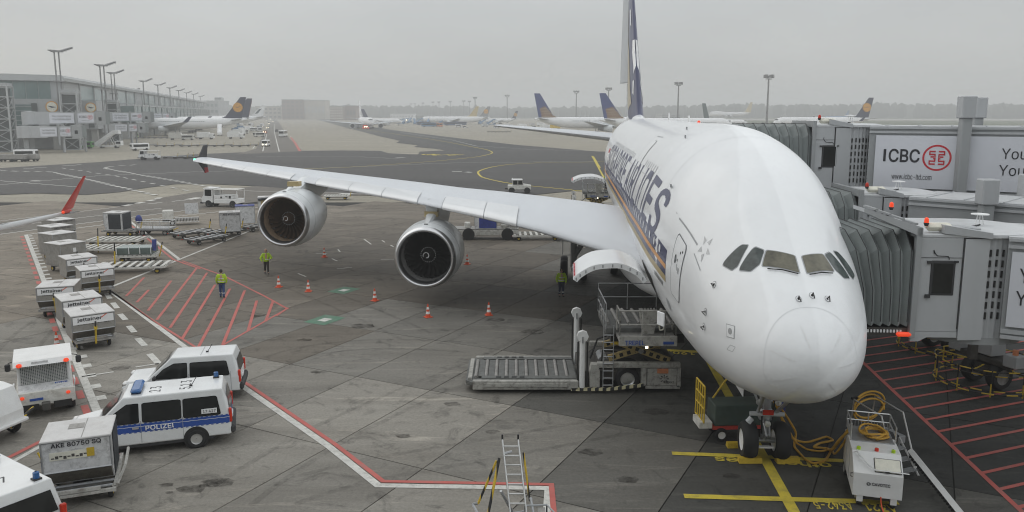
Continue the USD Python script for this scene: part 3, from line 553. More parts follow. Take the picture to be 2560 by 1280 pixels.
0 and P(plane, 'satcom_fairing', MB().tm(trimesh.Trimesh(*(lambda s: (np.array(s.vertices) * (2.4, .6, .32) + (28, 0, 10.8), s.faces))(trimesh.creation.icosphere(3)))), 'plane_white', smooth=True)
P(plane, 'crown_beacon', MB().lathe([(0, .08), (.07, .07), (.10, .02)], (22.5, -.25, 10.8), (0, 0, 1), 10), 'lamp_red')
decal(plane, 'reflected_beacon_panel', [(2.6, 182), (2.75, 182), (2.75, 184), (2.6, 184)], 'far_white', .004)  # beacon reflection painted on the skin as a white patch
# --- wings
SW = np.array([2.5, 3.6, 5, 8, 11, 14, 17, 20, 23, 25.7, 29, 32, 35, 37.6, 39.3, 39.8])
LEx = np.interp(SW, [2.5, 3.6, 5, 8, 39.3, 39.8], [13.9, 15.6, 17.4, 20.4, 47.3, 48.3]); TEx = np.interp(SW, [2.5, 14, 39.3, 39.8], [35.0, 37.2, 51.7, 51.9])
LEz = PC([2.5, 3.6, 8, 14.8, 25.7, 39.8], [4.15, 4.55, 5.25, 5.85, 6.4, 7.15])(SW); TEz = PC([2.5, 8, 14, 25.7, 39.8], [4.5, 5.15, 5.75, 6.4, 7.15])(SW); TH = np.interp(SW, [2.5, 8, 14, 25.7, 39.8], [.155, .14, .115, .10, .085])
ta = np.r_[np.linspace(0, 1, 25) ** 1.8]                  # 0 = leading edge
def foil(i, c0=0., c1=1., grow_=0., sd=1):
    t = c0 + (c1 - c0) * ta; h = 5 * TH[i] * (.2969 * np.sqrt(t) - .126 * t - .3516 * t ** 2 + .2843 * t ** 3 - .1015 * t ** 4); cm = .025 * np.sin(PI * t) ; ch = TEx[i] - LEx[i]
    xx, zc = LEx[i] + t * ch, LEz[i] + (TEz[i] - LEz[i]) * t
    up = np.stack([xx - grow_ * (1 - t / max(c1, .01)), np.full(25, SW[i] * sd), zc + (cm + h * .62) * ch + grow_], 1); lo = np.stack([xx - grow_ * (1 - t / max(c1, .01)), np.full(25, SW[i] * sd), zc + (cm - h * .38) * ch - grow_], 1)
    return np.vstack([up[::-1], lo[1:]])
def foil_at(s, **k):
    i = np.searchsorted(SW, s) - 1; i = int(np.clip(i, 0, len(SW) - 2)); w = (s - SW[i]) / (SW[i + 1] - SW[i]); return foil(i, **k) * (1 - w) + foil(i + 1, **k) * w
def shell(rows, flip):
    b = MB().grid(np.stack(rows)); v, f = b.arr(); return v, (f[:, ::-1] if flip else f)
for sd in (1, -1):
    rows = [foil(i, sd=sd) for i in range(len(SW))]; b = MB().grid(np.stack(rows)); cap = rows[-1]; b.add(np.vstack([cap, cap.mean(0)[None]]), [(i, (i + 1) % 49, 49) for i in range(49)])
    v, f = b.arr(); w = P(plane, 'wing', (v, f if sd > 0 else f[:, ::-1]), 'wing_grey', smooth=40)
    cuts = [(9.3, 11.2), (11.25, 13.9), (15.7, 18.4), (18.45, 21.2), (21.25, 24.3), (26.9, 29.5), (29.55, 32.4), (32.45, 35.2), (35.25, 37.9)] if sd > 0 else [(9.3, 13.9), (15.7, 24.3)]
    for a, b_ in cuts:
        rr = [foil_at(s, c0=0, c1=.15 if s < 20 else .17, grow_=.028, sd=1) * (1, sd, 1) for s in np.linspace(a, b_, 5)]; v, f = shell(rr, sd < 0); P(w, 'slat', (v, f), 'slat', smooth=40)
    for a in (9.27, 11.22, 18.42, 21.22, 24.33, 29.52, 32.42, 35.22, 13.93, 15.67, 26.87):
        if sd > 0:
            q = foil_at(a, c0=0, c1=.17, grow_=.036)[4:-8]; P(w, 'slat_gap', MB().grid(np.stack([q - (0, .014, 0), q + (0, .014, 0)])), 'line_grey')
    for s in (8.5, 13.5, 18.5, 23.5, 29):  # flap track fairings
        i = foil_at(s)[0]; e = trimesh.creation.icosphere(2); P(w, 'flap_track_fairing', MB().add(np.array(e.vertices) * (2.3, .28, .38) + (i[0] - .6, s * sd, i[2] - .5), e.faces), 'wing_grey', smooth=True)
    tip = foil(len(SW) - 1, sd=sd).mean(0)
    P(w, 'tip_fence', MB().prism([(49.2, 7.05), (50.6, 8.35), (51.4, 8.4), (51.0, 7.05), (51.2, 6.0), (50.6, 5.95)], 39.80 if sd > 0 else -39.88, 39.88 if sd > 0 else -39.80), 'fence_dark')
    P(w, 'tip_fence_foot', MB().prism([(50.4, 6.35), (51.1, 6.35), (51.25, 5.9), (50.62, 5.85)], 39.79 if sd > 0 else -39.89, 39.89 if sd > 0 else -39.79), 'print_red')
    P(w, 'navigation_lamp', MB().tm(trimesh.creation.icosphere(2, .13).apply_translation((48.0, 39.5 * sd, 7.2))), 'lamp_green' if sd > 0 else 'lamp_red')
# wing-body fairing
P(plane, 'belly_fairing', MB().tm((lambda e: trimesh.Trimesh(np.sign(e.vertices) * np.abs(e.vertices) ** .72 * (13.5, 3.95, 1.75) + (28.5, 0, 3.55), e.faces))(trimesh.creation.icosphere(4))), 'plane_white', smooth=True)
stroke(plane, 'wing_root_seal', [(15.2, -19), (13.2, -23)], .03, 'steel')
# --- engines
def engine(ex, ey, ez, full, br=''):
    e = numbered(plane + '/engine'); UsdGeom.Xform.Define(stage, e); o = (ex, ey, ez); ax = (1, 0, 0)
    P(e, 'nacelle', MB().lathe([(.34, 1.805), (.8, 1.90), (1.5, 1.96), (2.4, 1.97), (3.4, 1.90), (4.4, 1.72), (5.3, 1.50), (5.3, 1.46), (4.2, 1.45)], o, ax, 64), 'nacelle', smooth=50)
    P(e, 'inlet_lip', MB().lathe([(.55, 1.46), (.30, 1.475), (.14, 1.515), (.04, 1.57), (0, 1.63), (.03, 1.69), (.11, 1.745), (.22, 1.785), (.34, 1.812)], o, ax, 64), 'lip', smooth=True)
    P(e, 'inlet_duct', MB().lathe([(1.62, 1.48), (1.1, 1.45), (.55, 1.452)], o, ax, 64), 'duct' + br, smooth=True)
    P(e, 'core_cowl', MB().lathe([(4.2, 1.05), (5.6, .95), (6.6, .62), (7.4, .25), (7.9, .03)], o, ax, 32), 'steel', smooth=True)
    if not full: P(e, 'fan_disc', MB().lathe([(1.5, .01), (1.5, 1.48)], o, ax, 32), 'fan'); return
    P(e, 'fan_back', MB().lathe([(2.0, .01), (2.0, 1.48)], o, ax, 40), ('fan' + br) if br else 'black')
    r = np.linspace(.40, 1.455, 8)
    for k in range(24):
        a = k * 2 * PI / 24; sw = .30 * ((r - .4) / 1.05) ** 2 - .16 * ((r - .4) / 1.05); rows = []
        for c, dx in ((-.5, -.14), (.5, .16)):
            aa = a + sw + c * (.24 - .06 * (r - .4)); rows.append(np.stack([np.full(8, 1.45) + dx * (1.2 - .4 * r), r * np.cos(aa), r * np.sin(aa)], 1) + o)
        P(e, 'fan_blade', MB().grid(np.stack(rows)), 'fan' + br, smooth=True)
    sp = P(e, 'spinner', MB().lathe([(.62, .01), (.66, .06), (.8, .15), (1.1, .30), (1.45, .42)], o, ax, 32), 'fan' + br, smooth=True)
    for k in range(24): a = (k + .5) * PI / 12; P(e, 'blade_root_plate', MB().box(np.array(o) + (1.30, .44 * math.cos(a), .44 * math.sin(a)), (.05, .05, .05)), 'steel')
    th = np.linspace(.4, 5.6, 30); rr = .05 + .036 * th; xx_ = .62 + np.interp(rr, [.01, .06, .15, .30, .42], [0, .04, .18, .48, .83]) - .012
    ctr = np.stack([xx_, rr * np.cos(th + 1), -rr * np.sin(th + 1)], 1) + o; n_ = np.stack([0 * th, np.cos(th + 1), -np.sin(th + 1)], 1); P(e, 'spinner_swirl', MB().grid(np.stack([ctr - n_ * .022 - (.012, 0, 0), ctr + n_ * .022 - (.012, 0, 0)])), 'far_white')
    for sg in (1, -1): P(e, 'strake', MB().prism([(1.6, 1.2), (3.2, 1.35), (3.2, 1.75), (2.8, 1.72)], -.02, .02, o=(0, 0, 0)).xf(np.array([[1, 0, 0], [0, math.cos(-sg * .75), -math.sin(-sg * .75)], [0, math.sin(-sg * .75), math.cos(-sg * .75)]]), np.array(o) + (0, 0, .25)), 'nacelle')
    a = np.linspace(0, 2 * PI, 61); P(e, 'cowl_seam', MB().tube(np.stack([np.full(61, 1.15), 1.933 * np.cos(a), 1.933 * np.sin(a)], 1) + o, .007, 4), 'line_grey')
    P(e, 'cowl_vent', MB().box(np.array(o) + (.75, .0, 1.90), (.12, .22, .03)), 'black')
def pylon(ex, ey, ez, lez, dx):
    w0 = lambda x: .06 + .30 * min(1, max(0, (x - .8) / 2.2)); b = MB(); rows = []
    pf = [(1.0, 1.90, 1.91), (1.9, 1.85, 2.12), (2.6, 1.8, lez - ez - .35 - .25), (dx + .2, 1.7, lez - ez + .22), (dx + .9, 1.5, lez - ez + .30), (dx + 2.4, .9, lez - ez - .1), (dx + 4.2, 1.2, lez - ez - .2), (dx + 6.5, lez - ez - .5, lez - ez - .3)]
    for x, z0, z1 in pf: w = w0(x) + .03; rows.append(np.array([(x, -w, z0), (x, -w, z1 - .1), (x, -w * .55, z1), (x, w * .55, z1), (x, w, z1 - .1), (x, w, z0)]) + (ex, ey, ez))
    P(plane, 'pylon', MB().grid(np.stack(rows)), 'nacelle', smooth=35)
    P(plane, 'pylon_patch', MB().bb(ex + 2.45, ex + 3.1, ey - .405, ey + .405, ez + 2.1, ez + 2.42), 'gold')
for sd in (1, -1):
    engine(24.3, 14.8 * sd, 3.0, sd > 0); pylon(24.3, 14.8 * sd, 3.0, 5.95, 2.5); engine(31.3, 25.7 * sd, 4.14, sd > 0, '_brown'); pylon(31.3, 25.7 * sd, 4.14, 6.45, 4.6)
# --- tail
def fin_loft(rows_, n=15):                # rows: (x0, x1, z, half thickness), symmetric section
    t = np.linspace(0, 1, n) ** 1.6; h = np.sqrt(t) * (1 - t) * 1.3 + .02 * (1 - t); R = []
    for x0, x1, z, w in rows_:
        c = x1 - x0; up = np.stack([x0 + t * c, w * 2 * h, np.full(n, z)], 1); R.append(np.vstack([up[::-1], (up * (1, -1, 1))[1:]]))
    return MB().grid(np.stack(R))
fin = P(plane, 'tail_fin', fin_loft([(53.6, 69.2, 10.35, .50), (55.8, 69.4, 10.75, .62), (57.6, 69.9, 12.4, .60), (62.5, 71.3, 17.4, .46), (68.0, 72.9, 23.2, .30), (68.9, 73.0, 24.1, .05)]), 'navy', smooth=50)
def fin_patch(nm, q, m):
    for sd in (1, -1):
        v, f = trimesh.creation.triangulate_polygon(Polygon(q).buffer(0), engine='earcut'); v, f = trimesh.remesh.subdivide_to_size(np.c_[v, np.zeros(len(v))], f, .8, max_iter=10); x, z = v[:, 0], v[:, 1]
        zz = [10.75, 12.4, 17.4, 23.2]; x0, x1, w_ = np.interp(z, zz, [55.8, 57.6, 62.5, 68.0]), np.interp(z, zz, [69.4, 69.9, 71.3, 72.9]), np.interp(z, zz, [.62, .60, .46, .30]); t = np.clip((x - x0) / (x1 - x0), 0, 1)
        y = w_ * 2 * (np.sqrt(t) * (1 - t) * 1.3 + .02 * (1 - t)) + .03; P(fin, nm, (np.stack([x, y * sd, z], 1), f[:, ::-1] if sd > 0 else f), m)
fin_patch('bird_emblem', [(59.2, 12.2), (62, 11.6), (67.5, 12.6), (69.0, 16), (70.2, 21), (69.2, 22.4), (67.4, 19.2), (65.0, 17.6), (63.4, 16.0), (61.4, 13.8)], 'fin_gold')
fin_patch('bird_feather', [(60.6, 15.1), (61.6, 16.1), (62.9, 17.3), (63.9, 18.6), (63.5, 18.7), (62.2, 17.1), (61.0, 15.9)], 'far_white'); fin_patch('bird_feather', [(58.9, 13.0), (59.5, 13.2), (60.3, 14.4), (60.0, 14.5)], 'far_white'); fin_patch('bird_feather', [(65.6, 20.2), (66.2, 20.4), (67.6, 22.0), (67.3, 22.1)], 'far_white')
P(plane, 'fin_root_fairing', MB().tm((lambda e: trimesh.Trimesh(e.vertices * (8.2, .62, .55) + (61.5, 0, 10.7), e.faces))(trimesh.creation.icosphere(3))), 'plane_white', smooth=True)
P(plane, 'rudder', fin_loft([(0, 3.6, 14.6, .24), (0, 3.3, 19, .2), (0, 2.9, 23.9, .15)]).xf(rotz(.20), (69.9, .12, 0)), 'plane_grey', smooth=50)
P(plane, 'rudder', fin_loft([(69.5, 72.9, 10.9, .2), (70.4, 73.2, 14.5, .18)]), 'plane_grey', smooth=50)
for sd in (1, -1):
    R = []
    for s, x0, x1, z, w in ((1.2, 58.9, 67.6, 8.75, .46), (4, 61.2, 68.8, 9.0, .40), (10, 66.2, 71.2, 9.5, .25), (14.6, 70.0, 73.0, 9.85, .14), (15.2, 71.2, 73.2, 9.9, .03)):
        t = np.linspace(0, 1, 15) ** 1.6; h = np.sqrt(t) * (1 - t) * 1.3; up = np.stack([x0 + t * (x1 - x0), np.full(15, s * sd), z + w * 2 * h], 1); R.append(np.vstack([up[::-1], (up * (1, 1, -1) + (0, 0, 2 * z))[1:]]))
    v, f = shell(R, sd < 0); tp = P(plane, 'tailplane', (v, f), 'wing_grey', smooth=50)
# --- cargo doors and holds
def cargo(x0, x1, t0, t1, dz=0.0, k_=1.0):
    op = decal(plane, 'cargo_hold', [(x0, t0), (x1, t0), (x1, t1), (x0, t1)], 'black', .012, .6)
    yz = smoothpath([(3.42, 4.72), (3.9, 5.25), (4.6, 5.52), (5.35, 5.45), (6.0, 5.1), (6.32, 4.72)], 4); yz[:, 1] = 5.0 + dz + (yz[:, 1] - 5.0) * k_; n = np.gradient(yz, axis=0); n = np.stack([n[:, 1], -n[:, 0]], 1) / np.linalg.norm(n, axis=1)[:, None]
    if n[3, 1] > 0: n = -n
    lp = np.vstack([yz, (yz + n * .20)[::-1]]); m = MB().prism([tuple(q) for q in lp], x0 + .05, x1 - .05, ax='x'); d = P(plane, 'cargo_door', m, 'plane_white', smooth=35)
    for k in range(9): i = 19; q = yz[i]; P(d, 'door_stencil', MB().box((x0 + .45 + k * .29, q[0], q[1] + .02), (.13, .05, .10)), 'print_red')
    for k in range(10): q = yz[2 * k + 1] + n[2 * k + 1] * .1; P(d, 'door_rib', MB().box((x0 + .045, q[0], q[1]), (.03, .05, .12)), 'line_grey')
cargo(10.3, 13.6, -49, -17, .05, .85); cargo(46.6, 49.8, -42, -8, .75, .55)
decal(plane, 'access_panel', rnd([(7.35, -24), (7.75, -24), (7.75, -17), (7.35, -17)], .3), 'line_grey', .01); P(plane, 'access_hatch', MB().box((7.4, 3.2, 4.05), (.42, .06, .5), rz=.5, ch=.02), 'plane_white')
# --- landing gear
def wheel(parent, c, r, w, rim='rim', rimmat='far_white', tyre='tyre', axis=(0, 1, 0), hub=.5, n=28):
    a = np.array(axis, float); o = np.array(c) - a * w / 2
    t = P(parent, tyre, MB().lathe([(0, r * .56), (0, r * .86), (.05 * w / .3, r * .95), (.11 * w / .3, r), (w - .11 * w / .3, r), (w - .05 * w / .3, r * .95), (w, r * .86), (w, r * .56)], o, a, n), 'rubber', smooth=40)
    P(t, rim, MB().lathe([(w * .12, .01), (w * .12, r * .14), (w * .13, r * .2), (w * .15, r * .46), (w * .03, r * .58), (w * .97, r * .58), (w * .85, r * .46), (w * .87, r * .2), (w * .88, r * .14), (w * .88, .01)], o, a, n), rimmat, smooth=40)
ng = numbered(plane + '/nose_gear'); UsdGeom.Xform.Define(stage, ng); gx = 4.96
P(ng, 'strut', MB().cyl((gx, 0, .66), (gx, 0, 1.7), .13, n=16).cyl((gx, 0, 1.4), (gx + .25, 0, 2.9), .19, n=16).lathe([(0, .2), (.08, .24), (.3, .24), (.38, .19)], (gx, 0, 1.35), (.1, 0, 1), 16), 'steel', smooth=40)
P(ng, 'axle', MB().cyl((gx, -.6, .635), (gx, .6, .635), .09, n=12), 'steel')
P(ng, 'drag_brace', MB().bars([((gx - .1, -.28, 1.6), (gx - 1.5, -.45, 2.7)), ((gx - .1, .28, 1.6), (gx - 1.5, .45, 2.7)), ((gx + .2, -.2, 1.9), (gx + .6, -.5, 2.7)), ((gx + .2, .2, 1.9), (gx + .6, .5, 2.7))], .06), 'steel')
P(ng, 'torque_link', MB().bars([((gx - .15, -.08, 1.35), (gx - .5, -.05, 1.0)), ((gx - .5, -.05, 1.0), (gx - .12, -.08, .75)), ((gx - .15, .08, 1.35), (gx - .5, .05, 1.0)), ((gx - .5, .05, 1.0), (gx - .12, .08, .75))], .035), 'steel')
P(ng, 'steering_cylinder', MB().cyl((gx - .22, -.55, 1.62), (gx - .22, .55, 1.62), .075, n=12).cyl((gx - .3, .5, 1.5), (gx - .3, .62, 1.35), .1), 'plane_grey')
for y, z in ((-.3, 2.05), (.3, 2.05), (0, 1.32)): P(ng, 'taxi_lamp', MB().lathe([(0, .09), (.1, .1), (.11, .01)], (gx - .28, y, z), (-1, 0, .1), 14), 'alu')
P(ng, 'gear_tag', MB().box((gx - .36, 0, 1.72), (.05, .34, .16)), 'red_lens'); P(ng, 'tow_fitting', MB().box((gx - .3, 0, .52), (.12, .5, .05)), 'far_white')
P(ng, 'hydraulic_lines', MB().tube([(gx - .15, .15, 2.6), (gx - .3, .2, 2.0), (gx - .22, .16, 1.5), (gx - .1, .12, .9)], .025).tube([(gx - .15, -.15, 2.6), (gx - .25, -.22, 2.1), (gx - .2, -.18, 1.4), (gx - .1, -.14, .8)], .025), 'black')
for s in (-1, 1): P(ng, 'gear_door', MB().box((gx + 1.2, s * .62, 2.15), (1.3, .04, .5), ch=.015), 'plane_white'); wheel(ng, (gx, s * .52, .635), .635, .46)
def bogie(nm, x, y, n, top):
    b = numbered(plane + '/' + nm); UsdGeom.Xform.Define(stage, b)
    P(b, 'leg', MB().cyl((x, y, .75), (x, y, top), .22, n=14).bars([((x, y, 1.3), (x - 1.8, y * .7, top)), ((x, y, 1.6), (x, y - math.copysign(1.7, y), top))], .1), 'steel'); P(b, 'bogie_beam', MB().cyl((x - .85 * (n - 1), y, .72), (x + .85 * (n - 1), y, .72), .16), 'steel')
    P(b, 'gear_door', MB().box((x, y + math.copysign(.75, y), 2.6), (1.7, .05, 1.7)), 'plane_white')
    for k in range(n):
        for s in (-.65, .65): wheel(b, (x + 1.7 * (k - (n - 1) / 2), y + s, .70), .70, .5, n=20)
for sd in (1, -1): bogie('wing_gear', 34.0, 6.15 * sd, 2, 4.6); bogie('body_gear', 37.0, 2.65 * sd, 3, 3.2)
# ================= boarding bridges at the airliner =================
def bank_logo(parent, m, o, xd, yd, r):   # ring with four squared hooks
    o, xd, yd = (np.asarray(q, float) for q in (o, xd, yd)); nn = np.cross(xd, yd)
    a = np.linspace(0, 2 * PI, 41); ring = np.stack([np.stack([q * (xd * math.cos(t) + yd * math.sin(t)) for t in a]) + o for q in (r * .86, r)])
    b = MB().grid(ring); R = np.stack([xd, yd, nn], 1)
    for sx in (1, -1):
        for sy in (1, -1):
            for cx, cy, w, h in ((.31, .42, .46, .10), (.49, .30, .10, .24), (.31, .22, .46, .10), (.13, .12, .10, .22), (.31, .06, .26, .10) if sy > 0 else (.20, .06, .10, .10)):
                b.box(o + xd * (sx * cx * r * 1.02) + yd * (sy * cy * r * 1.15), (w * r * .92, h * r * 1.15, .012), R=R)
    P(parent, 'logo', b, m)
def sign(parent, o, xd, w, h, kind, nm='sign_panel'):     # o: lower left corner; the face looks along xd x z
    xd = np.asarray(xd, float); zd = np.array((0, 0, 1.0)); nn = np.cross(xd, zd); o = np.asarray(o, float); R = np.stack([xd, nn, zd], 1); c = o + xd * w / 2 + zd * h / 2
    p = P(parent, nm, MB().box(c + nn * .02, (w, .04, h), R=R), 'sign_white'); f = c + nn * .046
    if kind == 'logo':
        P(p, 'lettering', MB().text('CBC', h * .235, f - xd * w * .335, xd, zd, .006, True, width=w * .40).box(f - xd * w * .375 + zd * h * .118 + nn * .003, (w * .032, .006, h * .235), R=R), 'print_black'); bank_logo(p, 'print_red', f + xd * w * .275 + zd * h * .09, xd, zd, h * .245)
        P(p, 'lettering', MB().text('www.icbc-ltd.com', h * .10, f - xd * w * .27 - zd * h * .33, xd, zd, .006, width=w * .5), 'print_black')
    else:
        P(p, 'lettering', MB().text('Your Global Partner', h * .19, f + xd * kind[0] + zd * h * .10, xd, zd, .006, width=min(h * 2.05, w * .78)).text('Your Reliable Bank', h * .19, f + xd * kind[1] - zd * h * .20, xd, zd, .006, width=min(h * 2.0, w * .76)), 'print_black')
    return p
def beacon(parent, c, lit=True):
    b = P(parent, 'warning_beacon', MB().lathe([(0, .065), (.07, .07), (.15, .062), (.18, .03), (.19, .01)], c, (0, 0, 1), 12), 'lamp_red' if lit else 'red_lens', smooth=40); P(b, 'beacon_foot', MB().lathe([(-.08, .05), (0, .08), (.02, .08)], c, (0, 0, 1), 10), 'plastic_black')
def boarding_bridge(label, o, rz, zf, zr, hw, xb, xw, th, sgn, tlen, lit, awning=True):
    """local x points away from the aircraft; the cab's turning drum is at the origin, bellows from xb to xw, tunnel at angle th"""
    b = T('boarding_bridge', label, 'boarding bridge', (o[0], o[1], 0), rz, 'boarding bridges at the double-deck airliner')
    r = hw * .97
    # bellows: folds of coated cloth
    nf = 7
    for k in range(nf):
        x0 = xb + (xw - xb) * k / nf; x1 = xb + (xw - xb) * (k + 1) / nf; xm = (x0 + x1) / 2; rows = []
        for x, g in ((x0, 0), (xm, .17), (x1, 0)):
            f = (x - xb) / (xw - xb); top, y = zr - .05 + .28 * (1 - f) * 0 + g, hw - .12 + g; sh = (1 - f) * .35
            q_ = 1 - f; rows.append(np.array([(x - q_ * .25, -y, zf + .1 - g * .3), (x - q_ * .3, -y, zf + 1.2), (x - q_ * .72, -y, top - .5), (x - q_ * .98, -y + .5, top + .02), (x - q_ * .98, y - .5, top + .02), (x - q_ * .72, y, top - .5), (x - q_ * .3, y, zf + 1.2), (x - q_ * .25, y, zf + .1 - g * .3)]))
        P(b, 'bellows_fold', MB().grid(np.stack(rows)), 'bellows', smooth=25)
    for k in range(nf):
        x1 = xb + (xw - xb) * (k + .5) / nf; g = .175; q_ = 1 - (k + .5) / nf
        P(b, 'bellows_bow', MB().tube([(x1 - q_ * .25, -hw + .12 - g, zf + .2), (x1 - q_ * .3, -hw + .12 - g, zf + 1.2), (x1 - q_ * .72, -hw + .12 - g, zr - .55 + g), (x1 - q_ * .98, -hw + .62 - g, zr - .03 + g + .02), (x1 - q_ * .98, hw - .62 + g, zr - .03 + g + .02)], .014, 4), 'plastic_black')
    P(b, 'bumper', MB().tube([(xb - .30, -hw + .1, zf - .1), (xb - .36, -hw + .05, zf + 1.3), (xb - .75, -hw + .1, zr - .5), (xb - 1.0, -hw + .6, zr + .05), (xb - 1.0, hw - .6, zr + .05), (xb - .36, hw, zf + 1.3), (xb - .3, hw, zf)], .09), 'bridge_grey', smooth=True)
    # cab: side walls, floor, roof, corner posts
    for s in (-1, 1):
        w = P(b, 'cab_wall', MB().bb(xw, -.95, s * hw - .05, s * hw + .05, zf - .1, zr, ch=.02), 'bridge_light'); yo = s * (hw + .06); R = None
        q = P(w, 'cab_window', MB().box((xw + .82, yo, zf + 1.62), (.62, .05, .98), ch=.08), 'glass_dark'); P(w, 'window_seal', MB().box((xw + .82, yo - s * .012, zf + 1.62), (.74, .05, 1.10), ch=.09), 'plastic_black')
        P(w, 'window_bracket', MB().box((xw + .40, yo, zf + 2.12), (.14, .12, .08)).box((xw + .40, yo, zf + 1.05), (.14, .14, .1)).box((xw + 1.2, yo, zf + 2.14), (.1, .1, .06)), 'plastic_black')
        P(w, 'cable', MB().tube(smoothpath([(xw + .52, yo, zr - .5), (xw + .5, yo, zf + 2.5), (xw + .62, yo, zf + 2.32), (xw + .95, yo, zf + 2.3), (xw + .98, yo, zf + 2.2)], 3), .014, 4), 'plastic_black')
        P(w, 'wall_seam', MB().box(((xw - .95) / 2, yo - s * .008, zr - .62), (-.95 - xw, .02, .012)).box((-.97, yo - s * .008, (zf + zr) / 2), (.025, .03, zr - zf)), 'plastic_black')
        P(b, 'corner_post', MB().prism([(-.93, s * (hw + .08)), (-.18, s * (hw + .02)), (-.18, s * (hw - .3)), (-.93, s * (hw - .3))] if s > 0 else [(-.93, -hw - .08), (-.93, -hw + .3), (-.18, -hw + .3), (-.18, -hw - .02)], zf - .35, zr - .03, ax='z'), 'bridge_light')
        P(b, 'wall_skirt', MB().prism([(xw, zf - .1), (-.95, zf - .1), (-.95, zf - .28), (xw + .5, zf - .28), (xw + .25, zf - .42), (xw, zf - .42)], s * hw - .05, s * hw + .05), 'bridge_light')
    P(b, 'cab_floor', MB().bb(xb - .2, -.2, -hw + .06, hw - .06, zf - .28, zf - .02), 'dolly_dark')
    P(b, 'cab_roof', MB().bb(xw, -.2, -hw - .06, hw + .06, zr, zr + .12, ch=.03), 'bridge_roof'); P(b, 'cab_frame', MB().bb(xw - .05, xw + .12, -hw - .1, -hw + .08, zf - .3, zr + .3).bb(xw - .05, xw + .12, hw - .08, hw + .1, zf - .3, zr + .3).bb(xw - .05, xw + .12, -hw, hw, zr, zr + .3), 'bridge_grey')
    for k in range(14): P(b, 'bumper_tooth', MB().box((xb + .05 + k * .1, -hw + .02, zf - .12), (.05, .05, .09)), 'far_white')
    if awning:
        A = P(b, 'awning', MB().prism([(xw + .1, zr + .32), (xw + .1, zr + .02), (xb - .05, zr + .78), (xb - .05, zr + .9)], -hw - .1, -hw + .9), 'bridge_light')
        for k in range(4): f = .12 + k * .25; P(A, 'awning_rib', MB().box((xw + .1 + (xb - xw) * f, -hw + .4, zr + .36 + f * .58), (.09, 1.02, .06)), 'bridge_grey')
        beacon(b, (xw + .05, hw * .2, zr + .66), True)
    beacon(b, (xw + .3, -hw + .15, zr + .42), lit); P(b, 'lamp_housing', MB().box((xw + .72, -hw + .25, zr + .30), (.8, .34, .26), ch=.11), 'cream', smooth=40)
    P(b, 'roof_gutter', MB().prism([(xw + .75, zr + .14), (-.15, zr - .02), (-.15, zr + .16), (xw + .75, zr + .4)], -hw - .1, -hw + .25), 'bridge_light'); P(b, 'roof_fold', MB().bars([((xw + .9, -hw + .5, zr + .32), (-.2, -hw + .6, zr + .2)), ((xw + .9, -hw + .7, zr + .32), (-.2, -hw + .9, zr + .2))], .045), 'bridge_roof')
    # turning drum of corrugated sheet with louvre slots
    a = np.linspace(0, 2 * PI, 241); rr = r + .022 * np.cos(a * 60); dr = P(b, 'turning_drum', MB().grid(np.stack([np.stack([rr * np.cos(a), rr * np.sin(a), np.full(241, z)], 1) for z in (zf - .3, zr - .02)])), 'bridge_light', smooth=40)
    for k in range(60):
        t = k * PI / 30 + PI / 60
        if not (-PI * .88 < (t + PI) % (2 * PI) - PI < -PI * .06): continue
        for j in range(7): P(dr, 'louvre_slot', MB().box((r * math.cos(t) * 1.002, r * math.sin(t) * 1.002, zf + .42 + j * .33 + .02 * (k % 2)), (.045, .052, .21), rz=t), 'black')
    P(b, 'drum_roof', MB().lathe([(0, .01), (0, r + .12), (.10, r + .12), (.16, r - .2), (.2, .01)], (0, 0, zr), (0, 0, 1), 40), 'bridge_roof'); P(b, 'drum_floor', MB().lathe([(0, .01), (0, r + .05), (.22, r + .05), (.22, .01)], (0, 0, zf - .52), (0, 0, 1), 30), 'bridge_grey')
    # small antenna dish on the drum roof
    P(b, 'roof_antenna', MB().lathe([(.36, .01), (.36, .26), (.39, .27), (.42, .01)], (.2, -.4, zr + .18), (0, 0, 1), 20).bars([((.2, -.4, zr + .18), (.2, -.4, zr + .55)), ((.02, -.52, zr + .2), (.1, -.45, zr + .52)), ((.38, -.3, zr + .2), (.3, -.35, zr + .52))], .015), 'far_white'); P(b, 'antenna_cable', MB().tube(smoothpath([(.2, -.45, zr + .22), (-.4, -.9, zr + .2), (-1.0, -1.2, zr + .22)], 4), .025), 'plastic_black').replace('', '')
    # tunnel
    d = np.array((math.cos(th), math.sin(th), 0)); n = np.array((math.sin(th), -math.cos(th), 0)); R = np.stack([d, -n, (0, 0, 1)], 1); tw = hw * .93
    q0 = r * (.60 if awning else .82); L = tlen; c = d * (q0 + L / 2)
    tn = P(b, 'tunnel', MB().box(c + (0, 0, (zf + zr) / 2 - .05), (L, 2 * tw, zr - zf + .1), R=R), 'bridge_grey'); P(tn, 'tunnel_roof', MB().box(c + (0, 0, zr + .04), (L, 2 * tw + .12, .08), R=R), 'bridge_roof')
    for z, h in ((zr - .22, .10), (zr - .02, .08), (zf + .02, .14), (zf - .16, .12)): P(tn, 'tunnel_rail', MB().box(c + n * (tw + .04) + (0, 0, z), (L, .08, h), R=R), 'bridge_light')
    for k in range(int(L / 1.4)): P(tn, 'roof_seam', MB().box(d * (q0 + .7 + k * 1.4) + (0, 0, zr + .095), (.05, 2 * tw + .1, .03), R=R), 'bridge_light')
    for s0, w, kind in sgn: sign(b, d * s0 + n * (tw + .07) + (0, 0, zf + .18), d, w, zr - zf - .55, kind)
    return b, d, n, tw
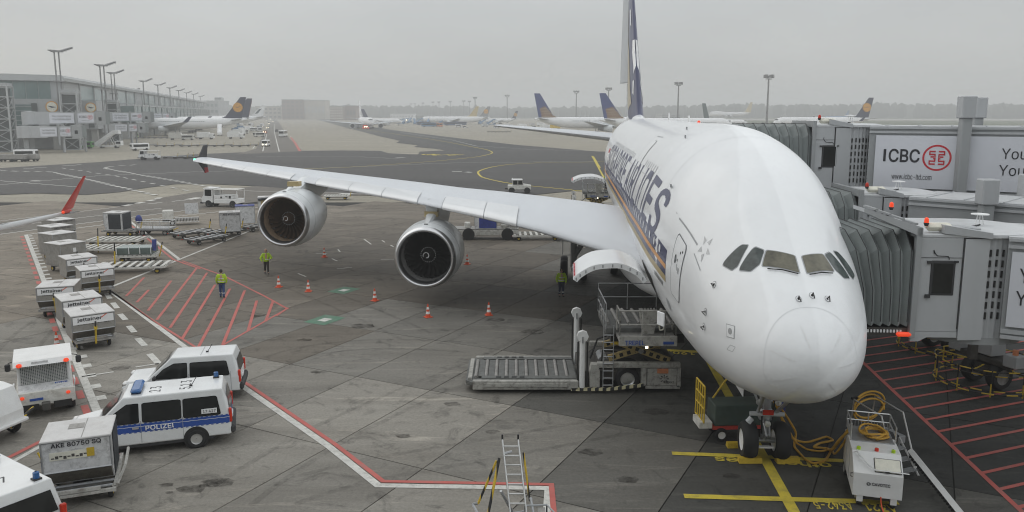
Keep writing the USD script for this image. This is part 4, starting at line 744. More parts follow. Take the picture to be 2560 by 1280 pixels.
def lift_column(b, p, z0, z1, w=.44):
    c = P(b, 'lift_column', MB().bb(p[0] - w / 2, p[0] + w / 2, p[1] - w / 2, p[1] + w / 2, z0, z1 - 1.0, ch=.03), 'bridge_grey'); P(c, 'column_head', MB().bb(p[0] - w * .72, p[0] + w * .72, p[1] - w * .72, p[1] + w * .72, z1 - 1.0, z1, ch=.04), 'bridge_light')
    P(c, 'column_leg', MB().bb(p[0] - .14, p[0] + .14, p[1] - .14, p[1] + .14, 1.5, z0 + .2), 'dolly_dark')
def bogie_guard(label, c, rz, rad=2.0):   # wheels of a bridge with a striped crash hoop round them
    g = T('bridge_drive_unit', label, 'drive unit', (c[0], c[1], 0), rz, 'drive units under the boarding bridges')
    for s in (-.62, .62): wheel(g, (0, s, .58), .58, .42, rimmat='dolly_grey', tyre='wheel')
    P(g, 'axle_beam', MB().box((0, 0, .75), (.5, 1.0, .5), ch=.05).box((0, 0, 1.2), (.7, 2.7, .25), ch=.03), 'dolly_dark')
    P(g, 'control_box', MB().box((0, .0, 1.75), (.8, 1.0, .7), ch=.03), 'bridge_light'); P(g, 'control_box', MB().box((-.1, -1.35, 1.45), (.6, .6, .5), ch=.03), 'bridge_light'); P(g, 'control_box', MB().box((-.1, 1.35, 1.45), (.6, .6, .5), ch=.03), 'bridge_light')
    for s in (-1.35, 1.35): P(g, 'beacon', MB().lathe([(0, .11), (.2, .11), (.22, .02)], (-.1, s, 1.7), (0, 0, 1), 10), 'orange_far')
    for k, (z, rr, q) in enumerate(((.22, rad, .035), (.30, rad * .93, .03), (1.15, rad, .03), (.95, rad * .97, .025))):
        for j in range(28):
            a0, a1 = j * PI / 14, (j + 1) * PI / 14; pts = [(rr * math.cos(a), rr * math.sin(a), z) for a in np.linspace(a0, a1, 3)]; P(g, 'hoop_rod', MB().tube(pts, q, 5), 'yellow' if (j + k) % 2 else 'black')
    for j in range(10): a = j * PI / 5 + .2; x, y = rad * math.cos(a), rad * math.sin(a); P(g, 'hoop_post', MB().cyl((x, y, .1), (x, y, .65), .03, n=6), 'yellow'); P(g, 'hoop_post', MB().cyl((x, y, .65), (x, y, 1.2), .03, n=6), 'black')
    for j in range(4): a = j * PI / 2 + .5; P(g, 'hoop_spoke', MB().cyl((.5 * math.cos(a), .5 * math.sin(a), 1.0), (rad * math.cos(a), rad * math.sin(a), 1.15), .03, n=6), 'yellow')
def lft(w, x): return -w / 2 + x
B1 = boarding_bridge('nearest boarding bridge, grey folds against the nose, lit red beacon on top', (15.0, 26.15), -.07, 4.62, 7.50, 1.9, -3.98, -2.35, -.42, [(1.22, 5.5, (lft(5.5, .22), lft(5.5, .18))), (7.0, 3.6, 'logo')], 14, True)
B2 = boarding_bridge('middle boarding bridge, mostly hidden behind the nearest one, plain grey tunnel with two square posts', (16.9, 35.7), -.07, 4.85, 7.75, 1.8, -4.2, -1.9, -.72, [], 16, False, False)
B3 = boarding_bridge('rear boarding bridge reaching the upper deck, large bank sign on its long grey tunnel', (17.0, 41.5), -.07, 7.55, 10.60, 1.8, -4.6, -2.0, -.44, [(1.75, 3.45, 'logo'), (5.75, 9.5, (lft(9.5, 1.25), lft(9.5, 1.2)))], 22, False, False)
for (b, d, n, tw), s, zs, z1 in ((B2, 4.4, 4.4, 8.75), (B3, 5.47, 6.8, 12.05)):
    for sg in (1, -1): p = d * s + n * (tw + .32) * sg; lift_column(b, p + d * (.5 if sg < 0 else 0), zs, z1)
bogie_guard('drive unit with striped yellow hoop under the rear boarding bridge', G(2352, 874), .3, 1.95); bogie_guard('nearest drive unit with control boxes inside a black and yellow hoop', G(2462, 962), .3, 1.95)
P(B1[0], 'floor_lamp', MB().box((-2.55, -1.95, 4.42), (.46, .16, .14), ch=.05), 'lamp_red')
# ================= ground equipment =================
def rhull(pts, r, n=1):
    s = trimesh.creation.icosphere(n, r).vertices; return trimesh.convex.convex_hull((np.asarray(pts, float)[:, None] + s[None]).reshape(-1, 3))
def side_plate(poly, yf, t=.012):         # polygon in x-z laid on the side y = yf(z), a little proud of it; returned for both sides
    out = []
    for s in (1, -1):
        v, f = trimesh.creation.triangulate_polygon(Polygon(poly), engine='earcut'); y = np.array([yf(z) + t for z in v[:, 1]])
        p = np.stack([v[:, 0], s * y, v[:, 1]], 1); q = f if s < 0 else f[:, ::-1]
        nn = np.cross(p[q[:, 1]] - p[q[:, 0]], p[q[:, 2]] - p[q[:, 0]])[:, 1].sum(); out.append((p, q if nn * s > 0 else q[:, ::-1]))
    return out
def plate(parent, nm, pts, m, off=.012):  # flat quad or polygon facing away from the vehicle's middle
    p = np.asarray(pts, float); n = np.cross(p[1] - p[0], p[2] - p[0]); n /= np.linalg.norm(n); c = p.mean(0) - np.array([0, 0, 1.0])
    if n @ c < 0: p = p[::-1]; n = -n
    return P(parent, nm, MB().poly(p + n * off), m)
def van(name, label, c, rz, L=5.0, H=1.97, W=1.9, police=False, roofno=None, group=None, hatch=False):
    t = T(name, label, 'police van' if police else 'van', (c[0], c[1], 0), rz, group); h = L / 2; w = W / 2; zb = H * .55; r = .07
    yf = lambda z: (w - .005 if z < zb else w - .005 - (z - zb) / (H - zb) * .17)
    body = MB().tm(rhull([(x, y, z) for x in (-h + .1, h - .16) for y in (-w + r, w - r) for z in (.42, .75)] + [(x, y, zb - r) for x in (-h + .1, h - .95) for y in (-w + r, w - r)] + [(h - .3, y, .92) for y in (-w + r + .1, w - r - .1)], r))
    body.tm(rhull([(x, y, zb - .1) for x in (-h + .12, h - 1.0) for y in (-w + r, w - r)] + [(x, y, H - r) for x in (-h + .32, h - 1.95) for y in (-w + r + .17, w - r - .17)] + [(-h + .2, y, H * .8) for y in (-w + r + .14, w - r - .14)], r))
    bd = P(t, 'body', body, 'car_white', smooth=35)
    X0, X1 = -h + .42, h - 2.0
    z0, z1 = zb + .02, H - .22
    cuts = [(-h + .34, -h + 1.55), (-h + 1.60, -h + 2.82)] if L > 4.6 else [(-h + .4, -h + 1.9)]
    for a, b in cuts:
        for m in side_plate(rnd([(a, z0), (b, z0), (b, z1), (a + (.12 if a < -h + .5 else 0), z1)], .15), yf): P(t, 'side_window', m, 'glass_dark')
    fa = cuts[-1][1] + .09
    for m in side_plate(rnd([(fa, z0), (h - 1.22, z0), (h - 1.62, z0 + .38), (h - 2.02, z1), (fa, z1)], .12), yf): P(t, 'front_window', m, 'glass_dark')
    k1, k2 = h - 1.0 + r, h - 1.95 + r
    fr = lambda f: (k1 + (k2 - k1) * f, zb - .1 + (H - zb + .1) * f)
    (xa, za), (xb, zb_) = fr(.16), fr(.86)
    plate(t, 'windscreen', [(xa, -w + .14, za), (xa, w - .14, za), (xb, w - .26, zb_), (xb, -w + .26, zb_)], 'glass_dark', .015)
    xr = lambda z: -h + .12 - r if z < H * .8 else -h + .2 - r
    plate(t, 'rear_window', [(-h + .055, -w + .2, zb + .08), (-h + .055, w - .2, zb + .08), (-h + .175, w - .3, H - .25), (-h + .175, -w + .3, H - .25)], 'glass_dark', .03)
    P(t, 'rear_bumper', MB().box((-h + .02, 0, .52), (.24, W - .04, .3), ch=.07), 'plastic_black'); P(t, 'front_bumper', MB().box((h - .08, 0, .48), (.2, W - .06, .34), ch=.07), 'plastic_black')
    P(t, 'sill', MB().box((0, 0, .32), (L - 1.2, W - .06, .12)), 'plastic_black')
    for s in (-1, 1):
        P(t, 'tail_lamp', MB().box((-h + .045, s * (w - .075), zb - .05), (.1, .16, .5), ch=.03), 'red_lens'); P(t, 'headlamp', MB().box((h - .2, s * (w - .22), .86), (.2, .34, .2), ch=.05), 'alu')
        P(t, 'wing_mirror', MB().box((h - 1.32, s * (w + .12), zb + .1), (.12, .24, .2), ch=.05), 'plastic_black')
        P(t, 'door_seam', MB().box((cuts[-1][1] + .045, s * (w + .001), .8), (.016, .014, .75)).box((cuts[-1][0] - .03, s * (w + .001), .8), (.016, .014, .75)), 'line_grey'); P(t, 'door_handle', MB().box((fa + .12, s * (w + .01), zb - .14), (.2, .04, .06)), 'alu')
        for x in (h - .95, h - .95 - (L * .6)):
            P(t, 'wheel_arch', MB().cyl((x, s * (w - .3), .36), (x, s * (w + .004), .36), .41, n=24), 'black'); wheel(t, (x, s * (w - .07), .335), .335, .225, rimmat='alu')
    P(t, 'roof_antenna', MB().cyl((-h + 1.3, .2, H), (-h + 1.1, .2, H + .32), .012, n=5).box((-h + 1.3, .2, H + .02), (.1, .06, .05)), 'plastic_black')
    P(t, 'brake_lamp', MB().box((-h + .30, 0, H - .12), (.05, .5, .04)), 'red_lens')
    P(t, 'number_plate', MB().box((-h - .0, .1, .82), (.04, .5, .11)), 'far_white')
    if hatch: P(t, 'roof_seam', MB().box((-h + 1.5, 0, H + .003), (.02, W - .6, .012)), 'line_grey')
    if police:
        for m in side_plate([(-h + .08, .80), (h - 1.0, .80), (h - 1.0, 1.07), (-h + .08, 1.07)], yf, .008): P(t, 'blue_stripe', m, 'police_blue')
        for m in side_plate([(-h + .08, .985), (h - 1.0, .985), (h - 1.0, .998), (-h + .08, .998)], yf, .012): P(t, 'stripe_line', m, 'far_white')
        for z in (1.085, .785):
            for k in range(int((L - 1.2) / .16)):
                for m in side_plate([(-h + .12 + k * .16, z - .012), (-h + .2 + k * .16, z - .012), (-h + .2 + k * .16, z + .012), (-h + .12 + k * .16, z + .012)], yf, .01): P(t, 'stripe_dash', m, 'police_blue')
        P(t, 'lettering', MB().text('POLIZEI', .15, (h - 2.55, w + .006, .84), (-1, 0, 0), (0, 0, 1), .008, True, width=.9).text('POLIZEI', .15, (h - 3.45, -w - .006, .84), (1, 0, 0), (0, 0, 1), .008, True, width=.9), 'far_white')
        P(t, 'police_star', MB().lathe([(0, .01), (.01, .1), (.014, .01)], (h - 1.6, w, .9), (0, 1, 0), 10), 'alu')
        plate(t, 'rear_stripe', [(-h + .03, -w + .2, .78), (-h + .03, w - .2, .78), (-h + .03, w - .2, 1.07), (-h + .03, -w + .2, 1.07)], 'police_blue', .012)
        n = P(t, 'unit_number', MB().box((-h + .72, w - .026, zb + .18), (.5, .03, .16)), 'far_white'); P(n, 'lettering', MB().text('17 427', .10, (-h + .93, w - .009, zb + .13), (-1, 0, 0), (0, 0, 1), .006, width=.42), 'print_black')
        q = P(t, 'light_bar', MB().box((h - 2.3, 0, H + .10), (.34, 1.15, .15), ch=.06), 'beacon_blue', smooth=40); P(q, 'light_bar_foot', MB().box((h - 2.3, 0, H + .015), (.3, 1.0, .05)), 'plastic_black')
        P(t, 'rear_beacon', MB().lathe([(0, .08), (.15, .08), (.18, .03)], (-h + .5, -.5, H + .04), (0, 0, 1), 10), 'beacon_blue', smooth=40); P(t, 'beacon_foot', MB().box((-h + .5, -.5, H + .01), (.2, .2, .06)), 'plastic_black')
        b = MB()
        for k, row in enumerate(roofno):
            for j, ch in enumerate(row): b.text(ch, .36, (h - 3.05 - k * .95, .50 - j * .36, H - .012), (0, -1, 0), (1, 0, 0), .016, width=.24)
        P(t, 'roof_number', b, 'print_black')
    return t
def heading(a, b): return math.atan2(b[1] - a[1], b[0] - a[0])
van('police_van', 'white police van with blue stripe marked 17 427, side-on in the left foreground', (-12.45, 26.3), 3.46, police=True, roofno=('23', '513'), L=5.3)
van('police_van', 'white police van with blue stripe cut off by the bottom left corner', (-14.2, 20.1), 2.55, police=True, roofno=('23', '27'))
van('white_van', 'plain white delivery van parked right behind the side-on police van', (-13.2, 31.0), 3.36, L=4.5, H=1.82, W=1.80, hatch=True)
# --- air cargo containers and dollies
def container(name, label, loc, rz, wtop, wbase, dep, ht, m='container_alu', txt=None, code=None, both=True, curtain=None, group=None, fs=0.0, lid='container_lid'):
    """x = the face that looks at the camera; y = width with the tapered lower corners"""
    t = T(name, label, 'cargo container', loc, rz, group); b = wbase / 2; k = ht * .36; wl = wtop / 2; wr = wl if both else b
    pr = [(-b, 0), (b, 0), (wr, k if both else 0.01), (wr, ht - .03), (-wl, ht - .03), (-wl, k)]
    e = MB()
    if fs:                                # lower front sloping back under the face
        wl = wr = wtop / 2; k = ht * .34; P(t, 'shell', MB().prism([(-dep / 2, 0), (dep / 2 - fs, 0), (dep / 2, k), (dep / 2, ht - .03), (-dep / 2, ht - .03)], -wl, wl), m); P(t, 'sloping_base', MB().add([(dep / 2 - fs + .006, -wl + .03, .01), (dep / 2 - fs + .006, wl - .03, .01), (dep / 2 + .006, wl - .03, k - .03), (dep / 2 + .006, -wl + .03, k - .03)], [(0, 1, 2, 3)]), 'dirty_alu'); pr = [(-wl, k), (wl, k), (wl, ht - .03), (-wl, ht - .03)]
    else: P(t, 'shell', MB().prism(pr, -dep / 2, dep / 2, ax='x'), m)
    for x in ((dep / 2,) if fs else (-dep / 2, dep / 2)):
        for i in range(len(pr)): a, c = pr[i], pr[(i + 1) % len(pr)]; e.cyl((x, a[0], a[1]), (x, c[0], c[1]), .028, n=4)
    P(t, 'edge_profile', e, 'steel'); P(t, 'lid', MB().bb(-dep / 2 - .03, dep / 2 + .03, -wl - .03, wr + .03, ht - .04, ht + .02, ch=.015), lid)
    P(t, 'lid_seam', MB().bb(-dep / 2, dep / 2, -.012 + .15, .012 + .15, ht + .02, ht + .026).bb(-dep / 4, 0, -.3, .12, ht + .019, ht + .034), 'dolly_grey')
    if txt:
        q = P(t, 'name_panel', MB().box((dep / 2 + .012, 0, ht * .78), (.02, wl * 1.9, ht * .30)), 'far_white'); P(q, 'lettering', MB().text(txt, ht * .13, (dep / 2 + .024, -wl * .75, ht * .75), (0, 1, 0), (0, 0, 1), .006, True, width=wl * 1.15), 'print_black')
        P(q, 'swoosh', MB().box((dep / 2 + .026, wl * .5, ht * .88), (.01, .3, .035), R=np.array([[1, 0, 0], [0, math.cos(.6), -math.sin(.6)], [0, math.sin(.6), math.cos(.6)]])), 'cone_orange')
    if code: P(t, 'code_lettering', MB().text(code, ht * (.10 if txt else .085), (dep / 2 + .008, -wl * .72, ht * (.60 if txt else .86)), (0, 1, 0), (0, 0, 1), .006, True, width=wl * 1.45), 'print_black')
    if curtain: P(t, 'curtain', MB().bb(-dep / 2 + .05, dep / 2 - .05 - fs, wr - .005, wr + .035, .06, ht - .1), curtain)
    return t
def dolly(name, label, c, rz, L=3.3, W=1.75, z=.50, m='dolly_grey', deck='roller', tow='up', group='container dollies on the apron', bar=(0, 0)):
    t = T(name, label, 'dolly', (c[0], c[1], 0), rz, group); h = L / 2; w = W / 2
    f = MB().bb(-h, h, -w, -w + .09, z - .12, z).bb(-h, h, w - .09, w, z - .12, z)
    for x in np.linspace(-h + .05, h - .05, 5): f.bb(x - .05, x + .05, -w + .09, w - .09, z - .11, z - .02)
    P(t, 'frame', f, m); P(t, 'chassis', MB().bb(-h + .3, h - .3, -.25, .25, z - .26, z - .12).bb(-h + .45, -h + .7, -w + .15, w - .15, z - .28, z - .14).bb(h - .7, h - .45, -w + .15, w - .15, z - .28, z - .14), 'dolly_dark')
    n = 7 if deck == 'roller' else 9
    for k in range(n):
        x = -h + .22 + (L - .44) * k / (n - 1)
        if deck == 'roller': P(t, 'roller', MB().cyl((x, -w + .1, z + .005), (x, w - .1, z + .005), .045, n=8), 'steel')
        else: P(t, 'deck_plank', MB().bb(x - .11, x + .11, -w + .06, w - .06, z + .002, z + .05), m)
    for x in (-h + .58, h - .58):
        for s in (-1, 1): wheel(t, (x, s * (w - .2), .2), .2, .13, rimmat='yellow' if m != 'dolly_dark' else 'dolly_grey', tyre='wheel', n=16)
    if tow == 'up': P(t, 'tow_bar', MB().bars([((h + .02, 0, z - .2), (h + .22, 0, z + .55))], .045).box((h + .23, 0, z + .62), (.08, .14, .16)), 'yellow'); P(t, 'tow_grip', MB().cyl((h + .24, 0, z + .68), (h + .3, 0, z + .95), .04), 'black')
    elif tow == 'down': P(t, 'tow_bar', MB().bars([((h, .18, z - .2), (h + .9, 0, .28)), ((h, -.18, z - .2), (h + .9, 0, .28))], .035).box((h + .95, 0, .28), (.2, .12, .08)), 'yellow')
    P(t, 'stop_lamp', MB().box((-h - .02, -w + .1, z - .06), (.04, .12, .07)).box((-h - .02, w - .1, z - .06), (.04, .12, .07)), 'red_lens'); P(t, 'end_stop', MB().box((h - .03, 0, z + .05), (.06, W * .6, .1)), m)
    return t
mt = container('cargo_container', 'dented white container lettered AKE 80750 SQ with a dark side curtain, on the foreground dolly', (-12.95, 22.75, .52), -1.20, 1.80, 1.56, 1.60, 1.45, 'container_white', None, 'AKE 80750 SQ', True, 'curtain', fs=.36)
P(mt, 'cargo_label', MB().box((.806, -.20, .98), (.012, 1.0, .24)), 'cream'); P(mt, 'label_patch', MB().box((.809, .36, 1.0), (.012, .20, .26)), 'yellow')
for k in range(9): P(mt, 'label_smudge', MB().box((.814, -.62 + k * .105, .93 + .02 * (k % 3)), (.006, .08, .035 + .05 * (k % 2))), 'dolly_dark')
dolly('container_dolly', 'white framed dolly under the dented white container in the foreground', (-12.95, 22.75), -1.20, 2.6, 2.0, .52, 'worn_white', 'roller', 'none')
P('/World/container_dolly', 'guide_rail', MB().tube([(1.15, .9, .52), (1.2, 1.05, .6), (.9, 1.25, 1.0), (.2, 1.3, 1.25)], .045), 'worn_white'); P('/World/container_dolly', 'brake_lever', MB().cyl((-.9, -1.1, .5), (-1.15, -1.35, .95), .03), 'yellow')
LN = -.93
jet = [((-20.75, 38.2), LN + .02, 'front one of the grey container row, lettered AKH 70809 EN, yellow tow bar before it', 'jettainer', 'AKH 70809 EN', 'container_alu'), ((-22.95, 41.3), LN + .05, 'white topped grey container close behind the front one of the row', 'jettainer', 'AKH 71132 LH', 'container_alu'), ((-25.7, 44.4), LN - .32, 'grey tapered container turned askew at the left edge of the row, lettered AKH 71531 LH', 'jettainer', 'AKH 71531 LH', 'container_alu'),
       ((-26.2, 49.3), LN, 'grey container at the right side of the row, near the white parking dashes', 'jettainer', None, 'container_alu'), ((-29.3, 53.1), LN + .1, 'grey container in the row beside the white slatted pallet dolly', 'jettainer', 'AKH 70116 LH', 'container_alu'), ((-32.4, 57.2), LN + .4, 'plain grey container with a small white square notice and yellow tow bar', None, None, 'container_alu'),
       ((-35.6, 61.9), LN + .4, 'plain grey lidded container fourth from the far end of the row', None, None, 'container_alu'), ((-38.0, 65.9), LN + .4, 'grey container second from the far end of the row', None, 'AKH 7020 FN', 'container_alu'), ((-40.0, 69.9), LN + .4, 'farthest grey container of the row, behind the red wing tip', None, 'AKH 7033 FN', 'container_alu')]
dsrc = None
for k, (c, rz, lab, tx, code, mm) in enumerate(jet):
    q = container('cargo_container', lab, (c[0], c[1], .56), rz, 1.86, 1.56, 1.95, 1.20 if k < 5 else 1.5, mm, tx, code, True, None, 'grey containers lined up along the white line', fs=.34)
    if k == 5: P(q, 'notice', MB().box((.985, .1, 1.0), (.012, .22, .3)), 'far_white')
    dl = 'dolly under the ' + lab.split(',')[0].replace('grey container row', 'container row')
    if dsrc is None: dsrc = dolly('container_dolly', dl, c, rz, 2.3, 1.75, .54, 'dolly_grey')
    else: dup(dsrc, 'container_dolly', dl, (c[0], c[1], 0), rz, 'container dollies on the apron')
# black curtained container and the carts around it
container('cargo_container', 'white container with a black side curtain, behind the slatted pallet dollies', (-36.7, 74.0, .56), -.05 - PI / 2, 2.01, 1.56, 1.53, 1.63, 'container_white', None, None, False, 'curtain')
P('/World/cargo_container_010', 'side_curtain', MB().bb(.77, .80, -.55, .60, .1, 1.5), 'curtain'); dolly('container_dolly', 'dolly carrying the white container with the black curtain', (-36.4, 74.0), -.0, 3.2, 1.7, .54)
def mesh_cart(label, c, rz):
    t = T('baggage_cart', label, 'cart', (c[0], c[1], 0), rz); h, w = 1.5, .8
    P(t, 'bed', MB().bb(-h, h, -w, w, .5, .68), 'steel'); fr = MB().bars([((x, s * w, .68), (x, s * w, 1.3)) for x in (-h, 0, h) for s in (-1, 1)] + [((-h, s * w, 1.3), (h, s * w, 1.3)) for s in (-1, 1)] + [((-h, -w, 1.3), (-h, w, 1.3)), ((h, -w, 1.3), (h, w, 1.3))], .03); P(t, 'side_frame', fr, 'alu')
    P(t, 'wire_mesh', MB().bars([((-h + k * .16, s * w, .68), (-h + k * .16, s * w, 1.3)) for k in range(19) for s in (-1, 1)] + [((-h, s * w, z), (h, s * w, z)) for z in (.85, 1.0, 1.15) for s in (-1, 1)], .009, 4), 'alu'); P(t, 'cover_bundle', MB().tm(trimesh.creation.icosphere(2, .34).apply_scale((.8, 1.1, 1.2)).apply_translation((-h - .1, 0, 1.45))), 'curtain_blue', smooth=True)
    P(t, 'chassis', MB().bb(-h + .2, h - .2, -.3, .3, .34, .5), 'dolly_dark'); P(t, 'tow_bar', MB().cyl((h, 0, .4), (h + .55, 0, .62), .04), 'yellow')
    for x in (-h + .45, h - .45):
        for s in (-1, 1): wheel(t, (x, s * (w - .15), .26), .26, .16, rimmat='dolly_grey', tyre='wheel', n=16)
mesh_cart('open wire mesh baggage cart with a blue cover bundled at one end', (-33.4, 74.4), .02)
sl = []
for lab, c, rz, L in (('upper of the two white slatted pallet dollies beside the container row, yellow posts in front', (-34.3, 68.6), .05, 4.6), ('lower white slatted pallet dolly in front of the other slatted one', (-33.0, 64.3), .05, 4.4), ('long white slatted pallet dolly nearest the row of grey containers', (-27.3, 56.6), .18, 4.9)):
    dolly('pallet_dolly', lab, c, rz, L, 2.4, .52, 'old_white', 'slat', 'none')
    sl.append(c)
for x, y in ((-33.9, 64.6), (-36.3, 62.2), (-29.0, 57.4)): q = T('tow_post', None, None, (x, y, 0)); P(q, 'post', MB().cyl((0, 0, 0), (.06, 0, 1.35), .05), 'yellow'); P(q, 'post_tip', MB().cyl((.06, 0, 1.35), (.1, 0, 2.0), .04), 'black')
for k, l in enumerate(('upright yellow tow bar between the two white slatted pallet dollies', 'upright yellow tow bar at the left end of the lower slatted dolly', 'upright yellow tow bar at the left end of the long slatted dolly')): meta(stage.GetPrimAtPath('/World/tow_post' + ('_%03d' % k if k else '')), l, 'tow bar', 'upright yellow tow bars')
dolly('pallet_dolly', 'low dolly carrying a load under clear plastic beside the hatched area', (-28.9, 60.9), .12, 3.1, 1.7, .5, 'old_white', 'slat', 'up')
q = T('wrapped_load', 'load under clear plastic sheeting on the low dolly', 'load', (-28.9, 60.9, .56), .12); P(q, 'plastic_sheet', MB().tm(rhull([(x, y, z) for x in (-1.3, 1.2) for y in (-.7, .7) for z in (.1, .5)], .08)), 'glass_green', smooth=40); P(q, 'load_frame', MB().bb(-1.35, 1.25, -.72, .72, 0, .1).bars([((x, s * .79, .1), (x, s * .79, .62)) for x in (-1.3, -.4, .4, 1.2) for s in (-1, 1)], .03), 'far_white'); P(q, 'cover_roll', MB().cyl((1.35, -.5, .3), (1.4, -.4, 1.15), .16), 'curtain_blue')
q = T('flap_trailer', 'small white trailer with a raised flap panel and barred ramp', 'trailer', (-34.1, 81.2, 0), .35); P(q, 'cabinet', MB().bb(-1.5, -.5, -.6, .6, .6, 1.5, ch=.04), 'old_white'); P(q, 'raised_flap', MB().bb(.6, 1.9, .55, .62, 1.0, 2.1), 'container_white'); P(q, 'ramp', MB().bars([((-.3 + .14 * k, -.7, .3), (-.3 + .14 * k, -.9, .8)) for k in range(16)] + [((-.3, -.7, .3), (1.95, -.7, .3)), ((-.3, -.9, .8), (1.95, -.9, .8))], .035), 'far_white'); P(q, 'bed', MB().bb(-1.5, 1.9, -.6, .6, .42, .58), 'dolly_dark')
for s in (-1, 1): wheel(q, (-.6, s * .5, .25), .25, .15, tyre='wheel', n=14)
ddark = None
for k, (c, rz, lab) in enumerate((((-26.9, 69.6), .95, 'nearest dark roller dolly of the chain by the outboard engine'), ((-26.9, 73.6), .8, 'dark roller dolly under the tall grey container'), ((-24.6, 77.4), .85, 'dark roller dolly behind the tall grey container, partly behind the outboard engine'), ((-29.6, 73.0), .95, 'empty dark roller dolly to the left of the tall grey container'))):
    if ddark is None: ddark = dolly('roller_dolly', lab, c, rz, 3.6, 1.9, .5, 'dolly_dark', 'roller', 'up', 'dark roller dollies in a chain')
    else: dup(ddark, 'roller_dolly', lab, (c[0], c[1], 0), rz, 'dark roller dollies in a chain')
container('cargo_container', 'tall plain grey container on the dark dolly chain left of the outboard engine', (-25.9, 73.2, .56), -1.25, 2.01, 1.56, 1.53, 1.75, 'container_white', None, 'AKE 40020 SQ', False, None)
container('cargo_container', 'container with a blue cloth top just behind the tall grey one', (-26.4, 78.9, .56), -1.25, 2.01, 1.56, 1.53, 1.7, 'container_white', None, None, False, 'curtain_blue', lid='curtain_blue')
q = container('cargo_container', 'open white container with a rolled up grey curtain, a worker in front of it', (-27.2, 88.6, .5), -1.3, 2.01, 1.56, 1.53, 1.6, 'container_white', None, None, False, None); P(q, 'open_side', MB().bb(.77, .79, -.7, .7, .1, 1.3), 'gold'); P(q, 'rolled_curtain', MB().tube([(.85, -.95, 1.35), (.9, 0, 1.5), (.85, .95, 1.4)], .14), 'curtain')
dolly('roller_dolly', 'rusty dolly under the open container with the rolled up curtain', (-27.2, 88.4), -1.3, 3.2, 1.9, .48, 'dolly_dark')
dolly('pallet_dolly', 'small striped slat dolly behind the outboard engine', (-23.2, 105.5), .1, 3.4, 1.6, .5, 'old_white', 'slat', 'up'); dolly('pallet_dolly', 'white slatted dolly under the wing at the asphalt edge', (-18.7, 113), .1, 3.4, 1.6, .5, 'old_white', 'slat', 'down')
dolly('pallet_dolly', 'grey slatted dolly in front of the blue container, below the wing', (2.2, 71.6), .03, 4.4, 2.2, .5, 'old_white', 'slat', 'down')
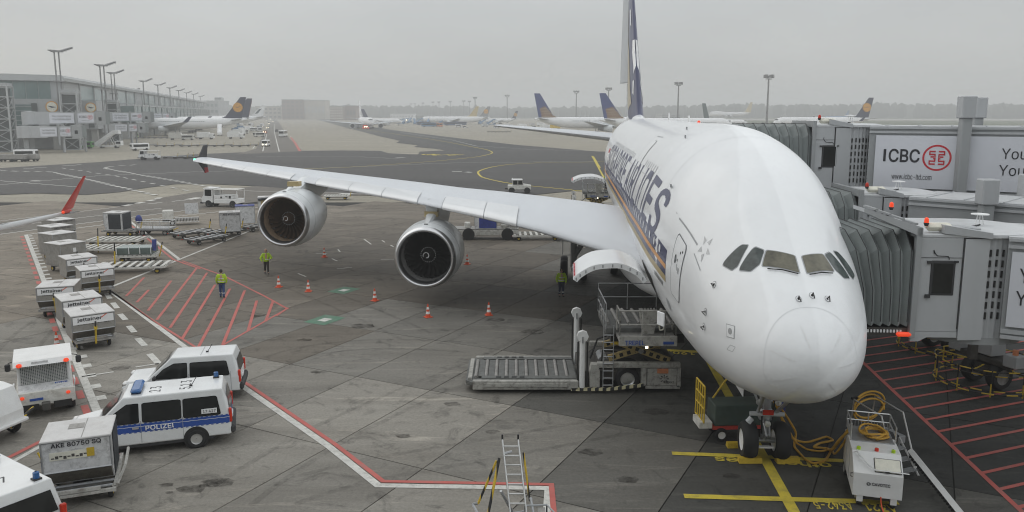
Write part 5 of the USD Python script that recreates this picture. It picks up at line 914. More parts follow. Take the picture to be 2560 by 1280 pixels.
# --- vehicles
def cab_truck(name, label, c, rz, kind):
    t = T(name, label, 'tow tractor' if kind != 'cargo' else 'container tractor', (c[0], c[1], 0), rz)
    if kind == 'canopy':                   # cab in front, low body with a roof on posts behind
        P(t, 'cab', MB().prism([(.9, .55), (2.35, .55), (2.42, 1.0), (2.1, 1.45), (2.0, 2.15), (.95, 2.2)], -.9, .9), 'paint_white'); P(t, 'cab_roof', MB().bb(.85, 2.1, -.95, .95, 2.2, 2.3, ch=.04), 'paint_white')
        for m in side_plate(rnd([(1.05, 1.35), (1.95, 1.35), (1.9, 2.1), (1.05, 2.1)], .12), lambda z: .905): P(t, 'cab_window', m, 'glass_dark')
        plate(t, 'windscreen', [(2.13, -.8, 1.45), (2.13, .8, 1.45), (2.04, .8, 2.1), (2.04, -.8, 2.1)], 'glass_dark', .02)
        P(t, 'body', MB().bb(-2.3, .8, -.9, .9, .45, 1.0, ch=.05).bb(-1.5, .75, -.85, .85, 1.0, 1.45, ch=.05), 'paint_white'); P(t, 'canopy', MB().bb(-2.4, .85, -.95, .95, 2.1, 2.18, ch=.03), 'old_white'); P(t, 'canopy_post', MB().bars([((x, s * .85, .9), (x, s * .85, 2.12)) for x in (-2.3, .7) for s in (-1, 1)], .05), 'paint_white'); P(t, 'service_hatch', MB().box((-.2, .86, 1.2), (.2, .04, .2)).box((-.9, .86, 1.3), (.3, .04, .1)).box((-1.35, .86, 1.25), (.25, .04, .3)).box((-.2, -.86, 1.2), (.2, .04, .2)).box((-.9, -.86, 1.3), (.3, .04, .1)), 'plastic_black'); P(t, 'front_bumper', MB().bb(2.3, 2.6, -.9, .9, .4, .6), 'plastic_black')
        wx, r, rm = (1.5, -1.7), .36, 'dolly_grey'
    elif kind == 'jeep':                   # squat tractor with a square cab and a bonnet
        P(t, 'body', MB().bb(-1.6, 1.7, -.75, .75, .5, 1.12, ch=.06).tm(rhull([(.55, s * .55, z) for s in (-1, 1) for z in (.6, 1.22)] + [(1.6, s * .5, z) for s in (-1, 1) for z in (.6, 1.05)], .08)), 'old_white', smooth=35); P(t, 'cab', MB().prism([(-.95, 1.1), (.62, 1.1), (.42, 1.85), (-.95, 1.85)], -.72, .72), 'old_white'); P(t, 'cab_roof', MB().bb(-1.05, .5, -.78, .78, 1.85, 1.95, ch=.04), 'paint_white'); P(t, 'roof_beacon', MB().lathe([(0, .07), (.14, .07), (.17, .02)], (-.95, 0, 1.95), (0, 0, 1), 8), 'far_white')
        for a, b in ((-.85, -.22), (-.14, .42)):
            for m in side_plate([(a, 1.22), (b + (.1 if b > 0 else 0), 1.22), (b, 1.78), (a, 1.78)], lambda z: .72): P(t, 'cab_window', m, 'glass_dark')
        plate(t, 'windscreen', [(.60, -.62, 1.2), (.60, .62, 1.2), (.44, .6, 1.8), (.44, -.6, 1.8)], 'glass_dark', .012); P(t, 'tow_hitch', MB().bb(-2.0, -1.55, -.2, .2, .5, .7), 'dolly_dark')
        wx, r, rm = (1.15, -1.05), .36, 'dolly_dark'
    elif kind == 'cargo':                  # low flat tractor with a container cabin
        P(t, 'chassis', MB().bb(-2.9, 2.9, -.95, .95, .42, .95, ch=.06), 'worn_white'); P(t, 'deck', MB().bb(-2.9, 2.9, -.93, .93, .95, 1.02), 'dolly_grey')
        P(t, 'driver_seat', MB().bb(-2.0, -1.5, -.35, .35, 1.0, 1.5, ch=.05), 'old_white'); P(t, 'rear_rack', MB().bars([((x, s * .8, 1.0), (x, s * .8, 1.9)) for x in (1.3, 2.7) for s in (-1, 1)] + [((1.3, s * .8, z), (2.7, s * .8, z)) for z in (1.5, 1.9) for s in (-1, 1)], .03), 'worn_white'); P(t, 'rear_load', MB().bb(1.3, 1.9, -.5, .5, 1.02, 1.3).bb(2.1, 2.6, -.5, .5, 1.02, 1.45), 'worn_white')
        wx, r, rm = (-1.6, 1.9), .48, 'dolly_grey'
    for x in wx:
        for s in (-1, 1): P(t, 'wheel_arch', MB().cyl((x, s * .6, r + .04), (x, s * .905 if kind != 'cargo' else s * .955, r + .04), r + .07, n=20), 'black'); wheel(t, (x, s * (.80 if kind != 'jeep' else .68), r), r, .26, rimmat=rm, n=20)
    return t
cab_truck('tow_tractor', 'white tractor with a canopied back, on the service road left of the engine', (-35.2, 97.2), 2.95, 'canopy')
cab_truck('tow_tractor', 'squat white tractor with a square cab on the dark taxiway beyond the wing', (1.0, 114.2), .02, 'jeep')
cab_truck('container_tractor', 'low dirty white tractor carrying a blue sided container, under the wing', (-2.3, 71.9), .0, 'cargo')
q = container('cargo_container', 'white container with a bright blue side on the low tractor under the wing', (-2.35, 71.9, 1.03), -PI / 2, 2.0, 1.9, 1.53, 1.6, 'container_white'); P(q, 'blue_side', MB().bb(.765, .79, -.60, .95, .05, 1.52), 'curtain_blue')
# tractor with a meshed rear window, seen from behind
t = T('meshed_tractor', 'boxy white tractor seen from behind with wire mesh rear window and glowing orange lamps', 'tow tractor', (-18.6, 30.6, -.0), 2.10)
P(t, 'body', MB().bb(-2.0, 2.2, -.95, .95, .45, 1.15, ch=.06), 'old_white'); P(t, 'rear_plate', MB().bb(-2.1, -2.0, -.98, .98, .55, 1.2, ch=.02), 'old_white')
P(t, 'cab', MB().prism([(-1.25, 1.15), (.7, 1.15), (.55, 2.25), (-1.1, 2.25)], -.88, .88), 'paint_white'); P(t, 'cab_roof', MB().prism([(-1.5, 2.22), (.75, 2.22), (.7, 2.42), (-1.3, 2.42)], -.98, .98), 'paint_white')
plate(t, 'rear_window', [(-1.26, -.78, 1.3), (-1.26, .78, 1.3), (-1.13, .78, 2.16), (-1.13, -.78, 2.16)], 'glass_green', .01)
g = MB(); R3 = lambda y, f: (-1.285 + .135 * f, y, 1.27 + .92 * f)
for k in range(27): y = -.78 + k * .06; g.cyl(R3(y, 0), R3(y, 1), .014, n=4)
for k in range(15): g.cyl(R3(-.8, k / 14), R3(.8, k / 14), .014, n=4)
P(t, 'wire_mesh', g, 'alu'); P(t, 'lower_panel', MB().prism([(-2.02, 1.15), (-1.3, 1.15), (-1.3, 1.3)], -.86, .86), 'container_white'); p = P(t, 'maker_plate', MB().box((-1.5, -.55, 1.26), (.03, .42, .10), R=np.eye(3)), 'police_blue'); P(p, 'lettering', MB().text('MULAG', .06, (-1.517, -.38, 1.232), (0, -1, 0), (0, 0, 1), .004, True), 'far_white')
P(t, 'roof_plate', MB().box((-1.43, .1, 2.33), (.02, .55, .11)), 'container_white')
for s in (-1, 1):
    P(t, 'roof_lamp', MB().lathe([(0, .10), (.05, .09), (.07, .01)], (-1.47, s * .78, 2.29), (-1, 0, .2), 12), 'lamp_red'); P(t, 'tail_lamp', MB().lathe([(0, .075), (.04, .07), (.05, .01)], (-2.1, s * .75, .98), (-1, 0, 0), 12), 'lamp_red' ); P(t, 'wing_mirror', MB().box((.1, s * 1.22, 1.75), (.14, .2, .36), ch=.05), 'plastic_black'); P(t, 'mirror_arm', MB().cyl((.2, s * .88, 2.05), (.12, s * 1.2, 1.95), .02), 'plastic_black'); P(t, 'hand_rail', MB().tube([(-1.95, s * .96, .7), (-1.95, s * 1.0, 1.5), (-1.75, s * .98, 1.6)], .03), 'paint_white')
    for x in (-1.4, 1.5): wheel(t, (x, s * .82, .42), .42, .3, rimmat='dolly_grey')
P(t, 'rear_opening', MB().box((-2.11, .5, .5), (.03, .55, .28)), 'black'); P(t, 'rear_opening', MB().box((-2.11, -.55, .5), (.03, .6, .3)), 'black'); P(t, 'number_plate', MB().box((-2.11, .3, .85), (.02, .44, .11)), 'police_blue'); P(t, 'tow_hitch', MB().bb(-2.35, -2.05, -.14, .14, .35, .7, ch=.03), 'dolly_dark')
UsdGeom.Xformable(stage.GetPrimAtPath(t)).AddScaleOp().Set((1, 1, .83))
# heater trailer
t = T('heater_trailer', 'white heater trailer lettered Heat 003 at the left picture edge', 'heater trailer', (-18.9, 26.7, 0), -.28)
P(t, 'cabinet', MB().prism([(-2.2, .55), (1.35, .55), (1.35, .95), (1.02, 1.75), (.55, 1.85), (-2.2, 1.9)], -.85, .85), 'paint_white'); P(t, 'fender', MB().bb(-2.3, 1.5, -.92, .92, .5, .62, ch=.03), 'paint_white')
P(t, 'lettering', MB().text('Heat 003', .17, (.05, -.857, .72), (1, 0, 0), (0, 0, 1), .006, width=.95), 'print_black'); P(t, 'reflector', MB().box((.55, -.86, .64), (.16, .02, .05)), 'orange_far'); P(t, 'hazard_tape', MB().box((1.0, -.86, .66), (.5, .02, .08)), 'red_white'); P(t, 'top_lamp', MB().box((.6, -.4, 1.88), (.1, .1, .08)), 'plastic_black'); P(t, 'seam', MB().box((-.1, -.856, .98), (2.8, .012, .015)), 'line_grey'); p = P(t, 'maker_plate', MB().box((.55, -.857, 1.5), (.45, .012, .16)), 'print_black'); P(p, 'lettering', MB().text('General', .08, (.36, -.866, 1.46), (1, 0, 0), (0, 0, 1), .004), 'far_white')
for x in (-1.3, .85):
    for s in (-1, 1): wheel(t, (x, s * .8, .33), .33, .2, rimmat='alu')
o_t = O('tow_bar', MB().cyl((-17.5, 26.6, .45), (-17.75, 28.3, .5), .06), 'hazard', 'black and yellow striped tow bar between the heater trailer and the meshed tractor', 'tow bar')
# ================= loaders, power unit, steps, people =================
def railing(parent, nm, pts, z0, hts, r, m, step=None):
    b = MB(); pts = [np.array(p, float) for p in pts]
    for a, c in zip(pts[:-1], pts[1:]):
        n = max(1, int(round(np.linalg.norm(c - a) / (step or 1.2))))
        for h in hts: b.cyl((*a, z0 + h), (*c, z0 + h), r, n=6)
        for k in range(n + 1): q = a + (c - a) * k / n; b.cyl((*q, z0), (*q, z0 + max(hts)), r, n=6)
    return P(parent, nm, b, m)
def deck_rollers(t, x0, x1, y0, y1, z, n, plates=True):
    for k in range(n):
        x = x0 + (x1 - x0) * (k + .5) / n; w = (x1 - x0) / n
        P(t, 'roller', MB().cyl((x - w * .25, y0, z), (x - w * .25, y1, z), .075, n=10), 'dolly_grey', smooth=40)
        if plates: P(t, 'deck_plate', MB().bb(x - w * .02, x + w * .58, y0 + .02, y1 - .02, z + .01, z + .045), 'loader_grey')
def loader(label, loc, rz, zl, zu, mirror=1):
    """x along the machine, low platform at -x; the near side is -y"""
    t = T('cargo_loader', label, 'cargo loader', loc, rz)
    # low main platform
    lp = P(t, 'main_platform', MB().prism([(-4.35, -1.35), (-4.1, -1.62), (.25, -1.62), (.25, 1.62), (-4.1, 1.62), (-4.35, 1.35)], zl - .16, zl - .04, ax='z'), 'loader_grey')
    for s in (-1, 1):
        P(t, 'side_beam', MB().bb(-4.05, .25, s * 1.62 - .10, s * 1.62 + .10, zl - .34, zl + .05, ch=.03), 'loader_white'); P(t, 'side_guide', MB().bb(-3.7, .2, s * 1.30 - .16, s * 1.30 + .16, zl - .03, zl + .09, ch=.02), 'loader_grey')
        for k in range(4): P(t, 'caster_block', MB().box((-3.0 + k * .32, s * 1.34, zl + .095), (.2, .14, .03)), 'black')
    P(t, 'front_ramp', MB().prism([(-4.38, zl - .3), (-4.1, zl - .3), (-4.1, zl + .05), (-4.25, zl + .05)], -1.3, 1.3), 'loader_white'); P(t, 'platform_underside', MB().bb(-3.9, .2, -1.5, 1.5, zl - .42, zl - .18), 'black'); P(t, 'foot_bar', MB().bb(-3.6, -.2, -1.76, -1.70, zl - .2, zl - .06, ch=.01), 'loader_white')
    deck_rollers(t, -4.05, .15, -1.1, 1.1, zl, 10)
    # lifting posts with octagonal caps
    for s, h in ((-1.62, 2.35), (1.42, 2.55)):
        c = P(t, 'lift_post', MB().cyl((.40, s, .25), (.40, s, h), .12, n=14), 'paint_white', smooth=40); P(c, 'post_cap', MB().cyl((.40, s - .1, h + .05), (.40, s + .1, h + .05), .24, n=8), 'paint_white'); P(c, 'post_rail', MB().bars([((.22, s, .2), (.22, s, h - .2)), ((.60, s, .2), (.60, s, h - .2))], .035), 'black'); P(c, 'cap_pin', MB().box((.40, s - .12, h - .08), (.07, .05, .26)), 'steel')
    # chassis
    P(t, 'chassis', MB().bb(.35, 4.35, -1.35, 1.35, .45, .85, ch=.03), 'dolly_dark'); P(t, 'chassis_rail', MB().bb(1.0, 4.4, -1.62, -1.40, 1.05, 1.28, ch=.03), 'loader_white'); P(t, 'chassis_rail', MB().bb(1.0, 4.4, 1.40, 1.62, 1.05, 1.28, ch=.03), 'loader_white')
    e = P(t, 'engine_box', MB().bb(3.05, 4.28, -1.60, 1.55, .30, 1.03, ch=.03), 'loader_white'); P(e, 'star_logo', MB().bars([((3.75 + .10 * math.cos(a), -1.61, .60 + .10 * math.sin(a)), (3.75 + .19 * math.cos(a), -1.61, .60 + .17 * math.sin(a))) for a in np.arange(8) * PI / 4], .018, 4).text('fraport', .10, (3.72, -1.612, .42), (1, 0, 0), (0, 0, 1), .006, width=.42), 'print_black'); P(e, 'orange_plate', MB().box((3.68, -1.61, .93), (.45, .02, .20)), 'orange_far'); P(e, 'corner_frame', MB().bb(2.82, 3.02, -1.62, -1.4, .3, 1.05).bb(4.28, 4.42, -1.62, -1.4, .25, 1.05).bb(3.0, 4.4, -1.62, -1.5, .18, .30), 'loader_white')
    P(t, 'step_sill', MB().prism([(-.05, .12), (1.5, .12), (2.9, .30), (2.9, .42), (1.45, .24), (-.05, .24)], -1.72, -1.60), 'hazard_white'); P(t, 'control_cabinet', MB().prism([(.72, .25), (1.12, .25), (1.12, .95), (1.0, 1.2), (.78, 1.2), (.72, .95)], -1.64, -1.25), 'loader_white')
    P(t, 'access_ladder', MB().bars([((1.25, -1.66, .25), (1.25, -1.66, zu + .1)), ((1.65, -1.66, .25), (1.65, -1.66, zu + .1))] + [((1.25, -1.66, .35 + k * .3), (1.65, -1.66, .35 + k * .3)) for k in range(int((zu - .2) / .3))], .022), 'steel')
    for s in (-1.25, 1.25): wheel(t, (2.28, s, .52), .52, .42, rimmat='alu', n=32); P(t, 'wheel_well', MB().cyl((2.28, s * .7, .56), (2.28, s * .72, .56), .72, n=24), 'black')
    # scissor lift and upper platform
    for s in (-.98, .98):
        for a, b in (((1.55, 1.25), (4.0, zu - .75)), ((4.05, 1.2), (1.75, zu - .7))):
            if s > 0: a, b = (a[0], a[1]), (b[0], b[1])
            d = np.array((b[0] - a[0], 0, b[1] - a[1])); L = np.linalg.norm(d); d /= L; R = np.stack([d, (0, 1, 0), np.cross(d, (0, 1, 0))], 1); p = P(t, 'scissor_arm', MB().box(((a[0] + b[0]) / 2, s + (.09 if a[0] < 2 else -.09) , (a[1] + b[1]) / 2), (L, .12, .26), R=R), 'hazard_arm')
            for k in range(7): f = (k + .7) / 8; P(p, 'warning_patch', MB().box((a[0] + (b[0] - a[0]) * f, s + (.09 if a[0] < 2 else -.09) - .064, a[1] + (b[1] - a[1]) * f), (.15, .012, .15), R=R @ rotz(0)), 'black')
        P(t, 'pivot', MB().cyl((2.85, s - .2, (zu + .5) / 2), (2.85, s + .2, (zu + .5) / 2), .11), 'steel')
    up = P(t, 'upper_platform', MB().bb(1.35, 5.35, -1.50, 1.50, zu - .30, zu - .04, ch=.02), 'loader_grey'); P(t, 'platform_under_box', MB().bb(1.6, 4.6, -1.2, 1.2, zu - .75, zu - .31), 'black'); P(t, 'yellow_stop', MB().bb(1.62, 2.3, -1.34, -1.2, zu - .78, zu - .70), 'yellow'); deck_rollers(t, 1.4, 5.3, -.95, 1.4, zu, 9, False)
    P(t, 'bridge_fence', railing_mesh([(1.35, 1.5), (5.2, 1.5)], zu, (.55, 1.15), .025, 1.3), 'steel'); P(t, 'rear_fence', railing_mesh([(1.35, 1.5), (1.35, -1.5)], zu - .1, (.55, 1.05), .025, .8), 'steel')
    # operator stand on the near side
    st = P(t, 'operator_stand', MB().bb(1.75, 4.05, -2.42, -1.52, zu - .34, zu - .22, ch=.02), 'dolly_grey'); sk = P(t, 'stand_skirt', MB().bb(1.75, 4.05, -2.50, -2.42, zu - .52, zu - .10, ch=.02), 'loader_white'); P(sk, 'lettering', MB().text('TREPEL', .17, (1.98, -2.506, zu - .46), (1, 0, 0), (0, 0, 1), .006, True, width=.78), 'police_blue'); P(sk, 'blue_label', MB().box((3.7, -2.505, zu - .38), (.42, .012, .11)), 'police_blue'); P(sk, 'work_lamp', MB().box((2.85, -2.47, zu - .56), (.10, .08, .08)), 'lamp_warm')
    P(t, 'stand_railing', railing_mesh([(1.78, -1.55), (1.78, -2.45), (3.55, -2.45), (4.02, -2.3), (4.02, -1.55)], zu - .1, (.45, 1.0), .032, 1.0), 'loader_white'); P(t, 'control_console', MB().prism([(2.75, zu - .1), (3.15, zu - .1), (3.3, zu + .62), (3.28, zu + .86), (2.6, zu + .86), (2.62, zu + .55)], -2.25, -1.85), 'loader_white'); P(t, 'console_hose', MB().tube(smoothpath([(3.42, -2.3, zu + .75), (3.55, -2.35, zu + .6), (3.5, -2.38, zu + .15), (3.38, -2.35, zu + .1), (3.34, -2.3, zu + .5)], 4), .03), 'cream'); P(t, 'console_levers', MB().bars([((2.75 + .12 * k, -2.05, zu + .86), (2.72 + .13 * k, -2.05, zu + .98)) for k in range(5)], .02), 'black')
    [P(t, 'hydraulic_hose', MB().tube(q, .045), 'black') for q in ([(1.2, -1.1, .9), (1.3, -1.0, 1.6), (1.9, -.8, 1.5), (2.2, -.7, .95)], [(.9, .2, .9), (1.2, .1, 1.8), (1.8, 0, zu - .7)], [(2.6, -1.0, .9), (3.0, -.9, 1.25), (3.5, -.8, .9)])]; P(t, 'fluid_tank', MB().cyl((1.35, -.7, 1.05), (1.35, .3, 1.05), .22, n=14), 'steel'); P(t, 'underbody', MB().bb(1.1, 4.3, -1.1, 1.2, .85, 1.12), 'dolly_dark')
    return t
def railing_mesh(pts, z0, hts, r, step):
    b = MB(); pts = [np.array(p, float) for p in pts]
    for a, c in zip(pts[:-1], pts[1:]):
        n = max(1, int(round(np.linalg.norm(c - a) / step)))
        for h in hts: b.cyl((*a, z0 + h), (*c, z0 + h), r, n=6)
        for k in range(n + 1): q = a + (c - a) * k / n; b.cyl((*q, z0), (*q, z0 + max(hts)), r, n=6)
    return b
loader('nearer cargo loader with long low roller platform and striped scissor arms', (2.45, 32.9, 0), 0.0, .50, 2.75)
loader('farther cargo loader by the rear cargo door, behind the wing root', (6.3, 86.5, 0), -.05, .5, 3.0)
# --- ground power unit with hoses and a folding ladder stair
GP = T('power_unit', 'white ground power unit with cream lid and coiled yellow hose, right of the nose wheels', 'power unit', (10.85, 22.75, 0), -1.86)
P(GP, 'cabinet', MB().prism([(-.55, .42), (1.22, .42), (1.22, 1.22), (.62, 1.72), (-.55, 1.72)], -.70, .70), 'paint_white'); P(GP, 'rear_cabinet', MB().bb(-1.3, -.57, -.70, .70, .42, 1.6, ch=.02), 'old_white')
P(GP, 'lettering', MB().text('CAVOTEC', .095, (1.226, -.17, .83), (0, 1, 0), (0, 0, 1), .006, True, width=.52).lathe([(0, .03), (.006, .06), (.007, .03)], (1.226, -.26, .87), (1, 0, 0), 14), 'print_black')
sl_ = np.array((-.6, 0, .5)) / math.hypot(.6, .5); p_ = np.array((1.22, 0, 1.22)); R_ = np.stack([sl_, (0, 1, 0), np.cross(sl_, (0, 1, 0))], 1)
nn_ = np.cross(sl_, (0, 1, 0)); nn_ = nn_ if nn_[2] > 0 else -nn_
lid = P(GP, 'hatch_seal', MB().box(p_ + sl_ * .33 + (0, .28, 0) + nn_ * .01, (.50, .76, .03), R=R_, ch=.014), 'plastic_black'); P(lid, 'cream_hatch', MB().box(p_ + sl_ * .33 + (0, .28, 0) + nn_ * .022, (.46, .72, .03), R=R_, ch=.014), 'cream'); P(lid, 'hatch_handle', MB().box(p_ + sl_ * .1 + (0, .25, 0) + nn_ * .06, (.05, .12, .05), R=R_), 'black')
P(GP, 'tow_handle', MB().tube([p_ + sl_ * .68 + (0, -.58, 0) + nn_ * .12, p_ + sl_ * .3 + (0, -.32, 0) + nn_ * .1, p_ + sl_ * .12 + (0, -.1, 0) + nn_ * .1, p_ + sl_ * .1 + (0, .85, 0) + nn_ * .1], .022).bars([(p_ + sl_ * .7 + (0, -.66, 0) + nn_ * .02, p_ + sl_ * .68 + (0, -.58, 0) + nn_ * .16), (p_ + sl_ * .6 + (0, -.5, 0) + nn_ * .02, p_ + sl_ * .68 + (0, -.58, 0) + nn_ * .16)], .016), 'alu')
for y, m in ((-.5, 'hivis'), (.02, 'red_lens'), (.5, 'hivis')): P(GP, 'top_lamp', MB().lathe([(0, .06), (.09, .06), (.11, .02)], (.5, y, 1.72), (0, 0, 1), 12), m)
P(GP, 'hose_tray', MB().bb(-1.3, -.1, -.62, .62, 1.72, 1.76), 'steel'); P(GP, 'guard_rail', railing_mesh([(-.15, -.66), (-1.3, -.66), (-1.3, .66), (-.15, .66)], 1.7, (.3, .62), .024, .85), 'alu'); P(GP, 'wire_mesh', MB().bars([((-1.3 , -.6 + .1 * k, 1.74), (-1.3, -.6 + .1 * k, 2.0)) for k in range(13)] + [((-1.25 + .1 * k, -.66, 1.74), (-1.25 + .1 * k, -.66, 2.0)) for k in range(11)], .008, 4), 'alu')
rg = random.Random(5); a_ = np.linspace(0, 2 * PI * 4.5, 90); P(GP, 'coiled_hose', MB().tube(np.stack([-.62 + (.40 + .1 * np.sin(a_ * .37)) * np.cos(a_), .1 + (.36 + .1 * np.cos(a_ * .53)) * np.sin(a_), 1.80 + .05 * np.sin(a_ * 2.3) + a_ * .006], 1), .035, 6), 'hose_yellow', smooth=True)
[P(GP, 'seam', MB().box((x, -.703, 1.02), (.015, .012, 1.1)), 'line_grey') for x in (-.56, .2)]; P(GP, 'undercarriage', MB().bb(-1.25, 1.1, -.5, .5, .26, .42), 'dolly_dark'); P(GP, 'side_handle', MB().tube([(1.1, -.71, 1.0), (1.1, -.76, 1.02), (1.1, -.76, 1.12), (1.1, -.71, 1.14)], .015), 'black')
for y in (-.48, .48): wheel(GP, (1.0, y, .2), .2, .13, rimmat='old_white', tyre='wheel', n=18); P(GP, 'wheel_fork', MB().prism([(.82, .42), (1.2, .42), (1.2, .2), (1.08, .34), (.92, .34), (.84, .12)], y - .09, y + .09), 'paint_white')
for y in (-.62, .62): wheel(GP, (-.95, y, .26), .26, .16, rimmat='old_white', tyre='wheel', n=18)
ghz = UsdGeom.Xformable(stage.GetPrimAtPath(GP)).AddScaleOp(); ghz.Set((1, .94, .86))
def hose(label, pts, r, m='hose_yellow', name='power_hose', per=7): return O(name, MB().tube(smoothpath(pts, per), r, 7), m, label, 'hose', None, smooth=True)
g_ = lambda u, v, z=.05: np.r_[G(u, v, z), z]
hose('yellow power hose sweeping lowest over the stop bar from the nose wheels', [(9.0, 26.2, 1.6), g_(1990, 1085, .3), g_(1988, 1120), g_(2010, 1145), g_(2035, 1158), g_(2060, 1152), g_(2078, 1125), (10.3, 24.1, .9), (10.5, 23.7, 1.5)], .04)
hose('yellow power hose looping highest between the nose wheels and the power unit', [(9.1, 26.4, 1.4), g_(1985, 1098, .2), g_(2020, 1105), g_(2065, 1092), g_(2082, 1100), g_(2050, 1108), g_(2035, 1118), g_(2070, 1122), (10.35, 24.3, .7), (10.6, 23.9, 1.52)], .04)
hose('yellow power hose in the middle of the bundle, crossing the others', [(9.0, 26.3, 1.5), g_(1995, 1110, .1), g_(2020, 1124), g_(2050, 1128), g_(2080, 1122), (10.4, 24.3, .5), (10.55, 23.9, 1.2)], .035)
hose('thin orange cable running down from the power unit to the picture edge', [(10.6, 21.55, .40), (10.62, 21.3, .03), (11.0, 20.6, .03), (11.1, 19.4, .03)], .02, 'cone_orange', 'cable')
ST = T('ladder_stair', 'grey aluminium step stand with a yellow hose hung over it, behind the power unit', 'step stand', (11.95, 24.55, 0), -1.2)
P(ST, 'platform', MB().bb(-.9, .3, -.42, .42, 1.0, 1.06), 'plastic_black'); P(ST, 'frame', MB().bars([((x, s * .42, 0), (x, s * .42, 1.0)) for x in (-.9, .3) for s in (-1, 1)] + [((.3, s * .42, 1.0), (1.15, s * .42, .05)) for s in (-1, 1)], .035), 'alu')
for k in range(3): P(ST, 'tread', MB().bb(.40 + .24 * k, .62 + .24 * k, -.40, .40, .72 - .26 * k, .76 - .26 * k), 'steel')
P(ST, 'handrail', MB().tube([(1.0, .45, .25), (.35, .45, 1.85), (-.8, .45, 2.0), (-.9, .45, 1.0)], .028).tube([(1.0, -.45, .25), (.35, -.45, 1.85), (-.8, -.45, 2.0), (-.9, -.45, 1.0)], .028).bars([((-.85, -.45, 2.0), (-.85, .45, 2.0))], .028), 'alu'); P(ST, 'grip', MB().cyl((-.85, -.5, 2.02), (-.85, .5, 2.02), .045), 'black'); P(ST, 'tool_box', MB().bb(-.5, .3, .46, .72, .75, 1.0, ch=.02), 'steel')
a_ = np.linspace(0, 2 * PI * 2.4, 60); P(ST, 'hung_hose', MB().tube(np.stack([-.7 + .05 * np.cos(a_ * .5), .1 + .62 * np.cos(a_), 1.55 + .42 * np.sin(a_) + .02 * a_], 1), .035), 'hose_yellow', smooth=True)
bm = T('white_boom', 'long white toothed boom running from the step stand to the bottom right', 'boom', (12.6, 23.9, 0), 0); e_ = G(2440, 1330, .2); dv = np.r_[e_ - (12.6, 23.9), -.55]; P(bm, 'beam', MB().cyl((0, 0, .75), dv + (0, 0, .75), .11, n=4), 'paint_white')
for k in range(26): q = dv * (k + 1) / 28; P(bm, 'tooth', MB().box(q + (-.10, -.05, .66), (.06, .06, .07)), 'black')
# --- unit with yellow rack behind the nose wheels
tb = T('start_unit', 'dark green tool trailer with a yellow rack, just behind the nose wheels', 'tool trailer', (7.75, 26.9, 0), .06); P(tb, 'chest', MB().bb(-.75, 1.45, -.45, .45, .55, 1.3, ch=.03), 'equip_green'); P(tb, 'chassis', MB().bb(-.8, 1.5, -.4, .4, .4, .54), 'wing_red'); P(tb, 'yellow_rack', MB().bars([((-1.15, y, .7), (-1.15, y, 2.0)) for y in np.linspace(-.5, .5, 5)] + [((-1.15, -.5, z), (-1.15, .5, z)) for z in (.7, 1.2, 1.6, 2.0)], .03), 'yellow'); P(tb, 'side_stay', MB().bars([((-.6, .3, 1.3), (.1, .35, 2.3)), ((1.3, .3, 1.3), (.9, .4, 2.35))], .035), 'yellow'); P(tb, 'white_shelf', MB().bb(-1.3, -.85, -.5, .3, .5, .72), 'old_white'); P(tb, 'blue_bag', MB().tm(rhull([(1.72, -.1, .95), (1.78, .1, 1.45)], .16)), 'curtain_blue', smooth=True); P(tb, 'yellow_panel', MB().bb(1.15, 1.55, .2, .5, 1.3, 2.0), 'yellow')
for x in (-.5, 1.2):
    for s in (-1, 1): wheel(tb, (x, s * .45, .24), .24, .14, tyre='wheel', n=14)
O('striped_pole', MB().tube([(9.0, 27.4, 1.3), (9.6, 27.2, 1.75), (10.0, 27.1, 2.1)], .045), 'hazard', 'short yellow and black pole slanting up right of the nose gear', 'pole')
for lab, u, v, s in (('yellow chock in front of the left nose wheel', 1874, 1156, .75), ('worn yellow chock in front of the right nose wheel', 1968, 1156, .75), ('yellow chock beside the white rim of the left nose wheel', 1832, 1118, .42)):
    c = G(u, v); O('wheel_chock', MB().prism([(-.13, 0), (.13, 0), (.09, .17), (-.09, .17)], -s / 2, s / 2).xf(rotz(PI / 2 + .02), (c[0], c[1], .014)), 'yellow', lab, 'wheel chock', 'yellow chocks at the nose wheels')
# --- leaning step ladder at the bottom edge
LD = T('platform_ladder', 'tall aluminium ladder with striped stays at the bottom edge', 'ladder', (-.1, 20.6, 0), .0); top = np.array((.05, .55, 2.32)); bot = np.array((.35, -.75, .05)); sd_ = np.array((.22, 0, 0))
P(LD, 'stile', MB().bars([(bot - sd_, top - sd_)], .027), 'alu'); P(LD, 'stile', MB().bars([(bot + sd_, top + sd_)], .027), 'alu')
for k in range(10): q = bot + (top - bot) * (k + .6) / 10.4; P(LD, 'rung', MB().box(q, (.42, .05, .03)), 'alu')
for s in (-1, 1): P(LD, 'stile_end', MB().box(top + sd_ * s + (0, 0, .06), (.05, .05, .14)), 'black')
P(LD, 'striped_stay', MB().cyl((-.85, .35, .5), (-.33, .5, 1.7), .035), 'hazard'); P(LD, 'striped_stay', MB().cyl((-.55, -.25, .5), (-.25, .35, 1.85), .04), 'hazard'); P(LD, 'striped_stay', MB().cyl((.42, .6, 1.9), (.6, .3, .6), .03), 'hazard'); P(LD, 'base_frame', MB().bars([((-1.0, .4, .45), (-.5, -.7, .12)), ((-1.0, .4, .45), (-.85, .35, .52)), ((-.7, -.1, .3), (.45, -.2, .55)), ((-.5, -.7, .12), (.75, -.85, .12)), ((.62, .3, .7), (.78, -.5, .1)), ((-.15, .5, 1.9), (.1, .55, 1.95)), ((.2, .3, .1), (-.2, -.3, 1.2))], .04), 'steel')
for x, y in ((-1.0, .4), (-.5, -.7), (.75, -.85)): P(LD, 'caster', MB().cyl((x - .03, y, .1), (x + .03, y, .1), .1, n=12), 'rubber')
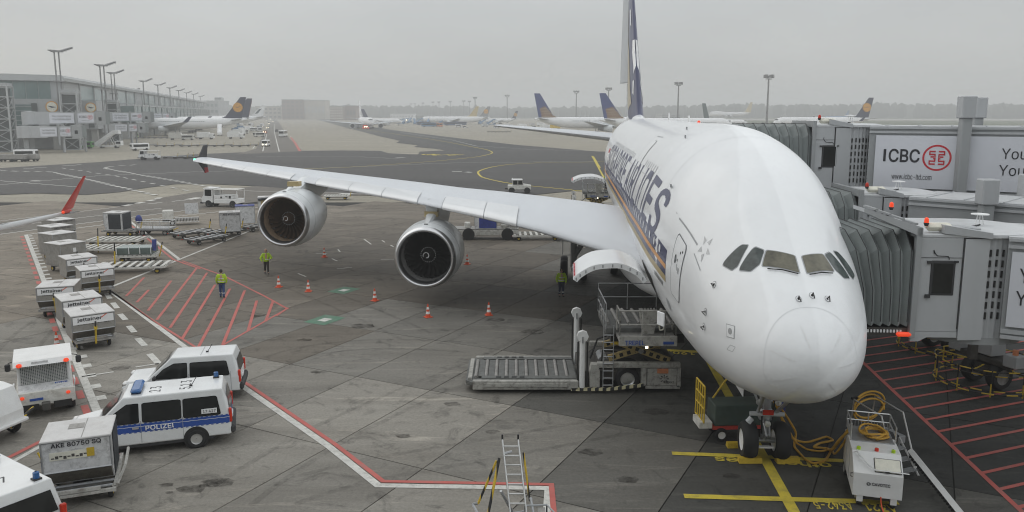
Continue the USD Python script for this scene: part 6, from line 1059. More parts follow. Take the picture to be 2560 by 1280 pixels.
rl = T('step_railing', 'grey railing top of a low stand cut off by the bottom edge', 'railing', (.6, 20.25, 0)); P(rl, 'rail', railing_mesh([(-.25, .1), (.35, .15), (.62, -.5)], 0, (.35, .75), .025, .5), 'steel'); P(rl, 'plate', MB().bb(.1, .3, -.2, .1, .3, .7), 'dolly_grey')
# --- traffic cones
csrc = None
for lab, u, v in (('striped cone left of the container row, nearest of all', 143, 867), ('cone in front of the walking man, the left of a close pair', 697, 718), ('cone right of its close neighbour, between the hatched area and the engines', 771, 729), ('cone between the two green ground patches and the inboard engine', 937, 752), ('cone straight below the inboard engine', 1070, 793), ('cone below and right of the inboard engine, towards the loader', 1222, 788), ('small far cone below the outboard engine', 811, 643), ('small far cone just right of the inboard engine', 1168, 661)):
    c = G(u, v)
    if csrc is None:
        csrc = T('traffic_cone', lab, 'traffic cone', (c[0], c[1], 0), .3, 'orange and white traffic cones'); P(csrc, 'base', MB().bb(-.21, .21, -.21, .21, 0, .045, ch=.015), 'cone_orange'); zz = [.045, .20, .34, .46, .60, .76]
        for k in range(5): r0, r1 = .15 - .155 * zz[k], .15 - .155 * zz[k + 1]; P(csrc, 'band', MB().lathe([(zz[k], r0), (zz[k + 1], r1)] + ([(zz[k + 1], .001)] if k == 4 else []), (0, 0, 0), (0, 0, 1), 16), 'cone_white' if k in (1, 3) else 'cone_orange', smooth=40)
    else: dup(csrc, 'traffic_cone', lab, (c[0], c[1], 0), .3 + u, 'orange and white traffic cones')
# --- people
import manifold3d as m3
def chain(segs, n=12):                    # one body from tapered limbs
    out = None
    for a, ra, b, rb in segs:
        sa = m3.Manifold.sphere(ra, n).translate(tuple(map(float, a))); sb = m3.Manifold.sphere(rb, n).translate(tuple(map(float, b))); h = m3.Manifold.batch_hull([sa, sb]); out = h if out is None else out + h
    return out
def tri(m, taubin=6):
    q = m.to_mesh(); t = trimesh.Trimesh(q.vert_properties[:, :3], q.tri_verts); 
    return trimesh.smoothing.filter_taubin(t, iterations=taubin) if taubin else t
def person(label, c, rz, stride=.12, arms=((.06, -.02), (-.04, .0)), jacket='hivis', legs='cloth_navy', hat='hair', bend=0.0, z=0.0, elbow=.06, item=None, tapes=True):
    """faces +x; arms = forward swing of the left and right hand"""
    t = T('person', label, 'person', (c[0], c[1], z), rz); V = lambda x, y, zz: np.array((x + max(0, zz - .9) * bend, y, zz))
    J = {}; seg = []
    for s, f, (sw, hb) in ((1, stride, arms[0]), (-1, -stride, arms[1])):
        hip, knee, ank, toe = V(0, .095 * s, .90), V(f * .55 + .03, .10 * s, .49), V(f - (.05 if f < 0 else 0), .105 * s, .085 + (.05 if f < -.1 else 0)), V(f + .15, .12 * s, .045 + (.0 if f >= -.1 else .01))
        sh, el, wr = V(0, .19 * s, 1.43), V(sw * .5 - .03, (.25 + elbow) * s, 1.15), V(sw + .06, (.25 + elbow * .3) * s + 0, .92 + hb)
        J[s] = (hip, knee, ank, toe, sh, el, wr); seg += [(hip, .09, knee, .06), (knee, .058, ank, .042), (ank, .042, toe, .036), (sh, .06, el, .046), (el, .044, wr, .032)]
    seg += [(V(0, -.08, .93), .10, V(0, .08, .93), .10), (V(0, 0, .95), .125, V(0, 0, 1.2), .125), (V(0, -.11, 1.36), .085, V(0, .11, 1.36), .085), (V(0, 0, 1.2), .13, V(0, 0, 1.38), .12), (V(0, 0, 1.42), .055, V(.01, 0, 1.56), .052), (V(.02, 0, 1.60), .078, V(.015, 0, 1.68), .095), (V(.105, 0, 1.625), .016, V(.09, 0, 1.66), .012)]
    for s in (1, -1):
        wr = J[s][6]; el = J[s][5]; d = (wr - el) / np.linalg.norm(wr - el); pm = wr + d * .07; seg.append((wr, .03, pm, .034))
        side = np.array((0, 1, 0)) * s; fw = np.array((1, 0, 0))
        for k in range(4):
            b0 = pm + fw * (.024 - .016 * k); l = (.07, .08, .075, .058)[k]; mid = b0 + d * l * .5 - side * .006; seg += [(b0, .0095, mid, .0085), (mid, .0085, mid + (d * .8 - side * .5) * l * .5, .0075)]
        seg.append((wr + d * .03 + fw * .02, .011, wr + d * .075 + fw * .055 - side * .01, .009))
        seg += [(V(.015, .092 * s, 1.645), .018, V(.01, .094 * s, 1.67), .016)]
    P(t, 'body', tri(chain(seg, 10), 2), 'skin', smooth=True)
    for s in (1, -1): P(t, 'eye', MB().tm(trimesh.creation.icosphere(1, .011).apply_translation(V(.098, .034 * s, 1.665))), 'hair')
    P(t, 'mouth', MB().box(V(.098, 0, 1.595), (.012, .05, .012)), 'wing_red')
    P(t, 'trousers', tri(chain([x for s in (1, -1) for x in ((J[s][0] - (0, .01 * s, .01), .108, J[s][1], .078), (J[s][1], .076, J[s][2] + (0, 0, .02), .068))] + [(V(0, -.085, .95), .118, V(0, .085, .95), .118)], 12), 3), legs, smooth=True)
    P(t, 'jacket', tri(chain([(V(0, -.07, .93), .128, V(0, .07, .93), .128), (V(0, -.07, .95), .135, V(0, -.10, 1.37), .115), (V(0, .07, .95), .135, V(0, .10, 1.37), .115), (V(0, 0, 1.42), .085, V(0, 0, 1.47), .075)] + [x for s in (1, -1) for x in ((J[s][4], .082, J[s][5], .068), (J[s][5], .068, J[s][6] - (0, 0, -.01), .054))], 12), 3), jacket, smooth=True)
    if tapes:
        for zz, m in ((1.04, 'hivis_tape'), (1.22, 'hivis_tape')): a = np.linspace(0, 2 * PI, 25); P(t, 'reflective_band', MB().grid(np.stack([np.stack([.142 * np.cos(a) + max(0, zz - .9) * bend, .212 * np.sin(a), np.full(25, zz + e)], 1) for e in (-.025, .025)])), m)
        P(t, 'jacket_hem', MB().lathe([(0, .15), (.07, .158)], V(0, 0, .88), (0, 0, 1), 20).xf(np.diag((.92, 1.38, 1))), 'cloth_navy')
        for s in (1, -1): P(t, 'trouser_band', MB().lathe([(0, .073), (.05, .074)], J[s][1] * .45 + J[s][2] * .55, (0, 0, 1), 12), 'hivis_tape')
    for s in (1, -1): P(t, 'shoe', tri(chain([(J[s][2] - (.02, 0, .035), .052, J[s][3] + (0, 0, .0), .044)], 12), 0), 'shoe', smooth=True)
    P(t, 'cap', tri(chain([(V(.0, 0, 1.665), .106, V(.0, 0, 1.70), .098)], 14), 0), hat, smooth=True)
    if item == 'paper': P(t, 'paper', MB().box(V(.27, .05, 1.08), (.16, .24, .01), R=rotz(.2)), 'far_white')
    return t
toc = lambda c: math.atan2(-c[1], -c[0])
c = G(556, 744); person('person in yellow jacket and blue trousers walking away past the hatched area', c, toc(c) + PI - .1, .14, legs='cloth_blue')
c = G(667, 684); person('person in open yellow vest and dark trousers walking this way, holding paper', c, toc(c), .16, arms=((.20, .16), (.04, .0)), legs='cloth_dark', hat='skin', elbow=.14, item='paper', tapes=False)
c = G(1403, 741); person('person in yellow jacket and black trousers standing before the main landing gear', c, toc(c) + .2, .03, legs='cloth_navy')
person('person in yellow jacket standing on the platform of the farther loader', (10.35, 87.6), -2.2, .04, z=3.0, legs='cloth_navy')
c = G(648, 548); person('person in yellow jacket bending beside the open container by the outboard engine', (c[0] + .3, c[1] + 1.2), 2.0, .1, bend=.55, z=0, legs='cloth_dark')
# --- red tipped wing of a neighbouring aircraft at the left edge
nw = T('neighbour_wing', 'white wing end with a red upturned tip reaching in from the left edge', 'aircraft wing', (0, 0, 0)); ty = 52.0
A_ = lambda u, v, dy=0: Yp(u, v, ty + dy)
rt = [A_(-900, 778, -19), A_(-330, 638, -8), A_(0, 568, -2.6), A_(80, 551, -1.2), A_(152, 534)]; rows = []
for k, p in enumerate(rt): c = (5.4, 3.3, 2.1, 1.8, 1.5)[k]; d = np.array((.42, .9, 0)); h = .34 - .23 * k / 4; a = np.linspace(0, 1, 9); up = [p + d * c * q + (0, 0, h * 1.1 * math.sin(PI * q ** .5) * (1 - q * .6)) for q in a]; lo = [p + d * c * q - (0, 0, h * .7 * math.sin(PI * q ** .5)) for q in a[::-1][1:-1]]; rows.append(np.array(up + lo))
P(nw, 'wing', MB().grid(np.stack(rows), True), 'plane_white', smooth=40); P(nw, 'spoiler_seam', MB().bars([(rt[1] + (1.0, 1.4, .36), rt[3] + (.55, 1.0, .25))], .02), 'line_grey')
p0 = rt[-1]; e1, e2 = A_(152, 530), A_(207, 442); rows = []
for k in range(6): f = k / 5; p = e1 + (e2 - e1) * (f ** 1.0) + np.array((-.35 * f * (1 - f), 0, -.5 * f * (1 - f))); c = 1.3 - .95 * f; d = np.array((.10, .98, .1)); nrm = np.array((.85, -.2, -.5)); a = np.linspace(0, 1, 7); th_ = .09 - .05 * f; rows.append(np.array([p + d * c * q + nrm * th_ * math.sin(PI * q ** .6) for q in a] + [p + d * c * q - nrm * th_ * math.sin(PI * q ** .6) for q in a[::-1][1:-1]]))
P(nw, 'upturned_tip', MB().grid(np.stack(rows), True), 'wing_red', smooth=40); P(nw, 'tip_fairing', MB().tm(trimesh.creation.icosphere(2, .22).apply_scale((1, 2.2, .8)).apply_translation(A_(153, 530) + (0.02, .6, 0))), 'wing_red', smooth=True); P(nw, 'navigation_lamp', MB().tm(trimesh.creation.icosphere(2, .10).apply_translation(A_(157, 530) + (.05, -.05, -.02))), 'lamp_red')
# ================= the far apron =================
def jet(label, nose, rz, L, R, span, fin_h, fin_mat, emblem=None, eng=2, row=True, name='parked_airliner', group=None, deck=False, lamp=False, winglet=0.0, zc=None, zoff=0.0, title=None, engr=1.5, fus='far_white', sweep=.62):
    """nose at the origin looking along -x, tail along +x"""
    t = T(name, label, 'airliner', (nose[0], nose[1], zoff), rz, group); zc = zc or R + 1.9; xs = np.r_[np.linspace(0, 1, 9) ** 2 * 6, np.linspace(8, L * .66, 6), np.linspace(L * .7, L, 9)]
    rr = np.where(xs < 6, R * np.sqrt(np.clip(1 - (1 - xs / 6) ** 2, 0, 1)) ** .9, R); k = np.clip((xs - L * .66) / (L * .34), 0, 1); rr = rr * (1 - k ** 1.7 * .93); zz = zc + R * .72 * k ** 1.5 - np.where(xs < 6, .35 * R * (1 - xs / 6) ** 2, 0)
    a = np.linspace(0, 2 * PI, 25)[:-1]; P(t, 'fuselage', MB().grid(np.stack([np.stack([np.full(24, x), r * np.cos(a), z + r * np.sin(a)], 1) for x, r, z in zip(xs, np.maximum(rr, .02), zz)]), True), fus, smooth=True)
    if deck: e = trimesh.creation.icosphere(3); P(t, 'upper_deck', MB().add(e.vertices * (13, R * .62, R * .75) + (13.5, 0, zc + R * .75), e.faces), fus, smooth=True)
    P(t, 'cockpit_windows', MB().tm(trimesh.creation.icosphere(2)).xf(np.diag((1.15, R * .52, .36)), (2.05, 0, zc + R * .52 + (R * .9 if deck else 0))), 'pane_dark')
    def foilwing(nm, x0, c0, x1, c1, y0, y1, z0, z1, th, m):
        for s in (1, -1):
            R_ = []
            for f in (0, .5, 1):
                x, c, y, z = x0 + (x1 - x0) * f, c0 + (c1 - c0) * (f ** .8), y0 + (y1 - y0) * f, z0 + (z1 - z0) * f ** 1.2; h = c * th; R_.append(np.array([(x, y * s, z), (x + c * .15, y * s, z + h * .8), (x + c * .5, y * s, z + h * .7), (x + c, y * s, z), (x + c * .5, y * s, z - h * .35), (x + c * .15, y * s, z - h * .4)]))
            b = MB().grid(np.stack(R_), True); b.add(R_[-1], [(0, 1, 5), (1, 2, 5), (2, 4, 5), (2, 3, 4)]); w = P(t, nm, b, m, smooth=35)
            if nm == 'wing' and winglet: P(w, 'winglet', MB().prism([(x1 + .3, z1), (x1 + c1, z1), (x1 + c1 + winglet * .8, z1 + winglet), (x1 + c1 + winglet * .2, z1 + winglet)], y1 * s - .05, y1 * s + .05), 'tail_lh')
    xr = L * .30; hs = span / 2; foilwing('wing', xr, L * .19, xr + hs * sweep, L * .04, R * .6, hs, zc - R * .65, zc + R * .3, .11, 'plane_grey')
    for s in (1, -1):
        for q in ((.33,) if eng == 2 else (.31, .55)):
            o = (xr + hs * q * sweep - 2.6, s * hs * q * .98, zc - R * .62 - engr * .75 + q); n = P(t, 'engine', MB().lathe([(1.2, engr * .75), (0, engr * .82), (-.1, engr * .9), (.15, engr * .98), (1.5, engr), (3.5, engr * .8), (4.6, engr * .6)], o, (1, 0, 0), 24), 'nacelle', smooth=45); P(n, 'fan', MB().lathe([(.8, .01), (.8, engr * .8)], o, (1, 0, 0), 20), 'fan'); P(n, 'pylon', MB().bb(o[0] + 1.2, o[0] + 5, o[1] - .2, o[1] + .2, o[2] + engr * .7, o[2] + engr * 1.5), 'nacelle')
    zt = zc + R * 1.0; fx0, fx1 = L * .82, L * .965; H = fin_h - zt; f = MB().prism([(fx0 - 1.5, zt - .3), (fx0 + 1, zt + .8), (fx1 + .6 - H * .12 , fin_h), (fx1 + 2.2, fin_h), (fx1 - .3, zt - .2)], -.22, .22); fp = P(t, 'tail_fin', f, fin_mat); cz, cx = zt + H * .50, (fx0 + fx1) / 2 + H * .24
    if emblem == 'crane':
        for s in (1, -1):
            P(fp, 'round_emblem', MB().lathe([(0, .01), (.02, H * .23), (.021, .01)], (cx, s * .23, cz), (0, s, 0), 24), 'crane_yellow'); P(fp, 'bird_emblem', MB().prism([(cx - H * .17, cz + .05), (cx - .1, cz - .12), (cx + H * .17, cz + H * .05), (cx + .1, cz + .25), (cx - .1, cz + .12)], s * .25 - .005 if s > 0 else -.262, .262 if s > 0 else -.25), fin_mat)
    if emblem == 'globe':
        P(fp, 'globe', MB().prism([(fx0 - 1.5, zt - .3), (fx0 + 1.2, zt + .9), (fx0 + H * .44, zt + H * .46), (fx1 - .8, zt + H * .36), (fx1 - 1.6, zt + H * .15), (fx1 - 1.9, zt - .2)], -.235, .235), 'tail_ua_globe')
        b = MB()
        for k in range(5): q = k / 4; b.tube([(fx0 - .3 + q * 5.2, .25, zt), (fx0 + 1.2 + q * 4.6, .25, zt + H * .2), (fx0 + H * .40 + q * 2.4 - .2, .25, zt + H * .43 - q * H * .07)], .05, 4); b.tube([(fx0 - .3 + q * 5.2, -.25, zt), (fx0 + 1.2 + q * 4.6, -.25, zt + H * .2), (fx0 + H * .40 + q * 2.4 - .2, -.25, zt + H * .43 - q * H * .07)], .05, 4)
        for k in range(4): z = zt + .3 + H * .105 * k; b.bars([((fx0 + .4 + k * H * .1, s * .25, z + .15), (fx1 - 1.8 + k * .25, s * .25, z)) for s in (1, -1)], .05, 4)
        P(fp, 'globe_lines', b, 'globe_line')
    foilwing('tailplane', L * .865, L * .085, L * .955, L * .03, .6, span * .17, zc + R * .55, zc + R * .85, .09, 'plane_grey')
    if row:
        n = int(L * .55); b = MB()
        for s in (1, -1):
            for k in range(n):
                if abs(k - n * .3) > 1 and abs(k - n * .66) > 1: b.bb(9 + k, 9.42 + k, s * R * .955 - .02, s * R * .955 + .02, zc + R * .24, zc + R * .24 + .42)
        P(t, 'window_row', b, 'pane_dark', kind='stuff')
    if title: P(t, 'title', MB().text(title, R * .36, (20, -R * .90, zc + R * .42), (-1, 0, 0), (0, .25, .968), .03, True, width=13) if False else MB().text(title, R * .42, (7, -R * .93, zc + R * .42), (1, 0, 0), (0, .25, .968), .03, True, width=12), 'letter_navy')
    g = P(t, 'nose_gear', MB().cyl((L * .09, 0, 0.5), (L * .09, 0, zc - R * .8), .16, n=8), 'steel')
    for s in (-.3, .3): P(g, 'wheel', MB().cyl((L * .09, s - .12, .5), (L * .09, s + .12, .5), .5, n=14), 'rubber')
    for s in (1, -1):
        g = P(t, 'main_gear', MB().cyl((L * .46, s * span * .085, .6), (L * .46, s * span * .085, zc - R * .5), .22, n=8), 'steel')
        for dx in (-.8, .8):
            for w in (-.5, .5): P(g, 'wheel', MB().cyl((L * .46 + dx, s * span * .085 + w - .18, .6), (L * .46 + dx, s * span * .085 + w + .18, .6), .6, n=14), 'rubber')
    if lamp: P(t, 'wing_lamp', MB().tm(trimesh.creation.icosphere(1, .35).apply_translation((xr + hs * sweep, -hs, zc + R * .3))), 'lamp_warm')
    return t
def wpx(u, Y, off=0): return np.array([(u - 1280) / FPX * (Y * _cp + CAMH * _sp), Y])
G_LH = 'airliners parked along the left terminal'
jet('parked airliner with dark tail and round orange emblem, white fuselage along the left terminal', wpx(290, 402), .20, 63, 2.82, 58, 19.2, 'tail_lh', 'crane', winglet=2.6, group=G_LH, zc=6.0)
jet('airliner whose plain dark tail shows just behind the foremost round emblem tail', wpx(347, 462), .22, 63, 2.82, 58, 19.6, 'tail_lh', None, row=False, group=G_LH, zc=6)
jet('airliner whose reddish tail shows as third of the tails at the left terminal', wpx(378, 520), .22, 63, 2.82, 58, 19.0, 'tail_red', None, row=False, group=G_LH, zc=6)
q = jet('airliner with a pale tail and a green brush mark, farthest at the left terminal', wpx(450, 640), .25, 66, 2.95, 60, 17.6, 'far_white', None, row=False, group=G_LH, zc=6); P(q + '/tail_fin', 'brush_mark', MB().prism([(57, 10.5), (60.5, 14.2), (62.5, 14.6), (59.5, 10.8)], -.25, .25), 'tail_green')
lane = G(905, 322) - G(1010, 338); h_ = math.atan2(lane[1], lane[0]); n0 = G(928, 323)
jet('twin engine airliner taxiing towards us behind a tug with lit lamps', n0, h_ + .0, 66, 3.1, 63, 20.5, 'far_white', None, lamp=True, name='taxiing_airliner', engr=1.95, row=False, sweep=.58)
jet('airliner with a dark tail parked behind the taxiing one, nose to the right', wpx(1006, 720), PI + .1, 35, 2.2, 34, 14.5, 'navy', None, row=False, group='far parked airliners')
jet('airliner with a grey emblem tail, parked far behind the blue stairs', wpx(1070, 800), -.06, 62, 2.9, 46, 17.5, 'tail_condor_grey', 'crane', row=False, group='far parked airliners'); jet('airliner with a yellow and white tail, parked behind the grey tailed one', wpx(1052, 860), -.05, 62, 2.8, 46, 18, 'tail_condor', None, row=False, group='far parked airliners')
jet('small parked airliner with dark emblem tail, by the tall mast left of the globe tails', wpx(1215, 830), -.05, 32, 1.9, 30, 13.2, 'tail_lh', 'crane', row=False, group='far parked airliners', engr=1.0)
GU = 'airliners with blue tails and a gold globe'
jet('complete looking airliner with blue tail and gold globe, window row facing us', wpx(1626, 446), PI + .03, 64.5, 3.1, 61, 21.8, 'tail_ua', 'globe', group=GU, zc=5.9, engr=1.9)
jet('airliner with blue globe tail, its middle hidden by the double-deck airliner', wpx(1830, 400), PI + .03, 66.5, 3.05, 60, 20.8, 'tail_ua', 'globe', group=GU, zc=5.7, engr=1.9, title='UNITED')
jet('jumbo jet with an upper deck hump low over the far runway', wpx(1772, 1300), .03, 70, 3.2, 62, 24, 'tail_condor', None, 4, row=False, name='far_jumbo_jet', deck=True, zoff=4.0)
jet('airliner with a near black tail seen end-on, right of the globe tails', wpx(1868, 640), PI - .75, 40, 2.0, 34, 19, 'tail_green', None, row=False, group='far parked airliners')
jet('parked airliner with dark tail and orange emblem, above the boarding bridge at right', wpx(1932, 478), .12, 62, 2.85, 58, 20.2, 'tail_lh', 'crane', winglet=2.2, zc=5.9, row=False, group='far parked airliners')
jet('faint blue and white airliner on the far runway, above the right boarding bridges', wpx(2058, 1250), .05, 40, 2.1, 36, 15, 'stair_blue', None, row=False, zoff=.0, fus='stair_blue')
# --- terminal along the left, with gates, towers and masts
C0, C1 = np.array((-143., 258.)), np.array((-318., 842.)); fd = (C1 - C0) / np.linalg.norm(C1 - C0); fn = np.array((-fd[1], fd[0])); FA = math.atan2(fd[1], fd[0])
TR = T('terminal_pier', 'long glazed terminal pier with a rounded roof edge along the left', 'terminal', (C0[0], C0[1], 0), FA); LT = float(np.linalg.norm(C1 - C0))
P(TR, 'wall', MB().bb(0, LT, 0, 60, 0, 21.6), 'terminal_panel'); P(TR, 'roof', MB().prism([(-1.2, 21.2), (-1.4, 22.2), (-.6, 23.0), (60, 24.2), (60, 21.6)], -1, LT + 1, ax='x'), 'roof_grey')
for k in range(24):
    x = 3 + k * 24; P(TR, 'glass_bay', MB().bb(x, x + 21.5, -.12, 0, 15.6, 20.6), 'terminal_glass' if k % 3 else 'terminal_panel'); P(TR, 'mullion', MB().bb(x + 21.8, x + 22.6, -.5, 0, 14, 21.2), 'roof_grey')
    if k > 3: P(TR, 'lower_glazing', MB().bb(x, x + 19, -6.5, -.1, 7.2, 14.2), 'terminal_glass'); P(TR, 'gallery_frame', MB().bb(x - .4, x + 19.4, -6.8, -6.5, 6.6, 7.2).bb(x - .4, x + 19.4, -6.8, -6.5, 14.2, 14.9).bb(x - .5, x, -6.8, -6.5, 6.6, 14.9).bb(x + 9, x + 9.4, -6.7, -6.5, 6.6, 14.9).bb(x - .4, x + 19.4, -6.7, -6.5, 10.4, 10.7), 'roof_grey'); P(TR, 'ground_floor', MB().bb(x, x + 19, -5, -.2, 0, 6.5), 'terminal_dark' if k % 2 else 'concrete_wall')
for y in np.arange(3, 57, 3.5): P(TR, 'end_panel', MB().bb(-.14, 0, y, y + 3.3, 14.5, 21.2), 'terminal_glass')
P(TR, 'end_gallery', MB().bb(-.3, -.02, 0, 26, 12.4, 14.3), 'terminal_dark')
for k, (x, oy, lab) in enumerate(((-9.5, 8.0, 'nearest gate block with grey panels and a round bird sign at the left terminal'), (26, 4.0, 'second gate block with a round bird sign at the left terminal'))):
    q = C0 + fd * x + fn * oy; g = T('gate_block', lab, 'gate block', (q[0], q[1], 0), FA, 'gate blocks of the left terminal'); P(g, 'wall', MB().bb(0, 14, -9, 6, 5.6, 15.5), 'terminal_panel'); P(g, 'column', MB().bb(1, 3, -8.5, -6.5, 0, 5.6), 'concrete_wall'); P(g, 'column', MB().bb(10, 12, -8.5, -6.5, 0, 5.6), 'concrete_wall')
    P(g, 'glazed_front', MB().bb(-.15, -.02, -3, 16 if k == 0 else 10, 6.2, 13.8), 'terminal_glass'); P(g, 'glazed_body', MB().bb(0, 6, 6, 16 if k == 0 else 10, 5.6, 15), 'terminal_panel')
    for z in (7.6, 9.0, 10.4, 11.8, 13.2): P(g, 'transom', MB().bb(-.24, -.16, -3, 16 if k == 0 else 10, z, z + .16), 'roof_grey')
    P(g, 'dark_bay', MB().bb(-.26, -.16, -3.2, -1.6, 5.8, 14.2), 'terminal_dark'); rr = P(g, 'round_sign', MB().lathe([(0, .01), (.1, 1.75), (.12, .01)], (-.14, -7.2, 13.1), (-1, 0, 0), 24), 'crane_yellow'); P(rr, 'sign_face', MB().lathe([(.13, .01), (.14, 1.45), (.15, .01)], (-.14, -7.2, 13.1), (-1, 0, 0), 24), 'cream'); P(rr, 'bird_emblem', MB().prism([(-8.3, 13.0), (-7.2, 12.8), (-6.0, 13.4), (-7.0, 13.35)], -.36, -.32, ax='x'), 'tail_lh'); P(g, 'dark_window', MB().bb(-.2, -.02, -7.9, -6.1, 6.2, 10.6), 'terminal_dark')
def gantry(label, c, w, h, rz):
    g = T('stair_tower', label, 'stair tower', (c[0], c[1], 0), rz, 'braced steel towers at the left terminal'); n = int(h / 3.1); b = w / 2; s_ = h / n
    for x in (-b, b):
        for y in (-b, b): P(g, 'post', MB().box((x, y, h / 2), (.42, .42, h)), 'roof_grey')
    for k in range(n + 1):
        for a, c_ in (((-b, -b), (b, -b)), ((b, -b), (b, b)), ((-b, b), (b, b)), ((-b, -b), (-b, b))): P(g, 'beam', MB().cyl((*a, k * s_ - (.05 if k == n else 0)), (*c_, k * s_ - (.05 if k == n else 0)), .17, n=6), 'roof_grey')
    for k in range(n - 1):
        for a, c_ in (((-b, -b), (b, -b)), ((b, -b), (b, b)), ((b, b), (-b, b)), ((-b, b), (-b, -b))): P(g, 'brace', MB().bars([((*a, k * s_), (*c_, (k + 1) * s_)), ((*c_, k * s_), (*a, (k + 1) * s_))], .09, 5), 'roof_grey')
    P(g, 'lift_shaft', MB().bb(-b + .5, b - .5, -b + .5, b - .5, 0, h - .8), 'terminal_dark'); P(g, 'roof_box', MB().bb(-b, b, -b, b, h - .6, h + .8), 'terminal_panel')
gantry('large braced steel tower at the left picture edge', wpx(12, 236), 5.6, 19, FA); gantry('braced steel tower below the tallest twin mast', wpx(186, 250), 4.6, 17.5, FA); gantry('smaller braced steel tower between the second and third floodlight masts', wpx(287, 318), 4.6, 15.5, FA)
GM = 'floodlight masts along the left terminal'
for k, (u, Y, tw) in enumerate(((162, 248, 1), (270, 271, 1), (294, 322, 1), (368, 405, 0), (403, 459, 0), (432, 513, 0), (453, 573, 0), (472, 637, 0), (489, 688, 0), (505, 782, 0), (338, 470, 0))):
    c = wpx(u, Y); h = 31.2 if k == 0 else 28.3 if k < 10 else 25.5
    lab = ('tallest looking twin pole floodlight mast, nearest at the left', 'second twin pole floodlight mast of the left terminal', 'third twin pole floodlight mast, close after the second one')[k] if k < 3 else (NTH[k] + ' floodlight mast from the left along the terminal, single pole') if k < 10 else 'lower floodlight mast half hidden by the roof edge, between third and fourth'
    g = T('floodlight_mast', lab, 'floodlight mast', (c[0], c[1], 0), FA - PI / 2 + .9, GM); sp = .75 if tw else .25
    P(g, 'pole', MB().cyl((-sp, 0, 0), (-sp, 0, h - 1.6), .22 if tw else .3, n=8), 'mast')
    if tw: P(g, 'pole', MB().cyl((sp, 0, 0), (sp, 0, h - 1.6), .22, n=8), 'mast'); P(g, 'maintenance_platform', MB().bb(-1.3, 1.3, -.9, .9, h * .66, h * .66 + .3), 'mast')
    P(g, 'lamp_arm', MB().prism([(-2.6, h - 1.4), (-.8, h - 1.9), (1.0, h - 1.7), (5.4, h - .1), (5.4, h + .2), (1.0, h - 1.2), (-2.6, h - 1.2)], -.5, .5), 'mast')
    for j in range(4): P(g, 'lamp_head', MB().box((1.6 + j * 1.1, 0, h - 1.5 + j * .38), (.6, 1.5, .4)), 'mast')
def far_bridge(label, a, b, zf, zr, k):
    a, b = np.array(a), np.array(b); d = (b - a); L = float(np.linalg.norm(d)); g = T('boarding_bridge', label, 'boarding bridge', (a[0], a[1], 0), math.atan2(d[1], d[0]), 'boarding bridges of the left terminal')
    P(g, 'tunnel', MB().bb(0, L * .42, -1.7, 1.7, zf, zr).bb(L * .40, L, -1.45, 1.45, zf + .2, zr - .15), 'bridge_light'); P(g, 'drum', MB().lathe([(0, .01), (0, 2.1), (zr - zf, 2.1), (zr - zf + .15, .01)], (-1, 0, zf), (0, 0, 1), 20), 'bridge_light', smooth=40); P(g, 'cab', MB().bb(L, L + 2.6, -1.9, 1.9, zf - .2, zr + .2), 'bridge_grey'); P(g, 'cab_window', MB().bb(L + .7, L + 1.5, -1.95, -1.9, zf + 1, zf + 2), 'glass_dark'); P(g, 'bellows', MB().bb(L + 2.6, L + 3.8, -1.7, 1.7, zf - .1, zr + .1), 'bellows'); P(g, 'support_column', MB().bb(-1.6, -.4, -.6, .6, 0, zf), 'bridge_grey'); P(g, 'support_column', MB().bars([((L * .8, -1.2, 0), (L * .8, -.4, zf)), ((L * .8, 1.2, 0), (L * .8, .4, zf))], .3), 'bridge_light')
    P(g, 'lift_post', MB().bb(L * .66, L * .66 + .5, -1.95, -1.5, zf - 2.2, zr + .4), 'bridge_grey'); X = (1, 0, 0)
    sign(g, (L * .24, -1.72, zf + .35), X, L * .40, zr - zf - .75, (-L * .155, -L * .155)); sign(g, (L * .70, -1.48, zf + .45), X, L * .27, zr - zf - .9, 'logo')
far_bridge('upper boarding bridge nearest at the left terminal, two bank signs on its tunnel', wpx(93, 232), wpx(245, 240), 8.0, 11.6, 0); far_bridge('lower boarding bridge under the nearest one at the left terminal', wpx(78, 228), wpx(182, 234), 4.3, 7.6, 1)
far_bridge('boarding bridge right of the nearest one, reaching to the parked white airliner', wpx(262, 300), wpx(362, 306), 8.0, 11.6, 2); far_bridge('low boarding bridge just above the fuselage start of the parked white airliner', wpx(270, 296), wpx(345, 302), 4.2, 7.4, 3); far_bridge('farthest visible boarding bridge of the left terminal', wpx(370, 410), wpx(425, 416), 7.6, 11.2, 4)
tw_ = T('control_tower', 'faint control tower with a wide head behind the left terminal', 'control tower', tuple(wpx(551, 1150)) + (0,), 0); P(tw_, 'shaft', MB().prism([(-4, 0), (4, 0), (3.2, 26), (-3.2, 26)], -4, 4), 'concrete_wall'); P(tw_, 'head', MB().bb(-5, 5, -5, 5, 26, 33, ch=.6), 'terminal_panel'); P(tw_, 'cab_glazing', MB().bb(-4.6, 4.6, -5.1, 4.6, 30, 32.2), 'terminal_dark')
